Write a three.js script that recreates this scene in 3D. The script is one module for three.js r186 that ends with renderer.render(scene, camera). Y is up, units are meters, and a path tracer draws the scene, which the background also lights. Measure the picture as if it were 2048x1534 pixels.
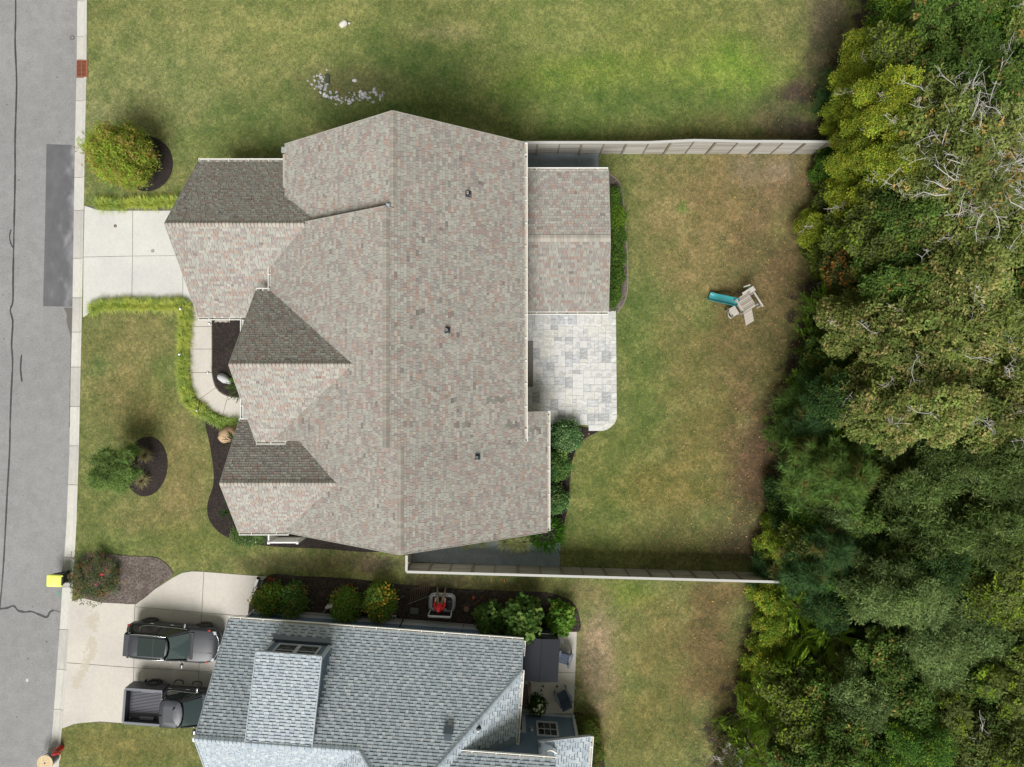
import * as THREE from 'three';
import { mergeGeometries, mergeVertices } from 'three/addons/utils/BufferGeometryUtils.js';
import { RoundedBoxGeometry } from 'three/addons/geometries/RoundedBoxGeometry.js';
import { MarchingCubes } from 'three/addons/objects/MarchingCubes.js';

// ---------------------------------------------------------------- camera, sky, sun, exposure
const CAM_H = 39.5, FOCAL = 1421;                 // metres above ground; focal length in pixels of a 2048 px wide picture
const scene = new THREE.Scene();
const camera = new THREE.PerspectiveCamera(2 * Math.atan(767 / FOCAL) * 180 / Math.PI, 1024 / 767, 0.5, 900);
camera.position.set(0, CAM_H, 0);
camera.up.set(0, 0, -1);
camera.lookAt(0, 0, 0);
scene.add(camera);

const renderer = new THREE.WebGLRenderer({ antialias: true });
renderer.setSize(1024, 767);
renderer.toneMapping = THREE.LinearToneMapping;
renderer.toneMappingExposure = 4.65;
renderer.shadowMap.enabled = true;

// ---------------------------------------------------------------- small maths
function rng(seed) { let a = seed >>> 0; return () => { a = (a + 0x6D2B79F5) | 0; let t = Math.imul(a ^ (a >>> 15), 1 | a); t = (t + Math.imul(t ^ (t >>> 7), 61 | t)) ^ t; return ((t ^ (t >>> 14)) >>> 0) / 4294967296; }; }
const hash2 = (x, y, s = 0) => { let h = Math.imul(x | 0, 374761393) ^ Math.imul(y | 0, 668265263) ^ Math.imul(s | 0, 2246822519); h = Math.imul(h ^ (h >>> 13), 1274126177); return ((h ^ (h >>> 16)) >>> 0) / 4294967296; };
function vnoise(x, y, s = 0) { const xi = Math.floor(x), yi = Math.floor(y), fx = x - xi, fy = y - yi, u = fx * fx * (3 - 2 * fx), v = fy * fy * (3 - 2 * fy); const a = hash2(xi, yi, s), b = hash2(xi + 1, yi, s), c = hash2(xi, yi + 1, s), d = hash2(xi + 1, yi + 1, s); return a + (b - a) * u + (c - a) * v + (a - b - c + d) * u * v; }
function fbm(x, y, o = 4, s = 0) { let t = 0, a = 0.5, n = 0; for (let i = 0; i < o; i++) { t += a * vnoise(x, y, s + i * 17); n += a; x *= 2.03; y *= 2.03; a *= 0.5; } return t / n; }
const clamp = (x, a = 0, b = 1) => Math.min(b, Math.max(a, x));
const sstep = (a, b, x) => { const t = clamp((x - a) / (b - a)); return t * t * (3 - 2 * t); };
const lin = (c) => { c /= 255; return c <= 0.04045 ? c / 12.92 : Math.pow((c + 0.055) / 1.055, 2.4); };
const srgb = (c) => { c = clamp(c); return c <= 0.0031308 ? c * 12.92 : 1.055 * Math.pow(c, 1 / 2.4) - 0.055; };
const GAIN = 1.56;                                 // how much brighter than its base colour a level surface looks in this daylight
const tone = (r, g, b) => new THREE.Color().setRGB(Math.min(0.85, lin(r) / GAIN), Math.min(0.85, lin(g) / GAIN), Math.min(0.85, lin(b) / GAIN));
// survey grid: 36 units to a metre on the ground, origin under the drone; h lifts the point along the sight line
const at = (px, py, h = 0) => { const d = (CAM_H - h) / FOCAL; return new THREE.Vector3((px - 1024) * d, h, (py - 767) * d); };
const gx = (px) => (px - 1024) / 35.975, gz = (py) => (py - 767) / 35.975;
// applies a matrix and keeps faces and normals agreeing when it mirrors
function place3(g, M) { g = g.index ? g.toNonIndexed() : g; g.applyMatrix4(M); if (M.determinant() < 0) for (const k of Object.keys(g.attributes)) { const a = g.attributes[k], n = a.itemSize; for (let i = 0; i < a.count; i += 3) for (let q = 0; q < n; q++) { const t = a.array[(i + 1) * n + q]; a.array[(i + 1) * n + q] = a.array[(i + 2) * n + q]; a.array[(i + 2) * n + q] = t; } } return g; }
const V3 = (x, y, z) => new THREE.Vector3(x, y, z);

// sky: thin, even high cloud
const SUN = new THREE.Vector3(-6, 52, 42).normalize().toArray();
{
  const w = 512, h = 256, data = new Float32Array(w * h * 4);
  for (let j = 0; j < h; j++) for (let i = 0; i < w; i++) {
    const el = (0.5 - (h - 1 - j + 0.5) / h) * -Math.PI, az = i / w * Math.PI * 2, k = (j * w + i) * 4;
    let c;
    if (el > 0) {
      const r = Math.cos(el) / (0.25 + Math.sin(el)), cx = Math.cos(az) * r * 3.2, cy = Math.sin(az) * r * 3.2;
      const n = sstep(0.36, 0.66, fbm(cx + 40, cy + 40, 5, 3));
      const base = [0.165, 0.188, 0.238], cloud = [0.256, 0.268, 0.305];
      const dir = [Math.cos(el) * Math.cos(az), Math.sin(el), Math.cos(el) * Math.sin(az)], ang = Math.acos(clamp(dir[0] * SUN[0] + dir[1] * SUN[1] + dir[2] * SUN[2], -1, 1));
      const veil = 0.46 * Math.exp(-Math.pow(ang / 0.78, 2));          // the broad bright veil of thin cloud round the sun
      c = base.map((b, q) => b + (cloud[q] - b) * n + veil * [1, 1.01, 1.05][q]);
    } else c = [0.07, 0.072, 0.06];
    data[k] = c[0]; data[k + 1] = c[1]; data[k + 2] = c[2]; data[k + 3] = 1;
  }
  const sky = new THREE.DataTexture(data, w, h, THREE.RGBAFormat, THREE.FloatType);
  sky.mapping = THREE.EquirectangularReflectionMapping; sky.magFilter = THREE.LinearFilter; sky.minFilter = THREE.LinearFilter; sky.needsUpdate = true;
  scene.background = sky; scene.environment = sky;
}
const sun = new THREE.DirectionalLight(0xfffdfa, 1.1);
sun.position.set(-6, 52, 42);
sun.target.position.set(0, 0, 0);
sun.castShadow = true; sun.shadow.radius = 60; sun.shadow.mapSize.set(4096, 4096);
Object.assign(sun.shadow.camera, { left: -45, right: 45, top: 40, bottom: -40, near: 1, far: 160 });
scene.add(sun, sun.target);

// ---------------------------------------------------------------- naming and building helpers
const taken = new Map();
function numbered(name) { const n = taken.get(name) ?? 0; taken.set(name, n + 1); return n ? `${name}_${String(n).padStart(3, '0')}` : name; }
function thing(name, label, category, pos = V3(0, 0, 0), turn = 0, group) {
  const o = new THREE.Group(); o.name = numbered(name); o.position.copy(pos); o.rotation.y = turn;
  o.userData = { label, category }; if (group) o.userData.group = group; scene.add(o); return o;
}
function mesh(name, geo, mat, parent) { const m = new THREE.Mesh(geo, mat); m.name = name; m.castShadow = m.receiveShadow = true; parent.add(m); return m; }
function solo(name, geo, mat, label, category, group) { const m = mesh(numbered(name), geo, mat, scene); m.userData = { label, category }; if (group) m.userData.group = group; return m; }
function struct(name, geo, mat, parent) { const m = mesh(parent ? name : numbered(name), geo, mat, parent ?? scene); if (!parent) m.userData.kind = 'structure'; return m; }
// geometry given in world coordinates, hung under a thing that is not turned
function wpart(name, geo, mat, t) { geo.translate(-t.position.x, -t.position.y, -t.position.z); return mesh(name, geo, mat, t); }
function copyOf(o, pos, turn, label, group) { const c = o.clone(); c.name = numbered(o.name.replace(/_\d{3}$/, '')); c.userData = { ...o.userData }; c.position.copy(pos); c.rotation.y = turn; if (label) c.userData.label = label; if (group) c.userData.group = group; scene.add(c); return c; }

const box = (w, h, d, x = 0, y = 0, z = 0) => new THREE.BoxGeometry(w, h, d).translate(x, y, z);
const rbox = (w, h, d, r = 0.02, x = 0, y = 0, z = 0, s = 2) => new RoundedBoxGeometry(w, h, d, s, r).translate(x, y, z);
const cyl = (r1, r2, h, x = 0, y = 0, z = 0, n = 16) => new THREE.CylinderGeometry(r1, r2, h, n).translate(x, y, z);
function flat(g) { return g.index ? g.toNonIndexed() : g; }
function merge(list) { return mergeGeometries(list.map((g) => { g = flat(g); for (const k of Object.keys(g.attributes)) if (!['position', 'normal', 'uv'].includes(k)) g.deleteAttribute(k); if (!g.attributes.uv) g.setAttribute('uv', new THREE.BufferAttribute(new Float32Array(g.attributes.position.count * 2), 2)); return g; })); }
// a beam of rectangular section between two points
function beam(a, b, w, h, up = V3(0, 1, 0)) {
  const d = b.clone().sub(a), L = d.length(); d.normalize();
  const s = new THREE.Vector3().crossVectors(up, d); if (s.lengthSq() < 1e-6) s.set(1, 0, 0); s.normalize();
  const u = new THREE.Vector3().crossVectors(d, s);
  const m = new THREE.Matrix4().makeBasis(s, u, d).setPosition(a.clone().add(b).multiplyScalar(0.5));
  return new THREE.BoxGeometry(w, h, L).applyMatrix4(m);
}
function rod(a, b, r1, r2 = r1, n = 8) {
  const d = b.clone().sub(a), L = d.length();
  const q = new THREE.Quaternion().setFromUnitVectors(V3(0, 1, 0), d.clone().normalize());
  return new THREE.CylinderGeometry(r2, r1, L, n, 1).applyQuaternion(q).translate((a.x + b.x) / 2, (a.y + b.y) / 2, (a.z + b.z) / 2);
}
const pipe = (pts, r, n = 24, k = 8, closed = false) => new THREE.TubeGeometry(new THREE.CatmullRomCurve3(pts, closed), n, r, k, closed);
// a flat plate with the outline pts [[x, z] ...] (metres), top at y, thickness t; uv in metres
function plate(pts, y, t = 0.0, bevel = 0) {
  const s = new THREE.Shape(pts.map(([x, z]) => new THREE.Vector2(x, -z)));
  let g;
  if (t > 0) {
    g = new THREE.ExtrudeGeometry(s, { depth: t - 2 * bevel, bevelEnabled: bevel > 0, bevelThickness: bevel, bevelSize: bevel, bevelOffset: -bevel, bevelSegments: 1, steps: 1 });
    g.translate(0, 0, -t + bevel);
  } else g = new THREE.ShapeGeometry(s);
  g.rotateX(-Math.PI / 2); g.translate(0, y, 0);
  const p = g.attributes.position, uv = g.attributes.uv;
  for (let i = 0; i < p.count; i++) uv.setXY(i, p.getX(i), p.getZ(i));
  return g;
}
const grid = (pts) => pts.map(([a, b]) => [gx(a), gz(b)]);
// smooth closed outline through survey points
function smooth(pts, n = 8, closed = true) {
  const c = new THREE.CatmullRomCurve3(pts.map(([x, z]) => V3(x, 0, z)), closed, 'centripetal');
  return c.getPoints(pts.length * n).slice(0, closed ? -1 : undefined).map((p) => [p.x, p.z]);
}

// ---------------------------------------------------------------- textures and materials
function tex(w, h, fn, color = true, rep = [1, 1]) {
  const d = new Uint8Array(w * h * 4);
  for (let j = 0; j < h; j++) for (let i = 0; i < w; i++) { const c = fn(i, j, w, h), k = (j * w + i) * 4; d[k] = c[0]; d[k + 1] = c[1]; d[k + 2] = c[2]; d[k + 3] = 255; }
  const t = new THREE.DataTexture(d, w, h, THREE.RGBAFormat); t.wrapS = t.wrapT = THREE.RepeatWrapping; t.repeat.set(...rep);
  t.magFilter = THREE.LinearFilter; t.minFilter = THREE.LinearMipmapLinearFilter; t.generateMipmaps = true; t.needsUpdate = true; if (color) t.colorSpace = THREE.SRGBColorSpace; return t;
}
const enc = (r, g, b) => [Math.round(255 * srgb(r)), Math.round(255 * srgb(g)), Math.round(255 * srgb(b))];
// picture colour (0..255) to a texel holding the base colour
const texel = (r, g, b) => enc(Math.min(0.85, lin(clamp(r, 0, 255)) / GAIN), Math.min(0.85, lin(clamp(g, 0, 255)) / GAIN), Math.min(0.85, lin(clamp(b, 0, 255)) / GAIN));
// tileable noise on a torus of n cells
function tnoise(x, y, n, s) { const xi = Math.floor(x), yi = Math.floor(y), fx = x - xi, fy = y - yi, u = fx * fx * (3 - 2 * fx), v = fy * fy * (3 - 2 * fy), w = (q) => ((q % n) + n) % n; const a = hash2(w(xi), w(yi), s), b = hash2(w(xi + 1), w(yi), s), c = hash2(w(xi), w(yi + 1), s), d = hash2(w(xi + 1), w(yi + 1), s); return a + (b - a) * u + (c - a) * v + (a - b - c + d) * u * v; }
function tfbm(u, v, n, o, s) { let t = 0, a = 0.5, k = 0; for (let i = 0; i < o; i++) { t += a * tnoise(u * n, v * n, n, s + i); k += a; n *= 2; a *= 0.5; } return t / k; }
const mat = (c, rough = 0.8, extra = {}) => new THREE.MeshStandardMaterial({ color: c, roughness: rough, metalness: 0, ...extra });
const phys = (c, rough, extra = {}) => new THREE.MeshPhysicalMaterial({ color: c, roughness: rough, ...extra });
function grainTex(cols, cells, w, seed, scale, speck) {   // a granular material: cols = picture colours, tile of `scale` metres
  const t = tex(w, w, (i, j) => {
    const u = i / w, v = j / w, a = tfbm(u, v, 6, 4, seed), b = tnoise(u * cells, v * cells, cells, seed + 50), c = hash2(i, j, seed + 9);
    let k = clamp(0.25 * a + 0.45 * b + 0.3 * c) * (cols.length - 1) * 1.15 - 0.1; k = clamp(k, 0, cols.length - 1.001);
    const q = Math.floor(k), f = k - q, A = cols[q], B = cols[q + 1]; let r = [0, 1, 2].map((z) => A[z] + (B[z] - A[z]) * f);
    if (speck && hash2(i >> 1, j >> 1, seed + 31) > 1 - speck[1]) r = speck[0];
    return texel(...r);
  }, true, [1 / scale, 1 / scale]);
  return t;
}
function bumpTex(cells, w, seed, scale) { return tex(w, w, (i, j) => { const k = 255 * clamp(0.6 * tnoise(i / w * cells, j / w * cells, cells, seed) + 0.4 * hash2(i, j, seed)); return [k, k, k]; }, false, [1 / scale, 1 / scale]); }

// ================================================================ ground
const OUT = 60;                                    // how far streets and lawns run on outside the picture
const roadEdge = [[156, -900], [153, 0], [151, 150], [148, 290], [146, 410], [143, 610], [139, 760], [137, 900], [131, 1050], [125, 1140], [118, 1250], [109, 1380], [97, 1534], [20, 2200]];
const lawnEdge = [[177, -900], [174, 0], [173, 150], [170, 290], [168, 410], [164, 630], [161, 760], [158, 900], [153, 1050], [148, 1140], [141, 1250], [130, 1380], [118, 1534], [42, 2200]];
const edgeX = (line, py) => { for (let i = 1; i < line.length; i++) if (py <= line[i][1]) { const [x0, y0] = line[i - 1], [x1, y1] = line[i]; return x0 + (x1 - x0) * (py - y0) / (y1 - y0); } return line.at(-1)[0]; };
const ROAD_Y = -0.09;

// the lawn's own colours: worn, straw, lush and bare places, each with a grainy outline
// [x, y, radius x, radius y, r, g, b, strength]
const patches = [
  [430, 80, 260, 110, 142, 146, 86, 1], [300, 190, 160, 120, 138, 146, 88, .9], [620, 60, 200, 70, 140, 146, 80, .8], [850, 120, 160, 70, 98, 118, 56, 1], [900, 65, 80, 22, 168, 158, 112, .9], [780, 200, 220, 60, 96, 116, 54, .9],
  [1150, 60, 260, 90, 136, 146, 78, .9], [1400, 90, 220, 100, 128, 138, 66, .9], [1150, 150, 180, 45, 116, 142, 48, .8], [1480, 140, 130, 60, 128, 158, 54, .9], [1300, 220, 320, 60, 100, 122, 52, .9], [700, 170, 110, 40, 112, 104, 70, .7],
  [1570, 60, 70, 90, 132, 132, 78, .8], [1655, 60, 40, 90, 104, 92, 74, 1], [1600, 185, 60, 26, 74, 62, 52, 1.1], [1560, 240, 70, 40, 96, 92, 62, .9], [1640, 130, 40, 60, 88, 84, 56, 1], [1600, 260, 60, 26, 82, 70, 58, 1],
  [500, 250, 90, 60, 96, 116, 56, .8], [240, 240, 80, 60, 140, 142, 94, .7], [210, 380, 60, 50, 122, 134, 72, .8], [420, 290, 80, 60, 116, 130, 66, .7],
  [265, 730, 95, 120, 138, 132, 80, 1], [200, 735, 24, 24, 92, 116, 58, .8], [300, 790, 60, 50, 122, 126, 66, .8], [330, 740, 28, 30, 106, 124, 60, .8], [240, 800, 70, 50, 140, 128, 80, .7],
  [360, 960, 55, 130, 144, 132, 82, 1], [290, 1050, 90, 60, 134, 128, 78, .8], [200, 1020, 40, 80, 112, 122, 62, .8], [400, 1085, 120, 40, 118, 126, 62, .9], [240, 1085, 70, 28, 104, 122, 58, .9],
  [620, 1125, 160, 22, 100, 94, 58, .9], [760, 1125, 70, 18, 96, 84, 66, 1], [690, 1118, 50, 14, 100, 96, 58, .7], [870, 1165, 90, 16, 82, 72, 54, .9], [1050, 1172, 120, 16, 98, 96, 52, .9],
  [1330, 400, 110, 150, 146, 134, 86, 1], [1480, 400, 130, 140, 138, 122, 78, 1.1], [1560, 370, 70, 80, 130, 112, 78, 1], [1500, 340, 40, 40, 156, 138, 112, .8], [1560, 340, 36, 24, 158, 142, 116, .8], [1400, 520, 90, 80, 144, 128, 82, .9], [1545, 560, 90, 110, 122, 104, 68, 1.1],
  [1270, 640, 50, 120, 104, 122, 58, .9], [1290, 800, 60, 130, 108, 124, 58, .9], [1400, 720, 90, 110, 130, 122, 70, 1], [1250, 420, 34, 180, 120, 126, 68, .8], [1365, 415, 14, 10, 104, 138, 56, 1.1],
  [1500, 720, 80, 130, 116, 104, 62, 1.1], [1420, 900, 110, 120, 126, 118, 64, 1], [1510, 930, 60, 130, 104, 82, 58, 1.1], [1220, 960, 90, 120, 116, 124, 60, 1], [1330, 980, 100, 70, 128, 120, 62, .9], [1200, 1060, 90, 50, 108, 118, 56, .9], [1380, 1080, 120, 60, 104, 102, 54, .9], [1480, 1080, 60, 50, 92, 78, 54, 1],
  [1260, 1190, 60, 26, 116, 132, 52, 1], [1200, 1290, 42, 90, 170, 150, 118, 1.1], [1210, 1400, 36, 90, 158, 138, 106, 1], [1330, 1300, 90, 110, 132, 122, 70, 1], [1290, 1450, 90, 90, 122, 118, 62, 1], [1420, 1300, 60, 140, 118, 100, 62, 1.1], [1180, 1190, 40, 22, 140, 128, 86, .8], [1440, 1190, 50, 30, 112, 96, 58, 1], [1180, 1360, 26, 70, 150, 132, 104, .8],
  [220, 1490, 120, 40, 128, 124, 66, 1], [330, 1510, 60, 30, 122, 118, 62, .8], [190, 560, 60, 26, 120, 128, 68, .5],
];
const woodEdge = [[1760, -200], [1735, 0], [1690, 120], [1655, 200], [1640, 290], [1632, 400], [1628, 480], [1610, 560], [1595, 680], [1575, 760], [1552, 850], [1548, 950], [1540, 1020], [1520, 1100], [1512, 1180], [1500, 1260], [1478, 1380], [1430, 1450], [1405, 1534], [1330, 1800]];
{
  const W = 2048, Hh = 1536;
  const cw = 256, ch = 192, ctl = new Float32Array(cw * ch * 3);
  for (let j = 0; j < ch; j++) for (let i = 0; i < cw; i++) {
    const px = (i + 0.5) / cw * 2160 - 56, py = (j + 0.5) / ch * 1620 - 43;
    let c = [124, 130, 72];
    for (const [x, y, rx, ry, r, g, b, s] of patches) {
      const dx = (px - x) / rx, dy = (py - y) / ry, d = dx * dx + dy * dy; if (d > 3) continue;
      const w = s * sstep(1.5, 0.25, Math.sqrt(d) + 0.9 * (fbm(px / 38, py / 38, 3, 5) - 0.5)) * 0.85;
      c = [c[0] + (r - c[0]) * Math.min(1, w), c[1] + (g - c[1]) * Math.min(1, w), c[2] + (b - c[2]) * Math.min(1, w)];
    }
    ctl.set(c, (j * cw + i) * 3);
  }
  const ctlAt = (u, v, z) => { const x = clamp(u * cw - 0.5, 0, cw - 1.001), y = clamp(v * ch - 0.5, 0, ch - 1.001), xi = x | 0, yi = y | 0, fx = x - xi, fy = y - yi, g = (a, b) => ctl[(Math.min(ch - 1, b) * cw + Math.min(cw - 1, a)) * 3 + z]; return (g(xi, yi) * (1 - fx) + g(xi + 1, yi) * fx) * (1 - fy) + (g(xi, yi + 1) * (1 - fx) + g(xi + 1, yi + 1) * fx) * fy; };
  const lawnTex = tex(W, Hh, (i, j) => {
    const u = (i + 0.5) / W, v = (j + 0.5) / Hh, px = u * 2160 - 56, py = v * 1620 - 43;
    const warp = (fbm(px / 9, py / 9, 2, 77) - 0.5) * 0.012;
    let r = ctlAt(u + warp, v - warp, 0), g = ctlAt(u + warp, v - warp, 1), b = ctlAt(u + warp, v - warp, 2);
    const m = fbm(px / 24, py / 24, 3, 11) - 0.5, f = fbm(px / 5, py / 5, 2, 21) - 0.5, n = hash2(i, j, 4) - 0.5, n2 = hash2(i >> 1, j >> 1, 8) - 0.5;
    const straw = sstep(0.08, 0.3, m + 0.7 * f), lush = sstep(0.08, 0.28, -m - 0.5 * f);
    r += straw * 13 - lush * 11; g += straw * 7 - lush * 4; b += straw * 9 - lush * 8;
    const k = 1.06 + 0.24 * n + 0.26 * n2 + 0.22 * f + 0.16 * m;
    r *= k; g *= k; b *= k;
    // bare, litter-strewn soil where the wood begins
    const e = edgeX(woodEdge, py) - px + (fbm(px / 16, py / 16, 4, 91) - 0.5) * 95 + n * 14;
    if (e < 22) { const q = sstep(22, -14, e), s = 0.75 + 0.5 * n + 0.5 * (fbm(px / 3, py / 3, 2, 33) - 0.2); r += (80 * s - r) * q; g += (69 * s - g) * q; b += (53 * s - b) * q; }
    return texel(r, g, b);
  });
  lawnTex.wrapS = lawnTex.wrapT = THREE.ClampToEdgeWrapping; lawnTex.flipY = false;
  const lawnMat = mat(0xffffff, 0.95, { map: lawnTex, bumpMap: bumpTex(160, 512, 3, 2.2), bumpScale: 0.03 });
  lawnMat.bumpMap.channel = 1;
  const poly = [];
  for (let py = -43; py <= 1577; py += 27) poly.push([gx(edgeX(lawnEdge, py)), gz(py)]);
  poly.push([gx(2104), gz(1577)], [gx(2104), gz(-43)]);
  const g = plate(poly, 0);
  const p = g.attributes.position, uv = g.attributes.uv, uv1 = new Float32Array(p.count * 2);
  for (let i = 0; i < p.count; i++) { const X = p.getX(i), Z = p.getZ(i); uv1[2 * i] = X; uv1[2 * i + 1] = Z; uv.setXY(i, (X * 35.975 + 1024 + 56) / 2160, (Z * 35.975 + 767 + 43) / 1620); }
  g.setAttribute('uv1', new THREE.BufferAttribute(uv1, 2));
  struct('lawn', g, lawnMat);
  const far = grainTex([[96, 104, 54], [118, 124, 68], [136, 134, 80]], 96, 512, 61, 6);
  struct('ground', plate([[-450, -450], [450, -450], [450, 450], [-450, 450]], -0.16), mat(0xffffff, 0.95, { map: far }));
}
// ---------------------------------------------------------------- street
{
  const asph = tex(1024, 1024, (i, j) => {
    const u = i / 1024, v = j / 1024, a = tfbm(u, v, 3, 4, 12), b = tfbm(u, v, 40, 2, 22), n = hash2(i, j, 6), n2 = hash2(i >> 1, j >> 1, 16);
    const k = 163 + 16 * (a - 0.5) + 14 * (b - 0.5) + 34 * (n - 0.5) + 22 * (n2 - 0.5); return texel(k + 1, k, k + 1);
  }, true, [1 / 14, 1 / 14]);
  const road = [];
  for (let py = -860; py <= 2160; py += 60) road.push([gx(edgeX(roadEdge, py)), gz(py)]);
  road.push([-62, gz(2160)], [-62, gz(-860)]);
  struct('road', plate(road, ROAD_Y), mat(0xffffff, 0.9, { map: asph, bumpMap: bumpTex(200, 512, 8, 2), bumpScale: 0.008 }));
  const patchTex = tex(512, 512, (i, j) => {
    const u = i / 512, v = j / 512, a = fbm(u * 5, v * 16, 4, 40), n = hash2(i, j, 3), wash = sstep(0.45, 0.95, fbm(u * 4 + 9, v * 12, 5, 71) * 0.72 + u * u * 0.34);
    const k = 112 + 22 * (a - 0.5) + 12 * (n - 0.5) + wash * 60; return texel(k + 1, k, k + 5);
  });
  const pg = plate(grid([[91, 287], [147, 289], [146, 410], [143, 613], [84, 612], [88, 450]]), ROAD_Y + 0.004);
  { const p = pg.attributes.position, uv = pg.attributes.uv; for (let i = 0; i < p.count; i++) uv.setXY(i, (p.getX(i) * 35.975 + 1024 - 84) / 63, (p.getZ(i) * 35.975 + 767 - 287) / 326); }
  struct('road_patch', pg, mat(0xffffff, 0.75, { map: patchTex }));
  // broken edge below the patch and along the kerb
  const r = rng(5), worn = [];
  for (let k = 0; k <= 30; k++) worn.push([edgeX(roadEdge, 615 + k * 8) - (k < 8 ? (8 - k) * (1.5 + 0.8 * r()) : 0) - 0.5 - r() * 1.4, 615 + k * 8]);
  const edgeBack = worn.map(([, y]) => [edgeX(roadEdge, y) + 0.3, y]).reverse();
  struct('road_edge', plate(grid([...worn, ...edgeBack]), ROAD_Y + 0.006), mat(tone(122, 118, 114), 0.95));
  // crack sealant: ribbons of uneven width
  const tar = mat(tone(74, 72, 74), 0.6);
  const ribbon = (pts, w, seed) => {
    const c = new THREE.CatmullRomCurve3(pts.map(([x, y]) => V3(gx(x), 0, gz(y))), false, 'centripetal'), n = pts.length * 14, P = c.getPoints(n), pos = [], rr = rng(seed), L = [], R = [];
    for (let i = 0; i <= n; i++) { const a = P[Math.max(0, i - 1)], b = P[Math.min(n, i + 1)], d = b.clone().sub(a).normalize(), s = V3(-d.z, 0, d.x), ww = w * (0.62 + 0.5 * vnoise(i / 5, seed) + 0.25 * rr()) * Math.min(1, (i + 0.4) / 3, (n - i + 0.4) / 3); L.push(P[i].clone().addScaledVector(s, ww / 2)); R.push(P[i].clone().addScaledVector(s, -ww / 2)); }
    for (let i = 0; i < n; i++) pos.push(L[i], R[i], L[i + 1], R[i], R[i + 1], L[i + 1]);
    const g = new THREE.BufferGeometry(); g.setAttribute('position', new THREE.BufferAttribute(new Float32Array(pos.flatMap((p) => [p.x, ROAD_Y + 0.008, p.z])), 3)); g.computeVertexNormals(); return g;
  };
  struct('crack_seal', ribbon([[29, -60], [29, 40], [28, 80], [31, 160], [30, 210], [28, 280], [28, 350], [26, 450], [24, 550], [23, 605], [18.5, 620], [23, 640], [21, 690], [23, 720], [20, 790], [18, 850], [17, 900], [12, 990], [9, 1050], [4, 1140], [-4, 1230]], 0.085, 1), tar);
  struct('crack_seal', ribbon([[24, 495], [19, 485], [17, 472], [20, 458]], 0.07, 2), tar);
  struct('crack_seal', ribbon([[41, 708], [39, 735], [40, 750], [42, 764]], 0.08, 3), tar);
  struct('crack_seal', ribbon([[-6, 1219], [12, 1217], [25, 1213], [34, 1222], [48, 1225], [60, 1224], [76, 1230], [92, 1235], [98, 1225], [106, 1221]], 0.10, 4), tar);
  struct('crack_seal', ribbon([[106, 1221], [112, 1223], [119, 1225]], 0.03, 6), tar);
  const spotM = mat(tone(120, 118, 118), 0.95), spots = [];
  for (let k = 0; k < 46; k++) { const y = r() * 1500, x = r() * (edgeX(roadEdge, y) - 8); spots.push(new THREE.CircleGeometry(0.02 + 0.05 * r() * r(), 7).rotateX(-Math.PI / 2).translate(gx(x), ROAD_Y + 0.007, gz(y))); }
  struct('road_stain', merge(spots), spotM);
  struct('road_marking', plate(grid([[113, 1184], [117, 1183], [119, 1188], [116, 1194], [112, 1194]]), ROAD_Y + 0.009), mat(tone(120, 170, 150), 0.8));
  struct('road_marking', plate(smooth(grid([[50, 1360], [53, 1358], [55, 1362], [54, 1365], [50, 1364]]), 4), ROAD_Y + 0.009), mat(tone(225, 224, 222), 0.8));
  // water valve cover
  const vc = thing('valve_cover', 'small round grey valve cover in the asphalt beside the kerb', 'valve cover', V3(gx(142.5), ROAD_Y, gz(74)));
  mesh('ring', new THREE.TorusGeometry(0.11, 0.025, 8, 24).rotateX(Math.PI / 2).translate(0, 0.005, 0), mat(tone(120, 118, 116), 0.8), vc); mesh('lid', cyl(0.10, 0.10, 0.03, 0, 0.004, 0, 24), mat(tone(140, 138, 136), 0.7), vc);
  mesh('lifting_hole', cyl(0.022, 0.022, 0.012, 0.015, 0.02, 0, 10), mat(tone(215, 215, 215), 0.6), vc);
}
// ---------------------------------------------------------------- kerb in cast lengths
const concreteTex = (seed, r, g, b, k = 1, blot = []) => tex(512, 512, (i, j) => {
  const u = i / 512, v = j / 512, a = tfbm(u, v, 4, 5, seed) - 0.5, f = tfbm(u, v, 60, 2, seed + 7) - 0.5, n = hash2(i, j, seed) - 0.5;
  let q = 1 + k * (0.11 * a + 0.05 * f + 0.05 * n); return texel(r * q, g * q, b * (q - k * 0.03 * a));
}, true, [1 / 6, 1 / 6]);
const concrete = mat(0xffffff, 0.88, { map: concreteTex(3, 232, 230, 226), bumpMap: bumpTex(120, 256, 2, 1.2), bumpScale: 0.002 });
const concrete2 = mat(0xffffff, 0.88, { map: concreteTex(9, 226, 219, 210), bumpMap: concrete.bumpMap, bumpScale: 0.002 });
const kerbMats = [mat(0xffffff, 0.9, { map: concreteTex(21, 214, 210, 204, 1.5) }), mat(0xffffff, 0.9, { map: concreteTex(27, 226, 223, 217, 1.4) })];
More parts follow.
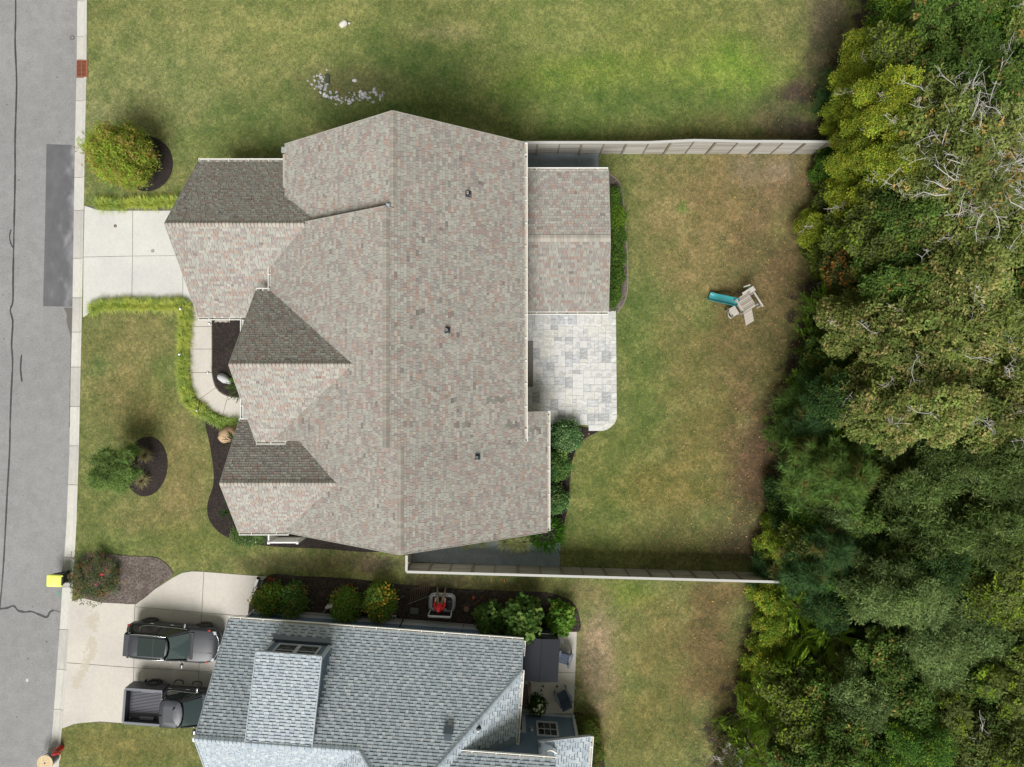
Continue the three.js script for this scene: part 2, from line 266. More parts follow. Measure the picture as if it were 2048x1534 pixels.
{
  const kerb = new THREE.Group(); kerb.name = 'kerb'; kerb.userData.kind = 'structure'; scene.add(kerb);
  const joints = [-860, -700, -560, -420, -280, -140, -70, 0, 71, 119.5, 153.5, 200, 277, 354, 420, 516, 595, 664, 734, 813, 892, 970, 1115, 1175, 1260, 1340, 1420, 1500, 1580, 1700, 1820, 1950, 2100];
  const prof = [[0, -0.085], [0.5, -0.1], [0.62, -0.085], [0.76, -0.02], [0.86, 0.012], [1, 0.015]];
  for (let s = 0; s + 1 < joints.length; s++) {
    const y0 = joints[s], y1 = joints[s + 1]; if (y0 === 119.5) continue;
    const n = 6, pos = [], P = (k, q) => { const py = y0 + 0.45 + (y1 - y0 - 0.9) * k / n, a = edgeX(roadEdge, py), b = edgeX(lawnEdge, py); return [gx(a + (b - a) * prof[q][0]), prof[q][1], gz(py)]; };
    const quad = (a, b, c, d) => pos.push(...a, ...b, ...c, ...a, ...c, ...d);
    for (let k = 0; k < n; k++) for (let q = 0; q + 1 < prof.length; q++) quad(P(k, q), P(k + 1, q), P(k + 1, q + 1), P(k, q + 1));
    for (const k of [0, n]) for (let q = 0; q + 1 < prof.length; q++) { const a = P(k, q), b = P(k, q + 1); quad(a, b, [b[0], -0.2, b[2]], [a[0], -0.2, a[2]]); }
    for (let k = 0; k < n; k++) for (const q of [0, prof.length - 1]) { const a = P(k, q), b = P(k + 1, q); quad(a, b, [b[0], -0.2, b[2]], [a[0], -0.2, a[2]]); }
    const g = new THREE.BufferGeometry(); g.setAttribute('position', new THREE.BufferAttribute(new Float32Array(pos), 3));
    const uv = new Float32Array(pos.length / 3 * 2); for (let i = 0; i < uv.length / 2; i++) { uv[2 * i] = pos[3 * i] + s * 1.7; uv[2 * i + 1] = pos[3 * i + 2] * 0.5 + s; }
    g.setAttribute('uv', new THREE.BufferAttribute(uv, 2)); g.computeVertexNormals();
    mesh('kerb_stone', g, kerbMats[s % 2], kerb);
  }
  // rusty storm drain grate let into the kerb
  const d = thing('storm_drain', 'rust brown iron storm drain grate set into the kerb', 'drain grate', V3(gx(163.5), -0.06, gz(136.5)), -0.01);
  const rust = mat(0xffffff, 0.8, { map: grainTex([[136, 78, 58], [170, 102, 78], [190, 124, 96]], 30, 128, 5, 0.6) });
  const w = 0.6, l = 0.93;
  mesh('pit', box(w, 0.05, l, 0, -0.15, 0), mat(tone(40, 34, 32), 1), d);
  mesh('frame', merge([box(0.05, 0.09, l, -w / 2 + 0.025, 0, 0), box(0.05, 0.12, l, w / 2 - 0.025, 0.015, 0), box(w, 0.088, 0.05, 0, 0, -l / 2 + 0.025), box(w, 0.088, 0.05, 0, 0, l / 2 - 0.025), box(0.05, 0.086, l, 0, 0, 0)]), rust, d);
  for (let k = 0; k < 11; k++) for (const s of [-1, 1]) mesh('bar', box(0.23, 0.05, 0.028, s * 0.142, 0, -0.36 + k * 0.072), rust, d);
  mesh('hood', rbox(0.05, 0.13, l + 0.1, 0.015, w / 2 + 0.03, 0.03, 0), rust, d);
}
// ---------------------------------------------------------------- driveways and walks, slab by slab
const inset = (pts, e) => { // shrink a convex-ish outline (metres) by e
  const c = pts.reduce((a, p) => [a[0] + p[0] / pts.length, a[1] + p[1] / pts.length], [0, 0]);
  return pts.map(([x, z]) => { const dx = c[0] - x, dz = c[1] - z, L = Math.hypot(dx, dz); return [x + dx / L * e * 1.4, z + dz / L * e * 1.4]; });
};
function slabs(name, list, m, top, base) {
  const g = new THREE.Group(); g.name = name; g.userData.kind = 'structure'; scene.add(g);
  for (const pts of list) mesh('slab', plate(inset(grid(pts), 0.010), top, 0.08, 0.008), m, g);
  if (base) mesh('joint_bed', plate(grid(base), 0.006), mat(tone(120, 114, 104), 1), g);
  return g;
}
slabs('driveway', [
  [[169, 411], [193, 419], [215, 421], [266, 421], [265.5, 512], [167, 514]], [[266, 421], [366, 421], [366, 511], [265.5, 512]], [[366, 421], [450, 421], [450, 510], [366, 511]],
  [[167, 514], [265.5, 512], [264, 603], [240, 605], [214, 609], [196, 615], [182, 624], [166, 635]], [[265.5, 512], [366, 511], [366, 606], [264, 603]], [[366, 511], [450, 510], [450, 607], [366, 606]],
], concrete, 0.026, [[168, 412], [450, 422], [450, 606], [264, 602], [214, 608], [182, 622], [167, 633]]);
{
  const outer = [[380, 745], [383, 768], [390, 790], [398, 799], [408, 810], [424, 822], [445, 832], [466, 838], [490, 840]], inner = [[424, 745], [426, 757], [429, 768], [432, 775], [438, 782], [446, 788], [456, 792.5], [468, 794], [490, 795]];
  slabs('front_walk', [[[380, 608], [450, 609], [450, 634], [424, 634], [424, 653], [380, 653]], [[380, 653], [424, 653], [424, 698], [380, 698]], [[380, 698], [424, 698], [424, 745], [380, 745]],
    [...outer.slice(0, 4), ...inner.slice(0, 4).reverse()], [...outer.slice(3, 7), ...inner.slice(3, 7).reverse()], [...outer.slice(6), ...inner.slice(6).reverse()]], concrete2, 0.03, [[381, 609], [423, 609], [423, 745], [432, 774], [456, 791], [489, 794], [489, 839], [446, 831], [398, 798], [384, 768], [381, 745]]);
}
slabs('neighbour_driveway', [
  [[141, 1203], [165, 1195], [200, 1204], [272, 1208], [270, 1214], [268, 1335], [134, 1325]], [[272, 1208], [310, 1178], [345, 1155], [365, 1145], [385, 1142], [408, 1143], [404, 1225], [270, 1213]],
  [[408, 1143], [534, 1153], [524, 1222], [500, 1232], [404, 1225]], [[270, 1213], [404, 1225], [398, 1342], [268, 1335]], [[404, 1225], [520, 1234], [520, 1350], [398, 1342]],
  [[134, 1325], [268, 1335], [264, 1447], [200, 1443], [162, 1446], [148, 1448], [124, 1457]], [[268, 1335], [398, 1342], [394, 1452], [264, 1447]], [[398, 1342], [520, 1350], [515, 1460], [394, 1452]],
], concrete2, 0.026, [[140, 1204], [200, 1205], [272, 1210], [345, 1156], [385, 1143], [533, 1154], [520, 1350], [514, 1459], [264, 1446], [162, 1445], [126, 1455]]);
{ // rust-brown tyre mud on the neighbour's slab, an outline of its own
  const stainT = grainTex([[204, 190, 168], [217, 207, 191], [226, 219, 208]], 60, 256, 19, 1.2);
  const sm = mat(0xffffff, 0.9, { map: stainT });
  const rr = rng(12), bl = [];
  const gs = () => rr() + rr() + rr() - 1.5;
  for (let k = 0; k < 520; k++) { const t = rr(), low = t < 0.7, q = low ? t / 0.7 : 0, w = low ? 5 + 9 * fbm(q * 4, 1, 2, 3) : 12, cx = (low ? 186 - 28 * q + 6 * Math.sin(q * 5) : 186) + gs() * w, cy = (low ? 1275 + 100 * q : 1243) + gs() * (low ? 6 : 16); bl.push(new THREE.CircleGeometry(0.02 + 0.09 * rr() * rr(), 7).rotateX(-Math.PI / 2).translate(gx(cx), 0.0275 + 0.000004 * k, gz(cy))); }
  struct('mud_stain', merge(bl), sm);
}
slabs('neighbour_patio', [[[1040, 1262], [1154, 1263], [1151, 1345], [1040, 1343]], [[1040, 1343], [1151, 1345], [1147, 1427], [1040, 1425]]], concrete2, 0.04, [[1041, 1263], [1153, 1264], [1146, 1426], [1041, 1424]]);
// clean-outs in the drive
for (const [x, y, c, l] of [[231, 452, [150, 132, 116], 'dark round brass clean-out cap in the driveway nearer the street'], [306, 502, [196, 184, 168], 'pale round clean-out cap in the driveway nearer the garage']]) {
  const t = thing('cleanout_cap', l, 'clean-out cap', V3(gx(x), 0.02, gz(y))); mesh('rim', new THREE.TorusGeometry(0.075, 0.016, 8, 20).rotateX(Math.PI / 2).translate(0, 0.008, 0), mat(tone(c[0] * 0.8, c[1] * 0.8, c[2] * 0.8), 0.7), t); mesh('cap', cyl(0.07, 0.07, 0.02, 0, 0.004, 0, 20), mat(tone(...c), 0.7), t);
}
// ---------------------------------------------------------------- beds of bark, gravel
const barkT = grainTex([[22, 17, 16], [44, 36, 34], [62, 52, 48], [92, 80, 74]], 48, 512, 14, 2.6, [[176, 160, 150], 0.003]);
const barkM = mat(0xffffff, 1, { map: barkT, bumpMap: bumpTex(110, 512, 15, 2.6), bumpScale: 0.03 });
const strawM = mat(0xffffff, 1, { map: grainTex([[58, 48, 44], [104, 92, 86], [138, 126, 120], [178, 166, 160]], 44, 512, 24, 2.6), bumpMap: bumpTex(110, 512, 25, 2.6), bumpScale: 0.03 });
const soilM = mat(0xffffff, 1, { map: grainTex([[26, 20, 18], [52, 42, 37], [76, 64, 57], [112, 99, 90]], 44, 512, 34, 3.2, [[176, 166, 156], 0.003]), bumpMap: bumpTex(90, 512, 35, 2.6), bumpScale: 0.04 });
const gravelM = mat(0xffffff, 0.9, { map: grainTex([[100, 111, 120], [142, 154, 164], [168, 180, 190], [206, 216, 224]], 128, 512, 44, 2.4, [[214, 218, 220], 0.004]), bumpMap: bumpTex(128, 512, 45, 2.4), bumpScale: 0.03 });
const bed = (pts, m, name = 'mulch_bed', y = 0.035, sm = true) => struct(name, plate(sm ? smooth(grid(pts), 6) : grid(pts), y, 0.05), m);
const ring = (cx, cy, rx, ry, rot = 0, n = 14) => Array.from({ length: n }, (_, k) => { const a = k / n * 6.2832, x = Math.cos(a) * rx, y = Math.sin(a) * ry; return [cx + x * Math.cos(rot) - y * Math.sin(rot), cy + x * Math.sin(rot) + y * Math.cos(rot)]; });
bed(ring(293, 327.5, 53, 55), barkM);
bed(ring(293, 933, 42, 60, 0.12), barkM);
bed([[424.8, 634], [500, 634], [500, 794], [478, 793.5], [456, 791], [440, 782.5], [431, 770], [425.5, 750]], barkM, 'mulch_bed', 0.035, false);
bed([[413, 838], [440, 843], [520, 852], [540, 960], [560, 1050], [700, 1085], [790, 1092], [760, 1103], [640, 1097], [540, 1092], [478, 1083], [440, 1065], [419, 1040], [415, 1010], [426, 972], [428, 950], [421, 895]], barkM);
bed([[150, 1130], [165, 1112], [185, 1105], [215, 1107], [260, 1112], [310, 1115], [330, 1125], [346, 1148], [322, 1168], [272, 1206], [235, 1206], [200, 1202], [165, 1192], [147, 1168]], strawM);
bed([[1190, 345], [1217, 346], [1238, 366], [1248, 430], [1254, 530], [1253, 585], [1246, 606], [1233, 626], [1190, 630]], strawM);
bed([[1060, 852], [1150, 852], [1195, 862], [1166, 880], [1147, 912], [1140, 960], [1137, 1010], [1126, 1055], [1120, 1082], [1060, 1085]], barkM);
bed([[500, 1240], [534, 1153], [600, 1152], [700, 1157], [800, 1168], [900, 1176], [1000, 1181], [1110, 1188], [1146, 1206], [1160, 1238], [1158, 1262], [1060, 1263], [1000, 1285]], soilM, 'soil_bed', 0.032);
bed([[1148, 1425], [1185, 1440], [1200, 1480], [1205, 1560], [1150, 1560]], soilM, 'soil_bed', 0.032);
bed([[1000, 306], [1197, 306], [1197, 350], [1000, 350]], gravelM, 'gravel_strip', 0.03, false);
bed([[824, 1123], [824, 1090], [1000, 1070], [1121, 1084], [1119.5, 1137], [1000, 1131]], gravelM, 'gravel_strip', 0.03, false);
struct('gravel_strip', plate(grid([[1052, 622], [1062, 640], [1052, 672], [1040, 672], [1040, 622]]), 0.02), gravelM);
struct('gravel_strip', plate(grid([[1040, 770], [1052, 778], [1060, 800], [1066, 824], [1040, 824]]), 0.02), soilM);
// landscape edging along the back bed
{
  const c = new THREE.CatmullRomCurve3([[1217, 346], [1239, 366], [1249, 430], [1255, 530], [1254, 585], [1247, 607], [1234, 627]].map(([x, y]) => V3(gx(x), 0.03, gz(y))));
  solo('bed_edging', new THREE.TubeGeometry(c, 60, 0.03, 6), mat(tone(168, 154, 138), 0.9), 'thin pale edging strip along the mulch bed behind the porch roof', 'edging');
}

// ================================================================ roofs
// a roof plane: A = eave start [x, h, z], U = [x, z] along the eave, R = [x, z] towards the ridge, p = pitch, poly = [[u, run] ...]
class Roof {
  constructor(A, U, R, p, poly) {
    this.A = V3(...A); this.U = V3(U[0], 0, U[1]); this.R = V3(R[0], 0, R[1]); this.p = p; this.k = Math.sqrt(1 + p * p);
    this.V = V3(R[0], p, R[1]).normalize(); this.N = new THREE.Vector3().crossVectors(this.U, this.V); if (this.N.y < 0) this.N.negate();
    this.poly = poly.map(([u, r]) => [u, r * this.k]);
  }
  pt(u, v, n = 0) { return this.A.clone().addScaledVector(this.U, u).addScaledVector(this.V, v).addScaledVector(this.N, n); }
  height(x, z) { const dx = x - this.A.x, dz = z - this.A.z, u = dx * this.U.x + dz * this.U.z, r = dx * this.R.x + dz * this.R.z; const s = this.span(r * this.k); if (!s || u < s[0] || u > s[1]) return -9; return this.A.y + r * this.p; }
  span(v) { const P = this.poly, xs = []; for (let i = 0; i < P.length; i++) { const [u0, v0] = P[i], [u1, v1] = P[(i + 1) % P.length]; if ((v0 <= v) !== (v1 <= v)) xs.push(u0 + (u1 - u0) * (v - v0) / (v1 - v0)); } return xs.length < 2 ? null : [Math.min(...xs), Math.max(...xs)]; }
  deck(t = 0.07) {
    const g = new THREE.ExtrudeGeometry(new THREE.Shape(this.poly.map(([u, v]) => new THREE.Vector2(u, v))), { depth: t, bevelEnabled: false });
    g.translate(0, 0, -t - 0.004); return place3(g, new THREE.Matrix4().makeBasis(this.U, this.V, this.N).setPosition(this.A));
  }
}
const roofTex = bumpTex(200, 256, 71, 1.0);
const shingleM = mat(0xffffff, 0.95, { vertexColors: true });
const EXPO = 0.148, BUTT = [0.07, 0.066, 0.063];           // dark asphalt core at cut edges, also painting in the shadow between courses
// shingles of all planes of one house: the tabs that show largest become parts, the rest one part
function shingle(house, planes, decks, pick, widthOf, seed, keep = 300) {
  const r = rng(seed), tabs = [];
  planes.forEach((pl, pi) => {
    const vMax = Math.max(...pl.poly.map((q) => q[1]));
    for (let v = 0; v < vMax - 0.03; v += EXPO) {
      const v1 = Math.min(v + EXPO + 0.012, vMax), s = pl.span(Math.min(v + EXPO / 2, vMax - 0.01)); if (!s) continue;
      let u = s[0] - r() * 0.2, alt = r() < 0.5;
      while (u < s[1]) {
        const w = widthOf(r, alt), a = Math.max(u, s[0]), b = Math.min(u + w, s[1]); u += w; alt = !alt; if (b - a < 0.02) continue;
        const c = pl.pt((a + b) / 2, (v + v1) / 2); let top = -9; for (const q of planes) if (q !== pl) top = Math.max(top, q.height(c.x, c.z)); if (top > c.y + 0.16) continue;
        const t = alt ? 0.028 + 0.004 * r() : 0.018 + 0.003 * r();
        tabs.push({ pi, a: a + 0.005, b: b - 0.005, v, v1, t, alt, col: pick(r, c, alt, pl), size: (b - a) * EXPO * pl.N.y / Math.pow(CAM_H - c.y, 2) * (Math.abs(c.x) < 27 && Math.abs(c.z) < 20.5 ? 1 : 0.01) });
      }
    }
  });
  const geom = (list, off) => {
    const pos = [], col = [];
    for (const t of list) {
      const pl = planes[t.pi], A = pl.pt(t.a, t.v, t.t), B = pl.pt(t.b, t.v, t.t), C = pl.pt(t.b, t.v1, 0.002), D = pl.pt(t.a, t.v1, 0.002), A0 = pl.pt(t.a, t.v, 0), B0 = pl.pt(t.b, t.v, 0);
      const f = (c, ...v) => { for (const q of v) { pos.push(q.x - off.x, q.y - off.y, q.z - off.z); col.push(...c); } };
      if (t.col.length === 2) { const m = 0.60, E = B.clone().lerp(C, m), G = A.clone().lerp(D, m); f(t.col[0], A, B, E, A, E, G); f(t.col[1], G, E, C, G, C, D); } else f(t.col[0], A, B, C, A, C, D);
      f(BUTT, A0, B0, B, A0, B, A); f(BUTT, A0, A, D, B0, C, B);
    }
    const g = new THREE.BufferGeometry(); g.setAttribute('position', new THREE.BufferAttribute(new Float32Array(pos), 3)); g.setAttribute('color', new THREE.BufferAttribute(new Float32Array(col), 3)); g.computeVertexNormals(); return g;
  };
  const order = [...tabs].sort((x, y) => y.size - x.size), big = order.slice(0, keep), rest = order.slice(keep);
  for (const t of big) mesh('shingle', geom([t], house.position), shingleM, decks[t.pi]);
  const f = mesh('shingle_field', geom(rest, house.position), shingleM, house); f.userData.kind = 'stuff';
}
const capGeo = (w, l, drop1, drop2) => { // a bent cap: ridge along z, wings fall by the two pitches
  const n1 = w / Math.sqrt(1 + drop1 * drop1), n2 = w / Math.sqrt(1 + drop2 * drop2), t = 0.036, P = [];
  const q = (x, y, z) => [x, y, z];
  const ring = (z, h) => [q(-n1, -n1 * drop1 + h, z), q(-0.03, h + 0.004, z), q(0.03, h + 0.004, z), q(n2, -n2 * drop2 + h, z)];
  const a = ring(-l / 2, 0.012), b = ring(l / 2, t + 0.012);
  for (let i = 0; i < 3; i++) P.push(...a[i], ...b[i], ...b[i + 1], ...a[i], ...b[i + 1], ...a[i + 1]);
  for (let i = 0; i < 3; i++) { const d = [b[i][0], b[i][1] - t, b[i][2]], e = [b[i + 1][0], b[i + 1][1] - t, b[i + 1][2]]; P.push(...b[i], ...d, ...e, ...b[i], ...e, ...b[i + 1]); }
  const g = new THREE.BufferGeometry(); g.setAttribute('position', new THREE.BufferAttribute(new Float32Array(P), 3)); g.computeVertexNormals(); return g;
};
function ridge(house, deck, a, b, d1, d2, mats, seed, step = 0.17, w = 0.185) { // caps along a ridge or hip; wing 1 on the left of a->b seen from above
  const r = rng(seed), L = a.distanceTo(b), n = Math.round(L / step), dir = b.clone().sub(a).normalize(), side = new THREE.Vector3().crossVectors(V3(0, 1, 0), dir).normalize(), up = new THREE.Vector3().crossVectors(dir, side);
  const g = capGeo(w, L / n * 0.94, d1, d2), M = new THREE.Matrix4().makeBasis(side, up, dir); g.applyMatrix4(M);
  for (let i = 0; i < n; i++) { const m = mesh('ridge_cap', g, mats[Math.floor(r() * mats.length)], deck); m.position.copy(a).addScaledVector(dir, (i + 0.5) * L / n).sub(house.position); m.position.y += 0.012; }
}
const whiteM = mat(new THREE.Color().setRGB(0.78, 0.78, 0.76), 0.5);
const gutterIn = mat(tone(214, 205, 190), 0.8), holeM = mat(tone(28, 26, 26), 0.9);
// U-shaped gutter from a to b along the eave; out = horizontal direction away from the roof
function gutter(house, a, b, out, holeAt = []) {
  const L = a.distanceTo(b), d = b.clone().sub(a).normalize(), o = V3(out[0], 0, out[1]).normalize();
  const B = (w, h, x, y, l = L, z = 0) => new THREE.BoxGeometry(w, h, l).translate(x, y, z);
  const M = new THREE.Matrix4().makeBasis(o, V3(0, 1, 0), new THREE.Vector3().crossVectors(o, V3(0, 1, 0))).setPosition(a.clone().add(b).multiplyScalar(0.5));
  const g = wpart('gutter', merge([B(0.018, 0.12, 0.117, -0.06), B(0.03, 0.02, 0.113, 0.005), B(0.018, 0.13, -0.009, -0.055), B(0.02, 0.12, 0.054, -0.06, 0.02, L / 2 - 0.01).scale(1, 1, 1), new THREE.BoxGeometry(0.126, 0.12, 0.016).translate(0.054, -0.06, L / 2 - 0.008), new THREE.BoxGeometry(0.126, 0.12, 0.016).translate(0.054, -0.06, -L / 2 + 0.008)]).applyMatrix4(M), whiteM, house);
  const add = (n, q, m) => { q.applyMatrix4(M).translate(-house.position.x, -house.position.y, -house.position.z); mesh(n, q, m, g); };
  add('gutter_floor', B(0.108, 0.012, 0.054, -0.114, L - 0.035), gutterIn);
  const n = Math.max(1, Math.round(L / 1.15)); for (let i = 0; i < n; i++) add('strap', new THREE.BoxGeometry(0.14, 0.012, 0.03).translate(0.055, -0.004, -L / 2 + (i + 0.5) * L / n), whiteM);
  for (const t of holeAt) add('outlet', cyl(0.035, 0.035, 0.006, 0.054, -0.104, (t - 0.5) * L, 12), holeM);
  return g;
}
function gablePrism(x0, x1, z0, z1, eave, ridgeH, along) { // a solid with a gable top; along = 'x' or 'z' ridge direction
  const s = new THREE.Shape(), a = along === 'x' ? [z0, z1] : [x0, x1], m = (a[0] + a[1]) / 2;
  s.moveTo(a[0], 0); s.lineTo(a[1], 0); s.lineTo(a[1], eave); s.lineTo(m, ridgeH); s.lineTo(a[0], eave); s.closePath();
  const len = along === 'x' ? x1 - x0 : z1 - z0, g = new THREE.ExtrudeGeometry(s, { depth: len, bevelEnabled: false });
  if (along === 'x') { g.rotateY(-Math.PI / 2); g.translate(x1, 0, 0); const p = g.attributes.position; return g; }
  return g.translate(0, 0, z0);
}
// ---------------------------------------------------------------- the brown-roofed house
{
  const H = thing('brown_roofed_house', 'large house with brown and grey shingled gables in the middle of the picture', 'house', V3(-6, 0, -2));
  const wallM = mat(tone(206, 200, 188), 0.8), deckM = mat(tone(92, 86, 82), 0.9), rakeM = mat(tone(196, 190, 182), 0.8);
  const P = {
    east: new Roof([0.61, 4.886, -11.73], [0, 1], [-1, 0], 0.7, [[0, 0], [14.48, 0], [14.48, 6.02], [4.14, 6.02], [4.14, 5.75], [0, 5.75]]),
    midWest: new Roof([-11.84, 4.6, -7.59], [0, 1], [1, 0], 0.7, [[0, 0], [10.34, 0], [10.34, 6.43], [0, 6.43]]),
    northWest: new Roof([-11.13, 4.66, -11.73], [0, 1], [1, 0], 0.71, [[0, 0], [4.2, 0], [4.2, 5.99], [0, 5.99]]),
    southEast: new Roof([1.84, 2.6, 1.43], [0, 1], [-1, 0], 0.712, [[0, 0], [6.27, 0], [6.27, 6.88], [0, 6.88]]),
    southWest: new Roof([-11.9, 2.615, 2.3], [0, 1], [1, 0], 0.712, [[0, 0], [5.4, 0], [5.4, 6.86], [0, 6.86]]),
    frontNorth: new Roof([-14.18, 2.6, 1.97], [1, 0], [0, 1], 0.833, [[0, 0], [5.7, 0], [5.7, 2.88], [0, 2.88]]),
    frontSouth: new Roof([-14.18, 2.6, 7.73], [1, 0], [0, -1], 0.833, [[0, 0], [2.6, 0], [5.7, 2.88], [0, 2.88]]),
    entryNorth: new Roof([-12.57, 4.6, -4.54], [1, 0], [0, 1], 0.902, [[0, 0], [2.4, 0], [5.5, 3.69], [0, 3.69]]),
    entrySouth: new Roof([-12.57, 4.6, 2.84], [1, 0], [0, -1], 0.902, [[0, 0], [1.5, 0], [5.5, 3.69], [0, 3.69]]),
    garageNorth: new Roof([-16.3, 2.55, -11.55], [1, 0], [0, 1], 0.889, [[0, 0], [6.4, 0], [7.2, 4.05], [0, 4.05]]),
    garageSouth: new Roof([-16.3, 2.55, -3.45], [1, 0], [0, -1], 0.889, [[0, 0], [4.6, 0], [6.7, 4.05], [0, 4.05]]),
    porchNorth: new Roof([0.3, 2.7, -11.04], [1, 0], [0, 1], 0.191, [[0, 0], [4.68, 0], [4.7, 3.66], [0, 3.66]]),
    porchSouth: new Roof([0.3, 2.7, -3.72], [1, 0], [0, -1], 0.191, [[0, 0], [4.68, 0], [4.7, 3.66], [0, 3.66]]),
  };
  const planes = Object.values(P), decks = planes.map((pl) => wpart('roof', pl.deck(), deckM, H));
  const D = Object.fromEntries(Object.keys(P).map((k, i) => [k, decks[i]]));
  // rake boards
  const rk = (pl, u, v0, v1) => wpart('rake_board', beam(pl.pt(u, v0 * pl.k, -0.05), pl.pt(u, v1 * pl.k, -0.05), 0.03, 0.16, pl.N), rakeM, H);
  rk(P.east, -0.012, 0, 5.75); rk(P.northWest, -0.012, 0, 5.99); rk(P.garageNorth, -0.012, 0, 4.05); rk(P.garageSouth, -0.012, 0, 4.05); rk(P.entryNorth, -0.012, 0, 3.69); rk(P.entrySouth, -0.012, 0, 3.69); rk(P.frontNorth, -0.012, 0, 2.88); rk(P.frontSouth, -0.012, 0, 2.88); rk(P.southEast, 6.282, 0, 6.88); rk(P.southWest, 5.412, 0, 6.86); rk(P.porchNorth, 4.7, 0, 3.66); rk(P.porchSouth, 4.7, 0, 3.66); rk(P.midWest, -0.012, 1.8, 6.43);
  const pal = [[184, 180, 172], [190, 186, 177], [178, 174, 167], [180, 176, 169], [182, 163, 153], [172, 160, 155], [186, 172, 163], [164, 157, 153], [186, 186, 176], [172, 166, 161], [192, 188, 179], [178, 156, 146], [182, 180, 171], [176, 172, 164]].map((c) => tone(...c).toArray());
  const stains = [[840, 622, 9, 3], [838, 628, 6, 5], [824, 850, 20, 3], [930, 850, 18, 3], [822, 652, 4, 3], [880, 690, 8, 2], [806, 738, 4, 3], [872, 780, 6, 2], [900, 800, 12, 2], [1000, 800, 22, 5], [1020, 850, 14, 4], [848, 312, 8, 3], [860, 310, 6, 3], [962, 366, 8, 3], [822, 392, 4, 2], [828, 447, 3, 2], [802, 425, 4, 2], [893, 447, 5, 2], [900, 605, 10, 2], [905, 670, 14, 2], [940, 640, 8, 2], [1065, 860, 20, 5], [470, 440, 4, 5], [440, 428, 4, 5], [372, 395, 4, 3], [500, 400, 4, 4], [560, 415, 5, 4], [450, 300, 4, 3]].map(([x, y, a, b]) => [at(x, y, 6.2), a, b]);
  shingle(H, planes, decks, (r, c, alt, pl) => {
    let k = pal[Math.floor(r() * pal.length)], q = 0.95 + 0.10 * r(); q *= 1 + 0.10 * (fbm(c.x * 0.5, c.z * 0.5, 3, 8) - 0.5);
    const px = c.x * FOCAL / (CAM_H - c.y) + 1024, py = c.z * FOCAL / (CAM_H - c.y) + 767;
    for (const [, a, b, x, y] of stains.map((s) => [0, s[1], s[2], s[0].x * FOCAL / (CAM_H - 6.2) + 1024, s[0].z * FOCAL / (CAM_H - 6.2) + 767])) { const d = ((px - x) / a) ** 2 + ((py - y) / b) ** 2; if (d < 1.6 && r() > d * 0.45) q *= 0.62; }
    if (r() < 0.012) q *= 0.72;
    return [k.map((x) => x * q)];
  }, (r) => 0.10 + 0.15 * r() * (r() < 0.3 ? 1.7 : 1), 11);
  const caps = [[196, 190, 180], [186, 180, 170], [202, 195, 184], [190, 176, 166], [178, 172, 164]].map((c) => mat(tone(...c), 0.95));
  ridge(H, D.midWest, V3(-5.41, 9.1, -7.55), V3(-5.41, 9.1, 2.75), 0.7, 0.7, caps, 1);
  ridge(H, D.northWest, V3(-5.14, 8.91, -11.73), V3(-5.14, 8.91, -7.6), 0.7, 0.71, caps, 2);
  ridge(H, D.southWest, V3(-5.04, 7.5, 2.8), V3(-5.04, 7.5, 7.7), 0.712, 0.712, caps, 3);
  ridge(H, D.garageSouth, V3(-16.3, 6.15, -7.5), V3(-9.75, 6.15, -7.5), 0.889, 0.889, caps, 4);
  ridge(H, D.entrySouth, V3(-12.57, 7.928, -0.85), V3(-7.05, 7.928, -0.85), 0.902, 0.902, caps, 5);
  ridge(H, D.frontSouth, V3(-14.18, 5.0, 4.85), V3(-8.55, 5.0, 4.85), 0.833, 0.833, caps, 6);
  ridge(H, D.porchSouth, V3(0.75, 3.4, -7.38), V3(5.0, 3.4, -7.38), 0.191, 0.191, caps, 7);
  // walls
  const W = (g) => wpart('wall', g, wallM, H);
  W(gablePrism(-11.4, 0.2, -11.4, 2.4, 4.15, 8.2, 'z')); W(gablePrism(-11.5, 1.45, 1.8, 7.4, 2.7, 7.0, 'z')); W(gablePrism(-15.95, -11, -11.2, -3.8, 2.6, 5.75, 'x')); W(gablePrism(-12.25, -10, -4.2, 2.5, 4.65, 7.5, 'x')); W(gablePrism(-13.85, -11, 2.3, 7.4, 2.65, 4.65, 'x'));
  { // the mid roof stands a little above the north one: board between them
    const a = [], pos = [-11.0, -5.41]; const s = new THREE.Shape(); s.moveTo(-11.5, 4.3); s.lineTo(-5.3, 8.7); s.lineTo(-5.2, 8.95); s.lineTo(-5.41, 9.02); s.lineTo(-11.5, 4.76); s.closePath();
    wpart('gable_trim', new THREE.ExtrudeGeometry(s, { depth: 0.08, bevelEnabled: false }).translate(0, 0, -7.53), rakeM, H);
    wpart('flashing', beam(V3(-10.1, 5.78, -7.62), V3(-9.3, 6.15, -7.62), 0.10, 0.012), mat(tone(70, 76, 96), 0.4, { metalness: 0.6 }), H);
    wpart('flashing', rbox(0.16, 0.02, 0.16, 0.008, -5.33, 9.03, -7.64), mat(tone(180, 190, 205), 0.6), H);
  }
  gutter(H, V3(-16.3, 2.56, -11.57), V3(-11.1, 2.56, -11.57), [0, -1]);
  gutter(H, V3(-16.3, 2.56, -3.43), V3(-12.0, 2.56, -3.43), [0, 1], [0.84]);
  gutter(H, V3(-11.86, 4.6, -6.15), V3(-11.86, 4.6, -4.56), [-1, 0]);
  gutter(H, V3(-12.57, 4.6, -4.56), V3(-11.9, 4.6, -4.56), [0, -1], [0.3]);
  gutter(H, V3(-12.57, 4.6, 2.86), V3(-11.12, 4.6, 2.86), [0, 1], [0.66]);
  gutter(H, V3(0.63, 4.89, -11.73), V3(0.63, 4.89, 2.82), [1, 0], [0.045, 0.955]);
  gutter(H, V3(0.75, 2.71, -11.06), V3(4.98, 2.71, -11.06), [0, -1], [0.1]);
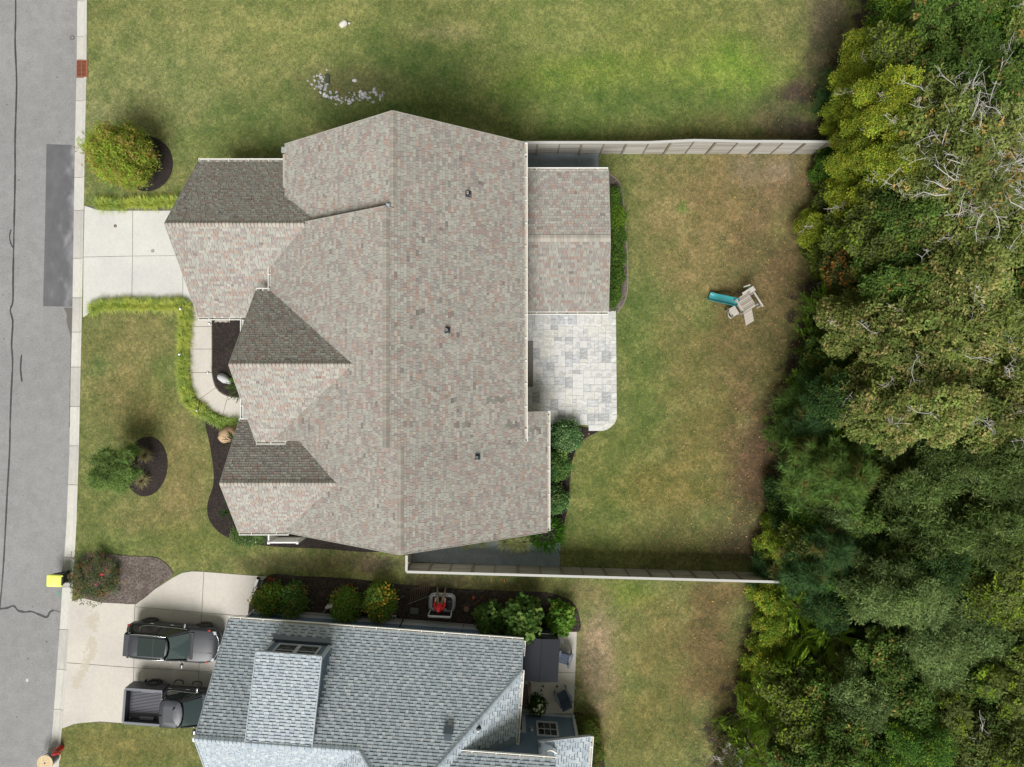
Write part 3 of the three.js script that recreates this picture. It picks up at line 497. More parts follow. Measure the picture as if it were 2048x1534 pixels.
  gutter(H, V3(0.75, 2.71, -3.70), V3(4.98, 2.71, -3.70), [0, 1], [0.08, 0.5]);
  gutter(H, V3(1.86, 2.6, 1.43), V3(1.86, 2.6, 7.65), [1, 0], [0.03, 0.1]);
  gutter(H, V3(-14.18, 2.6, 7.75), V3(-11.6, 2.6, 7.75), [0, 1], [0.75]);
  gutter(H, V3(-14.18, 2.6, 1.95), V3(-13.1, 2.6, 1.95), [0, -1]);
  // low metal roof over the front door between the gables
  { const pl = new Roof([-13.92, 2.72, -3.3], [0, 1], [1, 0], 0.22, [[0, 0], [5.1, 0], [5.1, 1.9], [0, 1.9]]); const m = mat(tone(206, 212, 216), 0.45, { metalness: 0.3 }); const d = wpart('porch_roof', pl.deck(0.05), m, H);
    for (let u = 0.15; u < 5.1; u += 0.4) { const q = beam(pl.pt(u, 0.02, 0.012), pl.pt(u, 1.9, 0.012), 0.02, 0.03, pl.N); q.translate(-H.position.x, 0, -H.position.z); mesh('seam', q, m, d); }
    gutter(H, V3(-13.94, 2.72, -3.3), V3(-13.94, 2.72, 1.8), [-1, 0]);
    wpart('porch_post', merge([box(0.18, 2.65, 0.18, -13.7, 1.325, -2.9), box(0.18, 2.65, 0.18, -13.7, 1.325, 1.5)]), whiteM, H); }
  for (const z of [-10.7, -7.4, -4.1]) wpart('porch_post', box(0.2, 2.62, 0.2, 4.6, 1.31, z), whiteM, H);
  // vent pipes with lead boots
  for (const [x, y] of [[936, 388], [894, 660], [954, 913]]) {
    const pl = y > 900 ? P.southEast : P.east; let c = at(x, y, 5); for (let i = 0; i < 6; i++) { const hh = pl.height(c.x, c.z); c = at(x, y, hh); }
    const boot = wpart('vent_boot', merge([box(0.32, 0.012, 0.3, 0.03, 0, 0).applyMatrix4(new THREE.Matrix4().makeRotationZ(-Math.atan(pl.p))), cyl(0.06, 0.11, 0.14, 0, 0.06, 0, 16)]).translate(c.x, c.y + 0.025, c.z), mat(tone(84, 90, 100), 0.6, { metalness: 0.4 }), H);
    const pipeM = mat(tone(225, 225, 225), 0.5); const q = merge([new THREE.CylinderGeometry(0.045, 0.045, 0.34, 14, 1, true).translate(c.x, c.y + 0.18, c.z), new THREE.TorusGeometry(0.042, 0.008, 6, 14).rotateX(Math.PI / 2).translate(c.x, c.y + 0.35, c.z)]); q.translate(-H.position.x, 0, -H.position.z); mesh('vent_pipe', q, pipeM, boot);
  }
  wpart('gutter_box', rbox(0.22, 0.12, 0.28, 0.01, -11.24, 4.5, -11.5), mat(tone(176, 178, 180), 0.5), H);
}
// ---------------------------------------------------------------- white screen by the south wall
{
  const S = thing('utility_screen', 'white board screen with capped posts against the south wall of the brown-roofed house', 'screen', V3(gx(555), 0, gz(1074)));
  const L = gx(610) - gx(555), hB = 0.16;
  for (const x of [0, L]) { const p = mesh('post', box(0.1, 1.42, 0.1, x, 0.71, 0), whiteM, S); mesh('post_cap', merge([box(0.14, 0.03, 0.14, x, 1.435, 0), new THREE.ConeGeometry(0.095, 0.07, 4).rotateY(Math.PI / 4).translate(x, 1.485, 0)]), whiteM, p); }
  for (let k = 0; k < 7; k++) { mesh('board', rbox(L - 0.1, 0.15, 0.03, 0.006, L / 2, 0.2 + k * 0.18, 0), whiteM, S); mesh('board', rbox(0.03, 0.15, 0.6, 0.006, -0.02, 0.2 + k * 0.18, -0.37), whiteM, S); }
  mesh('rail', box(L - 0.06, 0.04, 0.07, L / 2, 1.38, 0), whiteM, S); mesh('rail', box(0.07, 0.04, 0.62, -0.02, 1.38, -0.36), whiteM, S);
}
// ---------------------------------------------------------------- travertine patio
{
  const g = new THREE.Group(); g.name = 'patio'; g.userData.kind = 'structure'; scene.add(g);
  const travT = (seed, r, gg, b, k) => tex(128, 128, (i, j) => { const u = i / 128, v = j / 128, w = fbm(u * 3 + seed, v * 2, 3, seed), a = fbm(u * 3 + 2 * w + seed * 3, v * 7 + 2 * w, 4, seed + 5) - 0.5, vein = sstep(0.035, 0, Math.abs(fbm(u * 4 + seed, v * 4 + w * 2, 3, seed + 9) - 0.5)), n = hash2(i, j, seed) - 0.5; const q = 1 + k * a - 0.10 * vein * k + 0.03 * n; return texel(r * q, gg * q, b * q); });
  const mats = [[232, 231, 228, .26], [236, 235, 232, .2], [226, 225, 223, .34], [218, 219, 221, .42], [231, 228, 221, .3], [208, 209, 212, .45], [235, 232, 226, .25], [224, 225, 227, .5], [190, 191, 193, .45]].map(([a, b, c, k], i) => mat(0xffffff, 0.7, { map: travT(i * 7 + 3, a, b, c, k) }));
  mesh('joint_bed', plate(grid([[1041, 624], [1231, 624], [1234, 830], [1222, 853], [1206, 861], [1178, 862], [1176, 850], [1041, 850]]), 0.02, 0.06), mat(tone(188, 184, 176), 1), g);
  // modular pattern on a 0.2 m grid
  const U = 0.203, x0 = gx(1050), z0 = gz(623), nx = 24, nz = 31, used = new Uint8Array(nx * nz), r = rng(77);
  const inside = (px, py) => px < 1233 && py < 849 && !(px > 1222 && py > 845);
  const sizes = [[3, 2], [2, 3], [2, 2], [3, 2], [2, 2], [2, 1], [1, 1], [3, 3]];
  for (let j = 0; j < nz; j++) for (let i = 0; i < nx; i++) {
    if (used[j * nx + i]) continue; let pick = [1, 1];
    for (let t = 0; t < 10; t++) { const [w, h] = sizes[Math.floor(r() * sizes.length)]; if (i + w > nx || j + h > nz) continue; let ok = true; for (let b = 0; b < h && ok; b++) for (let a = 0; a < w; a++) if (used[(j + b) * nx + i + a]) { ok = false; break; } if (ok) { pick = [w, h]; break; } }
    const [w, h] = pick; for (let b = 0; b < h; b++) for (let a = 0; a < w; a++) used[(j + b) * nx + i + a] = 1;
    const cx = x0 + (i + w / 2) * U, cz = z0 + (j + h / 2) * U, px = cx * 36 + 1024, py = cz * 36 + 767; if (px > 1222 || py > 847) continue;
    const tile = rbox(w * U - 0.007, 0.03, h * U - 0.007, 0.003, 0, 0, 0, 1); mesh('tile', tile, mats[Math.floor(Math.pow(r(), 1.5) * mats.length)], g).position.set(cx, 0.045 + 0.002 * r(), cz);
  }
  // bullnose border on the east and round the corner, strip along the house steps
  for (let k = 0; k < 14; k++) { const y = 622 + k * 14.8; mesh('tile', plate(inset(grid([[1222.5, y], [1231.6 + k * 0.15, y], [1231.8 + k * 0.15, y + 14.6], [1222.5, y + 14.6]]), 0.004), 0.064, 0.04, 0.006), mats[(k * 5) % 5], g); }
  mesh('tile', plate(inset(grid([[1222.5, 829.5], [1234, 829.5], [1233, 838], [1229, 847], [1223, 853], [1214, 859], [1206, 861.5], [1206, 849], [1216, 845], [1222, 838]]), 0.004), 0.064, 0.04, 0.006), mats[4], g);
  mesh('tile', plate(inset(grid([[1177, 849.5], [1206, 849.5], [1206, 861.5], [1177, 861.5]]), 0.004), 0.064, 0.04, 0.006), mats[1], g);
  // raised step along the porch
  for (let k = 0; k < 8; k++) mesh('step_stone', rbox(0.46, 0.12, 0.66, 0.015, gx(1070 + 8 + k * 16.6), 0.12, gz(638)), mats[[1, 0, 5, 7, 5, 1, 0, 6][k]], g);
  // rug by the back door
  const rugT = tex(64, 256, (i, j) => { const a = ((i >> 3) + (j >> 4)) % 2, n = hash2(i, j, 2) - 0.5, k = 128 + 16 * a + 22 * n; return texel(k, k - 3, k - 10); });
  const rug = solo('outdoor_rug', rbox(0.62, 0.02, 2.55, 0.008, gx(1055), 0.072, gz(728)), mat(0xffffff, 1, { map: rugT }), 'long grey-brown outdoor mat on the pale stone patio by the back wall', 'mat');
}

// ================================================================ the blue house
{
  const E0 = [-14.62, 12.16], cs = 0.9973, sn = 0.0732, ux = [cs, sn], vx = [-sn, cs], neg = (a) => [-a[0], -a[1]];
  const Q = (u, v) => [E0[0] + u * cs - v * sn, E0[1] + u * sn + v * cs];
  const Q3 = (u, v, h) => { const q = Q(u, v); return V3(q[0], h, q[1]); };
  const A = (u, v, h) => { const q = Q(u, v); return [q[0], h, q[1]]; };
  const H = thing('blue_house', 'blue sided house with pale blue-grey shingles, a dormer and white gutters', 'house', V3(-7, 0, 17));
  const deckM = mat(tone(140, 152, 164), 0.9), blueM = mat(tone(112, 136, 162), 0.7), whiteT = mat(new THREE.Color().setRGB(0.62, 0.65, 0.70), 0.5), trim = mat(tone(206, 214, 226), 0.5);
  const P = {
    north: new Roof(A(0, 0, 2.8), ux, vx, 0.69, [[0, 0], [15.23, 0], [15.23, 1.25], [9.83, 6.65], [7.8, 4.62], [0, 4.62]]),
    wingSouth: new Roof(A(0, 9.24, 2.8), ux, neg(vx), 0.69, [[0, 0], [9, 0], [7.8, 4.62], [0, 4.62]]),
    west: new Roof(A(3.15, 4.62, 2.8), vx, ux, 0.69, [[0, 4.62], [2.03, 6.68], [4.6, 6.68], [4.6, 0.1]]),
    east: new Roof(A(15.23, 1.25, 3.65), vx, neg(ux), 0.69, [[0, 0], [3.7, 0], [5.6, 2.2], [5.4, 5.4]]),
    tallNorth: new Roof(A(11.6, 4.6, 5.5), ux, vx, 0.69, [[0, 0], [5.5, 0], [5.5, 3], [0, 3]]),
    lowEast: new Roof(A(19.08, 4.65, 2.9), vx, neg(ux), 0.36, [[0, 0], [4.4, 0], [4.4, 2.75], [0, 2.75]]),
    dormer: new Roof(A(2.4, 0.55, 5.4), ux, vx, 0.147, [[0, 0], [3.13, 0], [3.13, 4.12], [0, 4.12]]),
  };
  const planes = Object.values(P), decks = planes.map((pl) => wpart('roof', pl.deck(0.08), deckM, H));
  const D = Object.fromEntries(Object.keys(P).map((k, i) => [k, decks[i]]));
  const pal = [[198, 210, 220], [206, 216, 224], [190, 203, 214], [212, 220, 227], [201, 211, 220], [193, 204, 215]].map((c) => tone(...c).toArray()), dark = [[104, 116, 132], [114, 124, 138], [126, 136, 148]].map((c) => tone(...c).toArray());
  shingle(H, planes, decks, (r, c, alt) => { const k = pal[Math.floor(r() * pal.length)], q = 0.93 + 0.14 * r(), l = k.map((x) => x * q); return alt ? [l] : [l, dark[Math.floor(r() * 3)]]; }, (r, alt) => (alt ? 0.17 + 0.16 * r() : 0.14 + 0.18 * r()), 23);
  const caps = [[196, 209, 220], [204, 215, 224], [188, 201, 214]].map((c) => mat(tone(...c), 0.95));
  ridge(H, D.north, Q3(0, 4.62, 5.99), Q3(7.8, 4.62, 5.99), 0.69, 0.69, caps, 1, 0.2, 0.19);
  ridge(H, D.north, Q3(7.8, 4.62, 5.99), Q3(9.83, 6.65, 7.39), 0.6, 0.6, caps, 2, 0.2, 0.19);
  ridge(H, D.east, Q3(15.23, 1.25, 3.66), Q3(9.83, 6.65, 7.39), 0.6, 0.6, caps, 3, 0.2, 0.19);
  ridge(H, D.dormer, Q3(2.4, 4.62, 6.02), Q3(5.53, 4.62, 6.02), 0.147, 0.69, caps, 4, 0.3, 0.16);
  const rk = (pl, u, r0, r1, m = trim) => wpart('rake_board', beam(pl.pt(u, r0 * pl.k, -0.05), pl.pt(u, r1 * pl.k, -0.05), 0.04, 0.2, pl.N), m, H);
  rk(P.north, -0.02, 0, 4.62); rk(P.wingSouth, -0.02, 0, 4.62); rk(P.north, 15.25, 0, 1.25); rk(P.lowEast, -0.03, 0, 2.75); rk(P.dormer, -0.02, 0, 4.1); rk(P.dormer, 3.15, 0, 4.1);
  wpart('dormer_fascia', beam(P.dormer.pt(0, -0.02, -0.06), P.dormer.pt(3.13, -0.02, -0.06), 0.04, 0.16), trim, H);
  gutter(H, Q3(0, 0, 2.8), Q3(15.25, 0, 2.8), neg(vx), [0.035, 0.96]);
  gutter(H, Q3(15.25, 0.02, 2.8), Q3(15.25, 0.8, 2.8), ux);
  gutter(H, Q3(15.25, 1.2, 3.66), Q3(15.25, 4.95, 3.66), ux, [0.03]);
  gutter(H, Q3(12.5, 4.6, 5.5), Q3(17.1, 4.6, 5.5), neg(vx), [0.85]);
  gutter(H, Q3(19.1, 4.65, 2.9), Q3(19.1, 9.0, 2.9), ux, [0.08]);
  // a wall in the house's own axes with lapped boards; from (u0, v0) to (u1, v1), outside on the side of `out`
  const place = (g, u, v, h, turn = 0) => g.rotateY(-Math.atan2(sn, cs) + turn).translate(...A(u, v, h));
  const core = (u0, u1, v0, v1, h, name = 'wall') => wpart(name, place(box(u1 - u0, h, v1 - v0), (u0 + u1) / 2, (v0 + v1) / 2, h / 2), blueM, H);
  const w1 = core(0.42, 14.85, 0.42, 8.8, 2.8), w2 = core(11.6, 16.4, 4.98, 9, 5.45), w3 = core(16.4, 18.4, 4.98, 9, 2.95);
  const lap = (w, u0, u1, v, h0, h1) => { for (let h = h0; h < h1; h += 0.135) { const b = new THREE.BoxGeometry(u1 - u0, 0.13, 0.014).rotateX(0.06); const g = place(b, (u0 + u1) / 2, v, h + 0.065); g.translate(-H.position.x, 0, -H.position.z); mesh('siding_board', g, blueM, w); } };
  lap(w1, 0.5, 14.8, 0.408, 0.62, 2.6); lap(w2, 14.9, 16.36, 4.968, 0.3, 5.4); lap(w3, 16.36, 18.3, 4.968, 0.3, 2.9); lap(w2, 12.2, 14.85, 4.968, 3.6, 5.4);
  const bar = (n, u0, v0, h0, u1, v1, h1, w, t, m = trim) => wpart(n, beam(Q3(u0, v0, h0), Q3(u1, v1, h1), w, t), m, H);
  bar('foundation', 0.35, 0.36, 0.17, 14.9, 0.36, 0.17, 0.14, 0.34, mat(tone(172, 172, 170), 0.9)); bar('skirt_board', 0.4, 0.385, 0.48, 14.9, 0.385, 0.48, 0.06, 0.26);
  bar('skirt_board', 15.2, 4.94, 0.15, 18.45, 4.94, 0.15, 0.06, 0.26); bar('corner_board', 18.42, 4.95, 0, 18.42, 4.95, 2.9, 0.16, 0.16); bar('corner_board', 16.42, 4.94, 3.9, 16.42, 4.94, 5.45, 0.14, 0.14); bar('corner_board', 0.4, 0.38, 0.6, 0.4, 0.38, 2.7, 0.12, 0.12); bar('corner_board', 14.88, 0.38, 0.5, 14.88, 0.38, 2.7, 0.12, 0.12);
  const glass = phys(tone(52, 52, 50), 0.06, { metalness: 0, specularIntensity: 1 }), muntin = trim;
  const windowAt = (u0, u1, h0, h1, v, cols, rows, name = 'window', t = 0.1) => {
    const w = wpart(name, merge([beam(Q3(u0 - t, v, h0 - t / 2), Q3(u1 + t, v, h0 - t / 2), 0.08, t), beam(Q3(u0 - t, v, h1 + t / 2), Q3(u1 + t, v, h1 + t / 2), 0.08, t), place(box(t, h1 - h0, 0.08), u0 - t / 2, v, (h0 + h1) / 2), place(box(t, h1 - h0, 0.08), u1 + t / 2, v, (h0 + h1) / 2)]), trim, H);
    const add = (n, g, m) => { g.translate(-H.position.x, 0, -H.position.z); mesh(n, g, m, w); };
    for (let i = 0; i < cols; i++) for (let j = 0; j < rows; j++) { const a = u0 + (u1 - u0) * i / cols, b = u0 + (u1 - u0) * (i + 1) / cols, c = h0 + (h1 - h0) * j / rows, d = h0 + (h1 - h0) * (j + 1) / rows; add('pane', place(box(b - a - 0.02, d - c - 0.02, 0.012), (a + b) / 2, v + 0.01, (c + d) / 2), glass); }
    for (let i = 1; i < cols; i++) add('muntin', place(box(0.026, h1 - h0, 0.03), u0 + (u1 - u0) * i / cols, v, (h0 + h1) / 2), muntin);
    for (let j = 1; j < rows; j++) add('meeting_rail', place(box(u1 - u0, rows === 2 ? 0.05 : 0.03, 0.034), (u0 + u1) / 2, v, h0 + (h1 - h0) * j / rows), muntin);
    return w;
  };
  windowAt(16.42, 17.38, 1.1, 2.5, 4.95, 3, 2);
  windowAt(14.4, 15.55, 0.35, 2.2, 4.94, 1, 1, 'glass_door', 0.2);
  // wall lantern
  { const c = A(16.05, 4.9, 1.9); const l = wpart('wall_lantern', merge([box(0.14, 0.04, 0.12), new THREE.ConeGeometry(0.1, 0.12, 8).translate(0, 0.34, 0), cyl(0.012, 0.012, 0.3, 0.05, 0.16, 0.04, 6), cyl(0.012, 0.012, 0.3, -0.05, 0.16, 0.04, 6)]).translate(...c), trim, H); const q = box(0.1, 0.24, 0.1, 0, 0.16, 0).translate(...c); q.translate(-H.position.x, 0, -H.position.z); mesh('lantern_glass', q, mat(tone(150, 120, 104), 0.3), l); }
  // dormer front and cheeks
  const dw = wpart('dormer', merge([place(box(2.9, 2.0, 3.0), 3.98, 2.3, 4.3)]), blueM, H);
  const dpart = (n, g, m) => { g.translate(-H.position.x, 0, -H.position.z); mesh(n, g, m, dw); };
  for (let h = 3.4; h < 5.3; h += 0.135) { dpart('siding_board', place(new THREE.BoxGeometry(0.014, 0.13, 2.9), 5.444, 2.26, h + 0.065), blueM); }
  for (const u of [2.55, 5.41]) dpart('corner_board', place(box(0.14, 2.0, 0.06), u, 0.775, 4.3), trim);
  dpart('corner_board', place(box(0.04, 2.0, 0.14), 5.45, 0.86, 4.3), trim);
  dpart('flashing', beam(Q3(2.45, 0.74, 3.35), Q3(5.55, 0.74, 3.35), 0.16, 0.03), mat(tone(70, 76, 88), 0.5));
  windowAt(3.02, 3.92, 3.7, 5.05, 0.77, 1, 2, 'window', 0.09); windowAt(4.1, 5.0, 3.7, 5.05, 0.77, 1, 2, 'window', 0.09);
  // vents
  const onRoof = (pl, px, py) => { let c = at(px, py, 5); for (let i = 0; i < 7; i++) { const h = pl.height(c.x, c.z); c = at(px, py, h > 0 ? h : 5); } return c; };
  { const c = onRoof(P.north, 897, 1462), pl = P.north, M = new THREE.Matrix4().makeBasis(pl.U, pl.V, pl.N).setPosition(c); const v = wpart('roof_vent', place3(new THREE.BoxGeometry(0.46, 0.36, 0.16).translate(0, -0.02, 0.09), M), mat(tone(84, 92, 104), 0.6), H);
    const q = place3(new THREE.BoxGeometry(0.36, 0.28, 0.02).translate(0, 0.3, 0.02), M); q.translate(-H.position.x, 0, -H.position.z); mesh('flange', q, mat(tone(128, 140, 154), 0.5), v); }
  { const c = onRoof(P.east, 957, 1456); const b = wpart('vent_boot', cyl(0.07, 0.13, 0.16, c.x, c.y + 0.06, c.z, 14), mat(tone(54, 56, 62), 0.7), H); const q = cyl(0.045, 0.045, 0.36, c.x, c.y + 0.2, c.z, 12); q.translate(-H.position.x, 0, -H.position.z); mesh('vent_pipe', q, mat(tone(224, 226, 228), 0.5), b); }
  // downpipe elbow over the low roof
  wpart('downpipe', pipe([Q3(16.75, 4.75, 5.3), Q3(16.72, 4.85, 4.4), Q3(16.75, 4.95, 4.05), Q3(17.0, 5.0, 3.86), Q3(17.3, 5.2, 3.72)], 0.055, 30, 8), whiteM, H);
  wpart('gutter_elbow', rbox(0.14, 0.2, 0.22, 0.05, ...A(-0.12, 4.75, 5.75)), whiteM, H);
}

// ================================================================ plants
function tri(list) { const g = new THREE.BufferGeometry(); g.setAttribute('position', new THREE.BufferAttribute(new Float32Array(list), 3)); g.computeVertexNormals(); return g; }
function leafBunch(seed, n, rad, len, wid, flatness = 0.5) { // n folded leaves thrown about a centre
  const r = rng(seed), P = [];
  for (let i = 0; i < n; i++) {
    const c = V3(r() - 0.5, r() - 0.5, r() - 0.5).multiplyScalar(2 * rad), d = V3(r() - 0.5, (r() - 0.6) * (1 - flatness), r() - 0.5).normalize(), up = V3((r() - 0.5) * 1.2, 1, (r() - 0.5) * 1.2).normalize(), s = new THREE.Vector3().crossVectors(d, up).normalize();
    const a = c.clone(), b = c.clone().addScaledVector(d, len * (0.75 + 0.5 * r())), m = c.clone().addScaledVector(d, len * 0.5), l = m.clone().addScaledVector(s, wid / 2).addScaledVector(up, -wid * 0.15), q = m.clone().addScaledVector(s, -wid / 2).addScaledVector(up, -wid * 0.15);
    P.push(...a.toArray(), ...l.toArray(), ...b.toArray(), ...a.toArray(), ...b.toArray(), ...q.toArray());
  }
  return tri(P);
}
function needleTuft(seed, n, len, wid) { const r = rng(seed), P = []; for (let i = 0; i < n; i++) { const d = V3(r() - 0.5, (r() - 0.25), r() - 0.5).normalize(), s = new THREE.Vector3().crossVectors(d, V3(r() - .5, r() - .5, r() - .5)).normalize(), L = len * (0.7 + 0.5 * r()); P.push(...s.clone().multiplyScalar(wid).toArray(), ...s.clone().multiplyScalar(-wid).toArray(), ...d.multiplyScalar(L).toArray()); } return tri(P); }
function frond(seed, len, wid, n) { // a spray pointing along +z, rising a little
  const r = rng(seed), P = []; for (let i = 0; i < n; i++) { const t = (i + 0.5) / n, z = t * len, y = 0.12 * len * Math.sin(t * 2), w = wid * (1 - 0.75 * t) * (0.7 + 0.6 * r()); for (const s of [-1, 1]) P.push(0, y, z, s * w, y - 0.02 + 0.05 * r(), z + w * 0.9, s * w * 0.25, y + 0.03, z + len / n * 1.5); } return tri(P);
}
function bladeTuft(seed, n, len, wid, spread) { // arching blades from one crown
  const r = rng(seed), P = [];
  for (let i = 0; i < n; i++) {
    const a = r() * 6.2832, L = len * (0.6 + 0.5 * r()), k = spread * (0.45 + 0.75 * r()), o = V3(Math.cos(a), 0, Math.sin(a)), s = V3(-o.z, 0, o.x), B = [];
    for (let q = 0; q <= 3; q++) { const t = q / 3; B.push(o.clone().multiplyScalar(L * k * t * (0.4 + 0.6 * t)).add(V3(0, L * (1.5 * t - 1.1 * t * t * k), 0))); }
    for (let q = 0; q < 3; q++) { const w0 = wid * (1 - q / 3.2), w1 = wid * (1 - (q + 1) / 3.2), A = B[q].clone().addScaledVector(s, w0), C = B[q].clone().addScaledVector(s, -w0), D = B[q + 1].clone().addScaledVector(s, w1), E = B[q + 1].clone().addScaledVector(s, -w1); P.push(...A.toArray(), ...C.toArray(), ...D.toArray(), ...C.toArray(), ...E.toArray(), ...D.toArray()); }
  }
  return tri(P);
}
const LEAF = {
  broad: [1, 2, 3].map((s) => leafBunch(s, 9, 0.17, 0.15, 0.085)), small: [4, 5, 6].map((s) => leafBunch(s, 14, 0.13, 0.085, 0.05)), long: [7, 8, 9].map((s) => leafBunch(s, 12, 0.15, 0.17, 0.042, 0.3)),
  needle: [10, 11].map((s) => needleTuft(s, 80, 0.40, 0.013)), frond: [12, 13].map((s) => frond(s, 0.62, 0.09, 14)), spray: [14, 15].map((s) => frond(s, 0.42, 0.05, 9)), fig: [16, 17].map((s) => leafBunch(s, 6, 0.15, 0.24, 0.2, 0.7)),
};
const leafMat = new THREE.MeshPhysicalMaterial({ color: 0xffffff, roughness: 0.85, transmission: 0.42, thickness: 0, specularIntensity: 0.15 });
const barkPale = mat(tone(222, 217, 212), 0.9), barkGrey = mat(tone(132, 120, 112), 0.95), barkBrown = mat(tone(104, 86, 72), 0.95);
// one InstancedMesh of leaf bunches; spots = [{p, s, dir?, c}]
function foliage(parent, spots, kind, seed, name = 'crown', material = leafMat) {
  const r = rng(seed), im = new THREE.InstancedMesh(LEAF[kind][seed % LEAF[kind].length], material, spots.length), q = new THREE.Quaternion(), e = new THREE.Euler(), M = new THREE.Matrix4();
  spots.forEach((s, i) => {
    if (s.dir) { q.setFromUnitVectors(V3(0, 0, 1), s.dir); const q2 = new THREE.Quaternion().setFromAxisAngle(V3(0, 0, 1), (r() - 0.5) * 1.2); q.multiply(q2); } else q.setFromEuler(e.set((r() - 0.5) * 0.8, r() * 6.2832, (r() - 0.5) * 0.8));
    M.compose(s.p, q, V3(s.s, s.s, s.s)); im.setMatrixAt(i, M); im.setColorAt(i, s.c);
  });
  im.name = name; im.castShadow = im.receiveShadow = true; im.userData.kind = 'stuff'; parent.add(im); return im;
}
// base colours (linear) of leaves: [r, g, b] with variation
const leafTone = (r, base, alt, share = 0.12, vary = 0.5) => { const b = r() < share ? alt : base, k = 1.55 * (1 - vary / 2 + vary * r()), h = (r() - 0.5) * 0.16; return new THREE.Color().setRGB(b[0] * k * (1 + h), b[1] * k * 1.06, b[2] * k * 0.8 * (1 - h)); };
function limbs(r, top, base, tips, r0) { // tapered trunk and limbs to the given tips; everything relative to the tree's foot
  const G = [], fork = V3(top.x * 0.4, base, top.z * 0.4);
  G.push(rod(V3(0, -0.05, 0), fork, r0, r0 * 0.75, 9));
  for (const t of tips) { const m = fork.clone().lerp(t, 0.5).add(V3((r() - 0.5) * 0.5, 0.25 * r(), (r() - 0.5) * 0.5)); G.push(rod(fork, m, r0 * 0.5, r0 * 0.32, 7), rod(m, t, r0 * 0.32, r0 * 0.08, 6)); }
  return merge(G);
}
// trees of the wood stand on its floor: the trunk's foot may not come out on the lawn
function stand(px, py, o, part) {
  let hc = Math.max(1.1, o.h - o.r * part);
  if (o.wood) { const k = (CAM_H - hc) / CAM_H, e = edgeX(woodEdge, 767 + (py - 767) * k) + 22, lim = CAM_H * (1 - (e - 1024) / (px - 1024)); hc = clamp(hc, 1.1, Math.max(1.1, lim)); o.r *= (CAM_H - hc) / 31; }
  o.h = hc + o.r * part; const f = at(px, py, hc); f.y = 0; return [hc, f];
}
function broadTree(name, label, category, px, py, o, group) {
  const r = rng(o.seed), [hc, foot] = stand(px, py, o, 0.55);
  const t = thing(name, label, category, foot, 0, group), lobes = [], n = o.lobes ?? 13;
  for (let i = 0; i < n; i++) { const a = i * 2.4 + r() * 0.8, f = Math.sqrt((i + 0.3) / n), d = o.r * f * 0.82, rl = o.r * (0.24 + 0.14 * r()) * (1.15 - 0.3 * f); lobes.push({ c: V3(Math.cos(a) * d, Math.max(rl * 0.5, hc + o.r * (0.5 - 0.95 * f * f + (r() - 0.5) * 0.65)), Math.sin(a) * d), r: rl }); }
  mesh('trunk', limbs(r, V3(0, o.h, 0), hc * 0.55, lobes.map((l) => l.c.clone().setY(l.c.y - l.r * 0.1)), 0.04 + o.r * 0.04), o.bark ?? barkGrey, t);
  const spots = [], per = Math.round((o.n ?? 900) / n), vol = o.loose ?? 0.5;
  for (const l of lobes) { const tint = 0.7 + 0.55 * r(); for (let k = 0; k < per; k++) {
    const y = clamp(r() * 1.7 - 0.7, -0.7, 1), a = r() * 6.2832, s = Math.sqrt(Math.max(0, 1 - y * y)), rr = l.r * (1 - vol * r() * r() + 0.35 * Math.pow(r(), 4)) * (0.8 + 0.45 * fbm(a * 1.5 + l.c.x, y * 3 + l.c.z, 2, o.seed));
    spots.push({ p: V3(l.c.x + Math.cos(a) * s * rr, Math.max(0.1, l.c.y + y * rr * 0.85), l.c.z + Math.sin(a) * s * rr), s: (o.size ?? 1) * (0.6 + 0.65 * r()), c: leafTone(r, o.c, o.c2 ?? o.c, o.share, o.vary).multiplyScalar(tint) });
  } }
  foliage(t, spots, o.leaf ?? 'broad', o.seed);
  if (o.twigs) { // pale bare boughs reaching through the leaves
    const G = [], fork = V3(0, hc - o.r * 0.25, 0); for (let i = 0; i < o.twigs; i++) {
      const a = i * 2.4 + r(), L = o.r * (0.55 + 0.5 * r()); const lb = lobes[i % n]; let p = fork.clone().lerp(lb.c, 0.55), d = V3(Math.cos(a) * 0.7 + lb.c.x / o.r * 0.6, 0.75 + 0.6 * r(), Math.sin(a) * 0.7 + lb.c.z / o.r * 0.6).normalize(), w = o.thick ?? 0.032;
      for (let s = 0; s < 5; s++) {
        const q = p.clone().addScaledVector(d, L * 0.26); G.push(rod(p, q, w, w * 0.75, 6)); w *= 0.75;
        if (s > 0) for (let k = 0; k < 2; k++) { const e = q.clone().add(V3((r() - .5) * .9, 0.02 + .28 * r(), (r() - .5) * .9).multiplyScalar(0.8 * o.r / 1.8)), m = p.clone().lerp(q, 0.3 + 0.6 * r()); G.push(rod(m, e, w * 0.5, 0.007, 5)); if (s > 1) { const f2 = m.clone().lerp(e, 0.5); G.push(rod(f2, f2.clone().add(V3((r() - .5) * .45, .03 + .1 * r(), (r() - .5) * .45)), 0.010, 0.005, 4)); } }
        p = q; d = d.add(V3((r() - .5) * 1.3, -0.14, (r() - .5) * 1.3)).normalize();
      }
    }
    mesh('bare_bough', merge(G), barkPale, t);
  }
  return t;
}
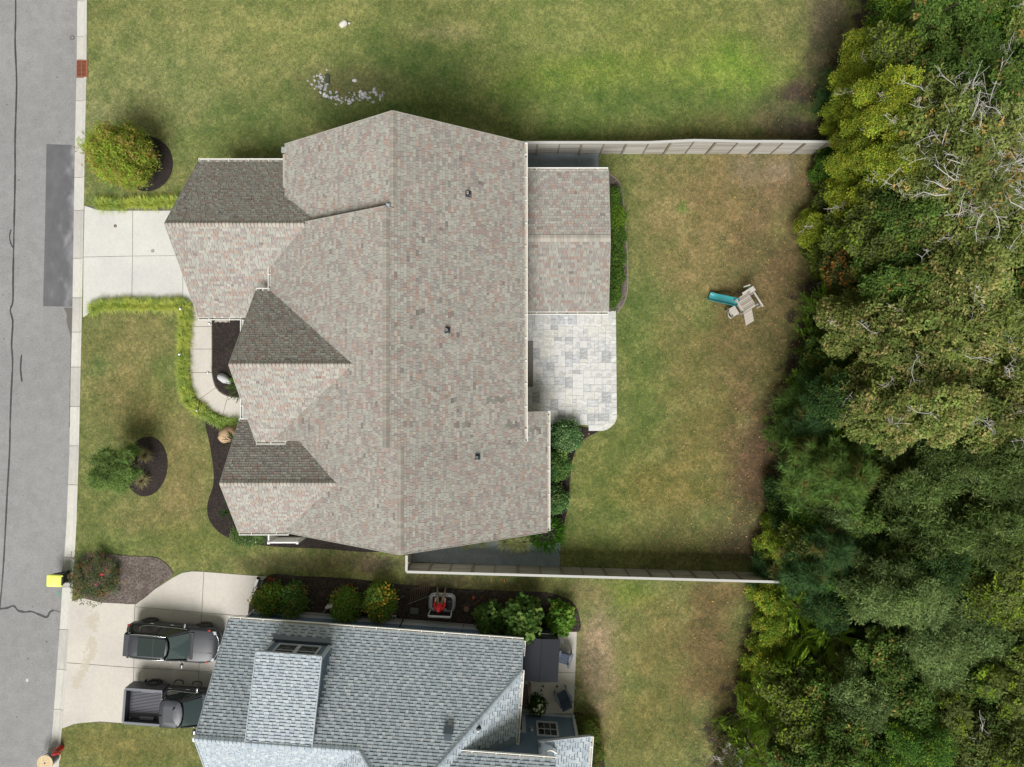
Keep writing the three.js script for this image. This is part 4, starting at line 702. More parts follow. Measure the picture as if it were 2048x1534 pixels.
function pineTree(name, label, px, py, o, group) {
  const r = rng(o.seed), [hc, foot] = stand(px, py, o, 0.6), t = thing(name, label, 'pine tree', foot, 0, group), spots = [], G = [rod(V3(0, -0.05, 0), V3(0, o.h - 0.4, 0), 0.16, 0.03, 9)];
  for (let w = 0; w < 7; w++) { const y = Math.max(0.3, o.h - 0.3 - w * o.r * 0.26), R = o.r * Math.min(1, 0.28 + w * 0.17); const nb = 5 + (w > 2 ? 2 : 0);
    for (let k = 0; k < nb; k++) { const a = k / nb * 6.2832 + w * 0.7 + r() * 0.5, L = R * (0.75 + 0.4 * r()), e = V3(Math.cos(a) * L, y + L * 0.25, Math.sin(a) * L), b = V3(0, y - 0.15, 0); G.push(rod(b, e, 0.03, 0.012, 5));
      const m = 2 + Math.round(L * 1.7); for (let j = 0; j < m; j++) { const f = 0.35 + 0.65 * (j + r()) / m, p = b.clone().lerp(e, f).add(V3((r() - .5) * .5 * L, .08 + .2 * r(), (r() - .5) * .5 * L)); spots.push({ p, s: (o.size ?? 1) * (0.75 + 0.5 * r()), c: leafTone(r, o.c, o.c2 ?? o.c, 0.1, 0.35) }); } } }
  mesh('trunk', merge(G), barkBrown, t); foliage(t, spots, 'needle', o.seed); return t;
}
function cedarTree(name, label, px, py, o, group) { // pointed sprays reaching out and up from several leaders
  const r = rng(o.seed), [hc, foot] = stand(px, py, o, 0.5), t = thing(name, label, o.cat ?? 'cedar tree', foot, 0, group), spots = [], G = [], nb = o.leaders ?? 16;
  G.push(rod(V3(0, -0.05, 0), V3(0, o.h * 0.9, 0), 0.09, 0.02, 8));
  for (let i = 0; i < nb; i++) { const a = i * 2.4 + r(), f = i / nb, L = o.r * (0.45 + 0.65 * r()) * (0.5 + 0.5 * Math.sqrt(f + 0.1)), b = V3(0, o.h * (0.85 - 0.6 * f), 0), e = V3(Math.cos(a) * L, b.y + L * (0.55 - 0.3 * f) + 0.2 * r(), Math.sin(a) * L), d = e.clone().sub(b).normalize(); G.push(rod(b, e, 0.02, 0.006, 5));
    const m = Math.round((o.n ?? 420) / nb); for (let k = 0; k < m; k++) { const q = 0.15 + 0.9 * r(), w = L * 0.28 * (1.15 - q), p = b.clone().lerp(e, q).add(V3((r() - .5) * w * 2, (r() - .3) * w, (r() - .5) * w * 2)); spots.push({ p, s: (o.size ?? 1) * (0.45 + 0.45 * r()), dir: d.clone().add(V3((r() - .5) * 0.9, 0.1 + (r() - .4) * 0.6, (r() - .5) * 0.9)).normalize(), c: leafTone(r, o.c, o.c2 ?? o.c, 0.15, 0.45).multiplyScalar(0.75 + 0.5 * r()) }); } }
  mesh('trunk', merge(G), barkBrown, t); foliage(t, spots, o.leaf ?? 'frond', o.seed); return t;
}
// a rounded bush with its foot at a ground point
function bush(name, label, category, x, z, o, group) {
  const r = rng(o.seed), t = thing(name, label, category, V3(x, 0, z), 0, group), spots = [], G = [];
  for (let k = 0; k < 6; k++) { const a = r() * 6.28; G.push(rod(V3(0, 0, 0), V3(Math.cos(a) * o.rx * 0.5, o.h * 0.6, Math.sin(a) * (o.rz ?? o.rx) * 0.5), 0.025, 0.01, 5)); }
  mesh('stem', merge(G), barkBrown, t);
  for (let k = 0; k < o.n; k++) { const y = r() * 1.5 - 0.5, a = r() * 6.2832, s = Math.sqrt(Math.max(0.02, 1 - y * y)), q = (0.62 + 0.38 * Math.sqrt(r())) * (0.66 + 0.68 * fbm(a * 1.9 + o.seed, y * 2.6, 3, o.seed)) * (1 + 0.32 * Math.pow(r(), 4)); spots.push({ p: V3(Math.cos(a) * s * o.rx * q, Math.max(0.06, o.h * 0.45 + y * q * o.h * 0.55), Math.sin(a) * s * (o.rz ?? o.rx) * q), s: (o.size ?? 1) * (0.7 + 0.6 * r()), dir: o.dirs ? V3(Math.cos(a) * s, y + 0.7, Math.sin(a) * s).normalize() : null, c: leafTone(r, o.c, o.c2 ?? o.c, o.share, o.vary) }); }
  foliage(t, spots, o.leaf ?? 'small', o.seed, 'foliage');
  if (o.flowers) { const G2 = [], fs = o.fsize ?? 0.05; for (let k = 0; k < o.flowers; k++) { const a = r() * 6.28, d = Math.sqrt(r()) * 0.9; G2.push([Math.cos(a) * d * o.rx, o.h * (0.98 - 0.35 * d * d), Math.sin(a) * d * (o.rz ?? o.rx)]); }
    const fm = mat(new THREE.Color().setRGB(...o.fc), 0.7); const fg = merge([0, 1, 2, 3, 4].map((k) => new THREE.SphereGeometry(fs * 0.6, 6, 4).scale(1, 0.55, 1).translate(Math.cos(k * 1.257) * fs * 0.6, 0, Math.sin(k * 1.257) * fs * 0.6)).concat([new THREE.SphereGeometry(fs * 0.5, 6, 4).translate(0, fs * 0.2, 0)])); for (const p of G2) { const m = mesh('flower', fg, fm, t); m.position.set(...p); m.rotation.y = r() * 6; m.scale.setScalar(0.7 + 0.6 * r()); } }
  return t;
}
const G_ = { lime: [0.135, 0.185, 0.022], lush: [0.05, 0.105, 0.022], deep: [0.024, 0.052, 0.018], mid: [0.052, 0.082, 0.024], olive: [0.088, 0.104, 0.036], grey: [0.085, 0.118, 0.062], tan: [0.15, 0.14, 0.066], yellow: [0.185, 0.19, 0.03], pine: [0.055, 0.095, 0.034], rust: [0.22, 0.11, 0.035], orange: [0.32, 0.15, 0.04] };

// ---------------------------------------------------------------- garden plants
bush('ornamental_shrub', 'tall yellow-green shrub leaning over a dark mulch ring by the street', 'shrub', gx(276), gz(331), { seed: 3, rx: 1.35, rz: 1.32, h: 3.3, n: 2600, leaf: 'long', c: [0.20, 0.255, 0.045], c2: [0.24, 0.17, 0.06], share: 0.3, vary: 0.8, size: 0.85 });
broadTree('ornamental_tree', 'small feathery green tree in the mulch ring with two grass clumps', 'tree', 226, 937, { seed: 4, h: 3.0, r: 1.28, n: 1500, lobes: 16, leaf: 'long', c: [0.10, 0.15, 0.05], c2: [0.15, 0.2, 0.08], share: 0.3, vary: 0.6, size: 0.75, loose: 0.8, bark: barkBrown });
{
  const straw = new THREE.MeshPhysicalMaterial({ color: new THREE.Color().setRGB(0.30, 0.26, 0.11), roughness: 0.8, transmission: 0.2 });
  const g = bladeTuft(5, 240, 0.62, 0.014, 0.85), g2 = bladeTuft(6, 240, 0.62, 0.014, 0.9), gi = bladeTuft(7, 90, 0.5, 0.008, 0.45);
  for (const [x, y, l] of [[296, 908, 'straw coloured fountain grass clump at the top of the mulch ring beside the feathery tree'], [289, 959, 'straw coloured fountain grass clump at the bottom of the mulch ring beside the feathery tree']]) { const t = thing('fountain_grass', l, 'grass clump', V3(gx(x), 0.03, gz(y))); mesh('blades', y < 930 ? g : g2, straw, t); mesh('heart', gi, mat(new THREE.Color().setRGB(0.22, 0.16, 0.08), 0.9), t); }
  // long fountain grasses over the south gravel
  const og = bladeTuft(8, 240, 0.95, 0.014, 1.0), om = new THREE.MeshPhysicalMaterial({ color: new THREE.Color().setRGB(0.20, 0.22, 0.07), roughness: 0.8, transmission: 0.2 });
  [[935, 1082], [965, 1080], [1012, 1078], [1030, 1081], [1046, 1080]].forEach(([x, y], k) => { const t = thing('fountain_grass', `arching olive grass clump under the eave beside the south gravel, ${['leftmost', 'second from left', 'middle', 'fourth from left', 'rightmost'][k]} of five`, 'grass clump', V3(gx(x), 0.02, gz(y)), k, 'grass clumps over the south gravel'); mesh('blades', og, om, t).scale.setScalar(k < 2 ? 0.7 : 1); });
}
{ // yellow-green lily turf edging the drive and walk
  const tufts = [1, 2, 3].map((s) => bladeTuft(20 + s, 64, 0.50, 0.022, 1.05)), lm = [[0.34, 0.42, 0.05], [0.46, 0.50, 0.08], [0.24, 0.34, 0.05]].map((c) => new THREE.MeshPhysicalMaterial({ color: new THREE.Color().setRGB(...c), roughness: 0.7, transmission: 0.25 }));
  const base = []; for (let s = 0; s < 3; s++) for (let c = 0; c < 3; c++) { const m = new THREE.Mesh(tufts[s], lm[c]); base.push(m); }
  const r = rng(31), rows = [[[[196, 410], [230, 409], [270, 408], [310, 407], [350, 406], [400, 405]], 24, 'yellow-green lily turf clump in the row along the driveway\'s upper edge', 'upper driveway edging'], [[[188, 620], [205, 613], [235, 610], [270, 610], [310, 611], [345, 612], [372, 612], [374, 640], [370, 680], [369, 720], [370, 750], [376, 785], [388, 808], [404, 820], [425, 835], [450, 845], [470, 848]], 70, 'yellow-green lily turf clump in the row round the lower driveway edge and walk', 'walk edging']];
  for (const [pts, n, label, group] of rows) { const c = new THREE.CatmullRomCurve3(pts.map(([x, y]) => V3(gx(x), 0, gz(y))), false, 'centripetal'); for (let i = 0; i < n; i++) for (let k = 0; k < 2; k++) { const p = c.getPointAt((i + 0.5 * k + 0.25) / n), late = group === 'walk edging' && i > n * 0.85; const o = base[Math.floor(r() * 3) * 3 + (late ? 2 : Math.floor(r() * 3))].clone(); o.name = numbered('lily_turf'); o.userData = { label, category: 'grass clump', group }; o.position.set(p.x + (r() - 0.5) * 0.22, 0, p.z + (r() - 0.5) * 0.22); o.rotation.y = r() * 6.28; const s = (late ? 0.7 : 0.85) + 0.35 * r(); o.scale.setScalar(s); o.castShadow = o.receiveShadow = true; scene.add(o); } }
}
const E = 'clipped shrubs in the bed behind the house';
bush('round_shrub', 'largest round glossy green shrub beside the stone patio corner', 'shrub', gx(1130), gz(872), { seed: 41, rx: 0.74, h: 1.25, n: 390, c: [0.06, 0.115, 0.05], c2: [0.17, 0.24, 0.14], share: 0.3, leaf: 'small', size: 1.2 }, E);
bush('round_shrub', 'round green shrub partly under the eave, second below the stone patio', 'shrub', gx(1107), gz(928), { seed: 42, rx: 0.72, h: 1.3, n: 390, c: [0.06, 0.12, 0.04], c2: [0.17, 0.23, 0.08], share: 0.2, leaf: 'small', size: 1.2 }, E);
bush('round_shrub', 'round green shrub partly under the eave, third below the stone patio', 'shrub', gx(1106), gz(995), { seed: 43, rx: 0.68, h: 1.2, n: 360, c: [0.06, 0.115, 0.045], c2: [0.16, 0.21, 0.1], share: 0.25, leaf: 'small', size: 1.2 }, E);
bush('fern_shrub', 'vivid green ferny shrub at the corner by the south gravel', 'shrub', gx(1092), gz(1062), { seed: 44, rx: 0.72, h: 0.95, n: 520, c: [0.045, 0.13, 0.012], c2: [0.08, 0.17, 0.02], share: 0.3, leaf: 'spray', dirs: true });
[[1222, 405, 0.42], [1226, 440, 0.5], [1226, 478, 0.5], [1226, 518, 0.52], [1225, 556, 0.48], [1221, 588, 0.36]].forEach(([x, y, q], k) => bush('porch_shrub', `low green shrub in the strip bed behind the porch roof, ${['topmost', 'second from top', 'third from top', 'fourth from top', 'fifth from top', 'lowest'][k]} of six`, 'shrub', gx(x), gz(y), { seed: 50 + k, rx: q, rz: 0.66, h: 0.85, n: 330, c: k === 1 ? [0.09, 0.15, 0.02] : [0.05, 0.095, 0.022], c2: [0.11, 0.16, 0.03], share: 0.25, leaf: 'small' }, 'shrubs in the strip bed behind the porch'));
cedarTree('juniper', 'spiky dark green juniper against the front gable, lower one', 461, 1026, { seed: 61, h: 1.5, r: 0.55, n: 170, c: [0.05, 0.10, 0.03], leaf: 'spray', cat: 'juniper' });
cedarTree('juniper', 'dark green juniper tucked behind the tan boulder', 464, 881, { seed: 62, h: 1.3, r: 0.42, n: 130, c: [0.035, 0.075, 0.03], leaf: 'spray', cat: 'juniper' });
bush('flowering_shrub', 'low grey-green shrub with pale blooms at the front gable corner', 'shrub', gx(502), gz(1068), { seed: 63, rx: 0.85, rz: 0.5, h: 0.7, n: 420, c: [0.075, 0.12, 0.045], c2: [0.16, 0.2, 0.1], share: 0.25, leaf: 'small', flowers: 20, fsize: 0.035, fc: [0.5, 0.5, 0.55] });
bush('purple_flowers', 'small clump of purple flowers beside the white screen', 'flowers', gx(531), gz(1074), { seed: 64, rx: 0.3, rz: 0.22, h: 0.35, n: 90, c: [0.06, 0.08, 0.04], leaf: 'small', size: 0.7, flowers: 34, fsize: 0.035, fc: [0.22, 0.07, 0.35] });
bush('entry_plant', 'small bright green plant under the entry gable', 'plant', gx(478), gz(775), { seed: 65, rx: 0.3, rz: 0.6, h: 0.4, n: 110, c: [0.10, 0.17, 0.03], leaf: 'spray', dirs: true, size: 0.8 });
bush('rose_bush', 'sprawling rose bush with red blooms beside the lidded bin', 'rose bush', gx(196), gz(1150), { seed: 66, rx: 1.3, rz: 1.2, h: 0.85, n: 430, c: [0.065, 0.09, 0.05], c2: [0.16, 0.10, 0.06], share: 0.3, leaf: 'small', size: 0.95, vary: 0.6, flowers: 8, fsize: 0.045, fc: [0.55, 0.045, 0.05] });
const NB = 'shrubs along the blue house';
bush('nandina_shrub', 'green and orange shrub at the corner of the neighbour\'s drive', 'shrub', gx(549), gz(1192), { seed: 71, rx: 0.72, rz: 0.68, h: 1.45, n: 347, c: [0.085, 0.14, 0.028], c2: [0.26, 0.14, 0.03], share: 0.12, leaf: 'small', size: 1.4, vary: 0.6 }, NB);
bush('nandina_shrub', 'darker green shrub grown together with the one at the drive corner', 'shrub', gx(591), gz(1192), { seed: 72, rx: 0.66, rz: 0.72, h: 1.35, n: 322, c: [0.065, 0.12, 0.035], c2: [0.16, 0.15, 0.05], share: 0.12, leaf: 'small', size: 1.4, vary: 0.6 }, NB);
bush('nandina_shrub', 'round green shrub beside the upright white cart', 'shrub', gx(696), gz(1203), { seed: 73, rx: 0.66, rz: 0.72, h: 1.4, n: 322, c: [0.09, 0.155, 0.032], c2: [0.26, 0.19, 0.05], share: 0.1, leaf: 'small', size: 1.4, vary: 0.6 }, NB);
bush('nandina_shrub', 'green shrub turning yellow and orange beside the tall black pole', 'shrub', gx(764), gz(1196), { seed: 74, rx: 0.72, rz: 0.85, h: 1.45, n: 372, c: [0.09, 0.145, 0.032], c2: [0.36, 0.22, 0.03], share: 0.16, leaf: 'small', size: 1.4, vary: 0.6 }, NB);
bush('fig_shrub', 'large-leaved shrub against the blue wall, left of three', 'shrub', gx(982), gz(1228), { seed: 75, rx: 0.7, rz: 0.9, h: 1.7, n: 150, c: [0.045, 0.085, 0.022], c2: [0.10, 0.15, 0.05], share: 0.2, leaf: 'fig' }, NB);
bush('fig_shrub', 'large-leaved shrub overhanging the dark gazebo roof', 'shrub', gx(1045), gz(1224), { seed: 76, rx: 0.85, rz: 1.0, h: 2.5, n: 230, c: [0.045, 0.085, 0.022], c2: [0.12, 0.17, 0.05], share: 0.2, leaf: 'fig' }, NB);
bush('fig_shrub', 'brighter green large-leaved shrub at the patio corner', 'shrub', gx(1118), gz(1232), { seed: 77, rx: 0.6, rz: 0.8, h: 1.4, n: 170, c: [0.065, 0.13, 0.022], c2: [0.13, 0.2, 0.04], share: 0.25, leaf: 'fig' }, NB);
bush('hydrangea', 'hydrangea with round white flower heads on the patio', 'hydrangea', gx(1073), gz(1404), { seed: 78, rx: 0.42, rz: 0.45, h: 0.85, n: 120, c: [0.03, 0.06, 0.015], leaf: 'broad', size: 0.8, flowers: 15, fsize: 0.095, fc: [0.62, 0.68, 0.45] });
bush('bronze_shrub', 'bronze-tinged green shrub at the corner of the blue house wing', 'shrub', gx(1172), gz(1452), { seed: 79, rx: 0.62, rz: 0.8, h: 1.1, n: 480, c: [0.075, 0.10, 0.024], c2: [0.17, 0.09, 0.05], share: 0.25, leaf: 'small', vary: 0.6 });
bush('bronze_shrub', 'bronze-tinged green shrub below the one at the blue wing corner', 'shrub', gx(1180), gz(1500), { seed: 80, rx: 0.6, rz: 0.9, h: 1.0, n: 480, c: [0.07, 0.10, 0.022], c2: [0.15, 0.09, 0.05], share: 0.2, leaf: 'small', vary: 0.6 });

// ================================================================ the wood
{
  // [picture x, y, height m, radius m, kind]
  const list = [
    [1800, -10, 7, 1.7, 'lime'], [1895, -15, 9, 2.0, 'mixed'], [1975, 30, 9, 2.0, 'lush'], [2050, 10, 10, 2.2, 'pale'], [1790, 45, 5.5, 1.3, 'lush'],
    [1845, 62, 9, 1.75, 'pine'], [1905, 62, 8, 1.5, 'pinedark'], [1930, 120, 9, 2.0, 'mixed'], [2020, 110, 10, 2.1, 'mixed'], [1752, 98, 9, 1.15, 'yellow'], [1735, 128, 8, 1.0, 'yellow'], [1795, 105, 8, 1.2, 'olive'], [1860, 140, 8.5, 1.6, 'mixed'], [1680, 195, 6, 0.9, 'pinedark'],
    [1725, 178, 9, 1.15, 'yellow'], [1785, 200, 10, 1.35, 'yellow'], [1720, 215, 9, 1.1, 'yellow'], [1690, 240, 8, 0.95, 'yellow'], [1800, 255, 10, 1.5, 'yellow'], [1740, 262, 9, 1.3, 'yellow'], [1880, 215, 11, 1.8, 'pale'], [1960, 190, 11, 2.0, 'mixed'], [2035, 220, 11, 2.0, 'pale'], [1900, 285, 12, 2.0, 'pale'], [1980, 290, 12, 2.2, 'bare'],
    [1715, 320, 9, 1.25, 'yellow'], [1765, 335, 10, 1.5, 'yellow'], [1665, 335, 4, 0.8, 'lush'], [1810, 330, 10, 1.4, 'yellow'], [1870, 350, 12, 1.9, 'bare'], [1955, 370, 12, 2.1, 'bare'], [2040, 350, 12, 2.0, 'pale'], [1705, 400, 8, 1.2, 'yellow'], [1670, 395, 6, 0.9, 'olive'], [1760, 415, 8.5, 1.3, 'olive'], [1820, 430, 10, 1.6, 'mixed'],
    [1640, 462, 6, 0.95, 'yellow'], [1700, 470, 7, 1.2, 'olive'], [1760, 490, 8, 1.3, 'olive'], [1905, 455, 11, 1.8, 'pale'], [1990, 465, 11, 1.9, 'pale'], [2055, 470, 10, 1.9, 'mixed'], [1850, 510, 9, 1.5, 'mixed'], [1930, 545, 10.5, 1.9, 'tan'],
    [1650, 515, 5, 0.9, 'olive'], [1695, 548, 5, 1.0, 'rusty'], [1665, 590, 5.5, 1.05, 'cedar'], [1640, 625, 5.5, 1.15, 'cedar'], [1735, 580, 7, 1.2, 'mixed'], [1790, 570, 9, 1.5, 'mixed'], [1850, 600, 10, 1.8, 'tan'], [2010, 575, 10, 1.9, 'mixed'], [1950, 640, 10, 1.9, 'tan'], [1635, 680, 5.5, 1.2, 'cedar'], [1700, 650, 8, 1.4, 'tan'], [1770, 655, 9.5, 1.6, 'tan'], [1860, 690, 10, 1.8, 'tan'], [2030, 670, 10, 1.9, 'pale'], [1665, 715, 5.5, 1.0, 'mixed'], [1720, 715, 6.5, 1.1, 'olive'],
    [1605, 755, 4.5, 0.8, 'cedar'], [1650, 760, 5.5, 1.0, 'deep'], [1810, 745, 9, 1.5, 'tan'], [1960, 735, 10.5, 1.9, 'tan'], [1615, 800, 6, 0.9, 'pine'], [1680, 800, 7, 1.1, 'deep'], [1725, 800, 9, 1.5, 'tan'], [1790, 825, 10, 1.6, 'tan'], [1880, 800, 10.5, 1.9, 'tan'], [1970, 825, 11, 2.0, 'tan'], [2045, 790, 11, 2.0, 'pale'],
    [1590, 855, 7.5, 1.1, 'pine'], [1635, 845, 7, 1.0, 'pinedark'], [1668, 882, 5.5, 1.0, 'cedar'], [1715, 890, 6, 1.1, 'cedar'], [1785, 905, 5.5, 0.9, 'cedar'], [1620, 915, 6, 0.9, 'olive'], [1650, 940, 9, 1.4, 'pine'], [1702, 960, 9.5, 1.45, 'pine'], [1630, 980, 8, 1.2, 'pine'], [1740, 935, 5, 1.0, 'olive'], [1850, 900, 8.5, 1.7, 'darkgrey'], [1930, 905, 9, 1.8, 'darkgrey'], [2020, 910, 9.5, 1.9, 'darkgrey'],
    [1840, 965, 8, 1.6, 'darkgrey'], [1905, 980, 9, 1.8, 'darkgrey'], [1985, 985, 9.5, 1.9, 'darkgrey'], [1570, 985, 4, 0.75, 'deep'], [1685, 1020, 6, 1.1, 'grey'], [1720, 1035, 6, 1.0, 'mixed'], [1800, 1030, 8, 1.5, 'darkgrey'], [1875, 1055, 8.5, 1.7, 'darkgrey'], [1960, 1065, 9, 1.8, 'darkgrey'], [2045, 1050, 9, 1.9, 'darkgrey'], [1585, 1035, 4.5, 0.9, 'deep'], [1630, 1045, 5, 0.95, 'lush'],
    [1560, 1085, 5, 1.0, 'vine'], [1605, 1095, 6, 1.0, 'olive'], [1672, 1105, 8, 1.15, 'pinedark'], [1740, 1100, 6.5, 1.1, 'deep'], [1800, 1110, 8, 1.5, 'darkgrey'], [1860, 1125, 8, 1.6, 'deep'], [1930, 1130, 8.5, 1.7, 'mixed'], [2015, 1125, 9, 1.8, 'olive'], [1550, 1140, 7, 1.0, 'pinedark'], [1620, 1150, 7, 1.0, 'pinedark'], [1690, 1160, 5.5, 1.0, 'lush'],
    [1545, 1200, 4, 0.9, 'vine'], [1600, 1215, 4.5, 1.0, 'cedar2'], [1660, 1215, 5.5, 1.05, 'deep'], [1750, 1180, 7.5, 1.3, 'grey'], [1820, 1190, 8.5, 1.6, 'grey'], [1890, 1215, 8.5, 1.7, 'grey'], [1970, 1190, 8.5, 1.7, 'olive'], [2045, 1200, 9, 1.8, 'olive'], [1545, 1260, 4, 0.95, 'vine'], [1600, 1275, 4.5, 1.05, 'cedar2'], [1665, 1270, 5.5, 1.1, 'cedar2'], [1725, 1250, 5, 1.0, 'deep'], [1840, 1265, 9, 1.7, 'grey'], [1930, 1270, 9, 1.7, 'grey'], [2010, 1280, 7, 1.5, 'deep'],
    [1535, 1325, 4, 0.95, 'vine'], [1590, 1335, 4.5, 1.1, 'cedar2'], [1655, 1335, 5, 1.1, 'cedar2'], [1715, 1330, 6, 1.1, 'olive'], [1775, 1320, 7, 1.3, 'mixed'], [1860, 1330, 8, 1.5, 'grey'], [1950, 1345, 8, 1.6, 'mixed'], [2030, 1360, 8.5, 1.7, 'olive'], [1520, 1385, 4, 0.95, 'vine'], [1580, 1390, 5, 1.1, 'olive'], [1650, 1400, 6, 1.2, 'mixed'], [1730, 1395, 7, 1.35, 'grey'], [1810, 1400, 7.5, 1.4, 'mixed'], [1890, 1410, 8, 1.6, 'olive'], [1975, 1425, 8.5, 1.7, 'pale2'],
    [1490, 1435, 4.2, 1.05, 'cedar2'], [1545, 1455, 5, 1.15, 'cedar2'], [1610, 1465, 6, 1.2, 'olive'], [1685, 1460, 7, 1.35, 'mixed'], [1760, 1470, 7.5, 1.4, 'mixed'], [1840, 1480, 8, 1.5, 'lush'], [1920, 1490, 8.5, 1.7, 'pale2'], [2005, 1490, 8.5, 1.7, 'olive'], [1460, 1500, 2.2, 0.85, 'twiggy'], [1520, 1520, 5, 1.2, 'cedar2'], [1590, 1530, 6, 1.2, 'mixed'], [1670, 1535, 7, 1.4, 'mixed'], [1755, 1545, 7.5, 1.5, 'lush'], [1850, 1550, 8, 1.6, 'olive'], [1950, 1560, 8.5, 1.7, 'olive'],
  ];
  const kinds = {
    yellow: ['sweetgum_tree', 'yellow-green broadleaf tree', { c: [.24, .25, .035], c2: [.15, .2, .03], share: .4, leaf: 'small', n: 900, twigs: 2, size: 1.05, vary: .7 }], lime: ['broadleaf_tree', 'lime green broadleaf tree', { c: G_.lime, c2: G_.lush, share: .3, n: 700 }], lush: ['broadleaf_tree', 'fresh green broadleaf tree', { c: G_.lush, c2: G_.lime, share: .25, n: 800, leaf: 'small', size: 1.15 }],
    mixed: ['oak_tree', 'dark oak with orange flecks', { c: [.068, .108, .028], c2: [.2, .13, .05], share: .06, n: 1000, vary: .8 }], olive: ['broadleaf_tree', 'olive green broadleaf tree', { c: G_.olive, c2: G_.lime, share: .25, n: 800, vary: .5 }], pale: ['sycamore_tree', 'thin tree with pale boughs', { c: [.14, .165, .055], c2: [.26, .17, .07], share: .08, n: 760, twigs: 10, vary: .8, loose: .7 }], bare: ['sycamore_tree', 'half bare tree with whitish boughs', { c: [.15, .17, .065], c2: [.26, .17, .07], share: .1, n: 560, twigs: 26, thick: .05, vary: .8, loose: .9 }],
    pale2: ['birch_tree', 'green tree with thin whitish boughs', { c: G_.olive, c2: G_.mid, share: .3, n: 850, twigs: 5, vary: .5 }], tan: ['oak_tree', 'grey-green oak tinged with tan', { c: [.125, .15, .05], c2: [.24, .20, .10], share: .25, n: 980, twigs: 2, vary: .8 }], deep: ['broadleaf_tree', 'very dark green broadleaf tree', { c: G_.deep, c2: G_.mid, share: .3, n: 700, leaf: 'small', size: 1.2 }], darkgrey: ['willow_oak', 'dark feathery willow oak', { c: [.058, .084, .026], c2: [.11, .14, .06], share: .3, n: 1200, leaf: 'long', vary: .85, size: 1.1 }], grey: ['willow_oak', 'grey-green feathery willow oak', { c: [.088, .122, .05], c2: [.14, .18, .085], share: .35, n: 1200, leaf: 'long', vary: .8, size: 1.1 }],
    rusty: ['broadleaf_tree', 'low tree with rusty brown leaves', { c: [.05, .07, .025], c2: G_.rust, share: .4, n: 500 }], vine: ['vine_thicket', 'yellow-green thicket hung with vines', { c: [.125, .18, .026], c2: [.3, .29, .05], share: .3, n: 700, leaf: 'small', size: 1.0, vary: .6 }], twiggy: ['brush_heap', 'low heap of twiggy brush at the lawn edge', { c: [.05, .07, .025], c2: [.12, .09, .06], share: .4, n: 320, leaf: 'small', twigs: 8, bark: barkBrown }],
  };
  const count = {}, ord = ['first', 'second', 'third', 'fourth', 'fifth', 'sixth', 'seventh', 'eighth', 'ninth', 'tenth', 'eleventh', 'twelfth', 'thirteenth', 'fourteenth', 'fifteenth', 'sixteenth', 'seventeenth', 'eighteenth', 'nineteenth', 'twentieth', 'twenty-first', 'twenty-second', 'twenty-third', 'twenty-fourth'];
  const title = { pine: 'soft needled pine', pinedark: 'dark needled pine', cedar: 'bright green cedar', cedar2: 'yellow-green cedar' };
  const jit = rng(606);
  [...list].sort((a, b) => a[1] - b[1]).forEach(([x, y, h, R, k], i) => {
    h *= 0.62 + 0.26 * jit(); R *= 0.92 + 0.2 * jit();
    count[k] = (count[k] ?? 0) + 1; const tot = list.filter((q) => q[4] === k).length, base = title[k] ?? kinds[k][1];
    const label = tot === 1 ? `${base} in the wood on the right` : `${base} in the wood, ${ord[count[k] - 1]} of its kind from the top`, seed = 200 + i, G = 'trees of the wood on the right';
    if (k === 'pine' || k === 'pinedark') pineTree('pine_tree', label, x, y, { seed, h, r: R, wood: true, size: 1.1, c: k === 'pine' ? [0.125, 0.19, 0.06] : [0.06, 0.115, 0.05], c2: [0.15, 0.13, 0.05] }, G);
    else if (k === 'cedar' || k === 'cedar2') cedarTree('cedar_tree', label, x, y, { seed, h, r: R * 1.15, wood: true, n: 560, c: k === 'cedar' ? [0.14, 0.23, 0.03] : [0.16, 0.23, 0.026], c2: [0.08, 0.14, 0.025] }, G);
    else { const [name, , o] = kinds[k]; broadTree(name, label, k === 'vine' || k === 'twiggy' ? 'thicket' : 'tree', x, y, { seed, h, r: R, wood: true, ...o, n: Math.round((o.n ?? 900) * 1.25) }, G); }
  });
  // shrubs and saplings that close the ground below, nobody could count them
  const r = rng(900), spots = [];
  while (spots.length < 5200) { const py = -120 + r() * 1780, e = edgeX(woodEdge, py) + 28, px = e + Math.pow(r(), 0.9) * (2200 - e); const y = 0.2 + r() * (px - e > 60 ? 3.2 : 1.4); const hole = fbm(px / 60, py / 60, 3, 88); if (hole > 0.62) continue; const p = V3(gx(px), y, gz(py)); spots.push({ p, s: 1.2 + 1.0 * r(), c: leafTone(r, [0.05, 0.08, 0.02], [0.10, 0.14, 0.028], 0.3, 0.7) }); }
  const u = foliage(scene, spots, 'broad', 901, 'undergrowth'); u.userData = { kind: 'stuff', label: 'dark green undergrowth filling the floor of the wood', category: 'undergrowth' };
  // fallen leaves
  const lg = leafBunch(77, 1, 0.001, 0.11, 0.075, 1), L = [], lm = mat(0xffffff, 0.85), cols = [[.42, .22, .09], [.36, .14, .06], [.45, .30, .15], [.42, .27, .14], [.3, .17, .09], [.5, .33, .08]].map((c) => new THREE.Color().setRGB(...c));
  const toss = (n, f) => { for (let i = 0; i < n; i++) { const [x, y] = f(); L.push({ p: V3(gx(x), 0.055 + 0.02 * r(), gz(y)), s: 0.4 + 0.75 * r() * r() + 0.1, c: cols[Math.floor(r() * cols.length)].clone().multiplyScalar(0.7 + 0.5 * r()) }); } };
  toss(2300, () => { const y = 310 + r() * 820, e = edgeX(woodEdge, y), d = Math.pow(r(), 2.0) * 300; return [e + 20 - d, y]; });
  toss(420, () => { const y = 1170 + r() * 360, e = edgeX(woodEdge, y); return [e + 15 - Math.pow(r(), 1.6) * 190, y]; });
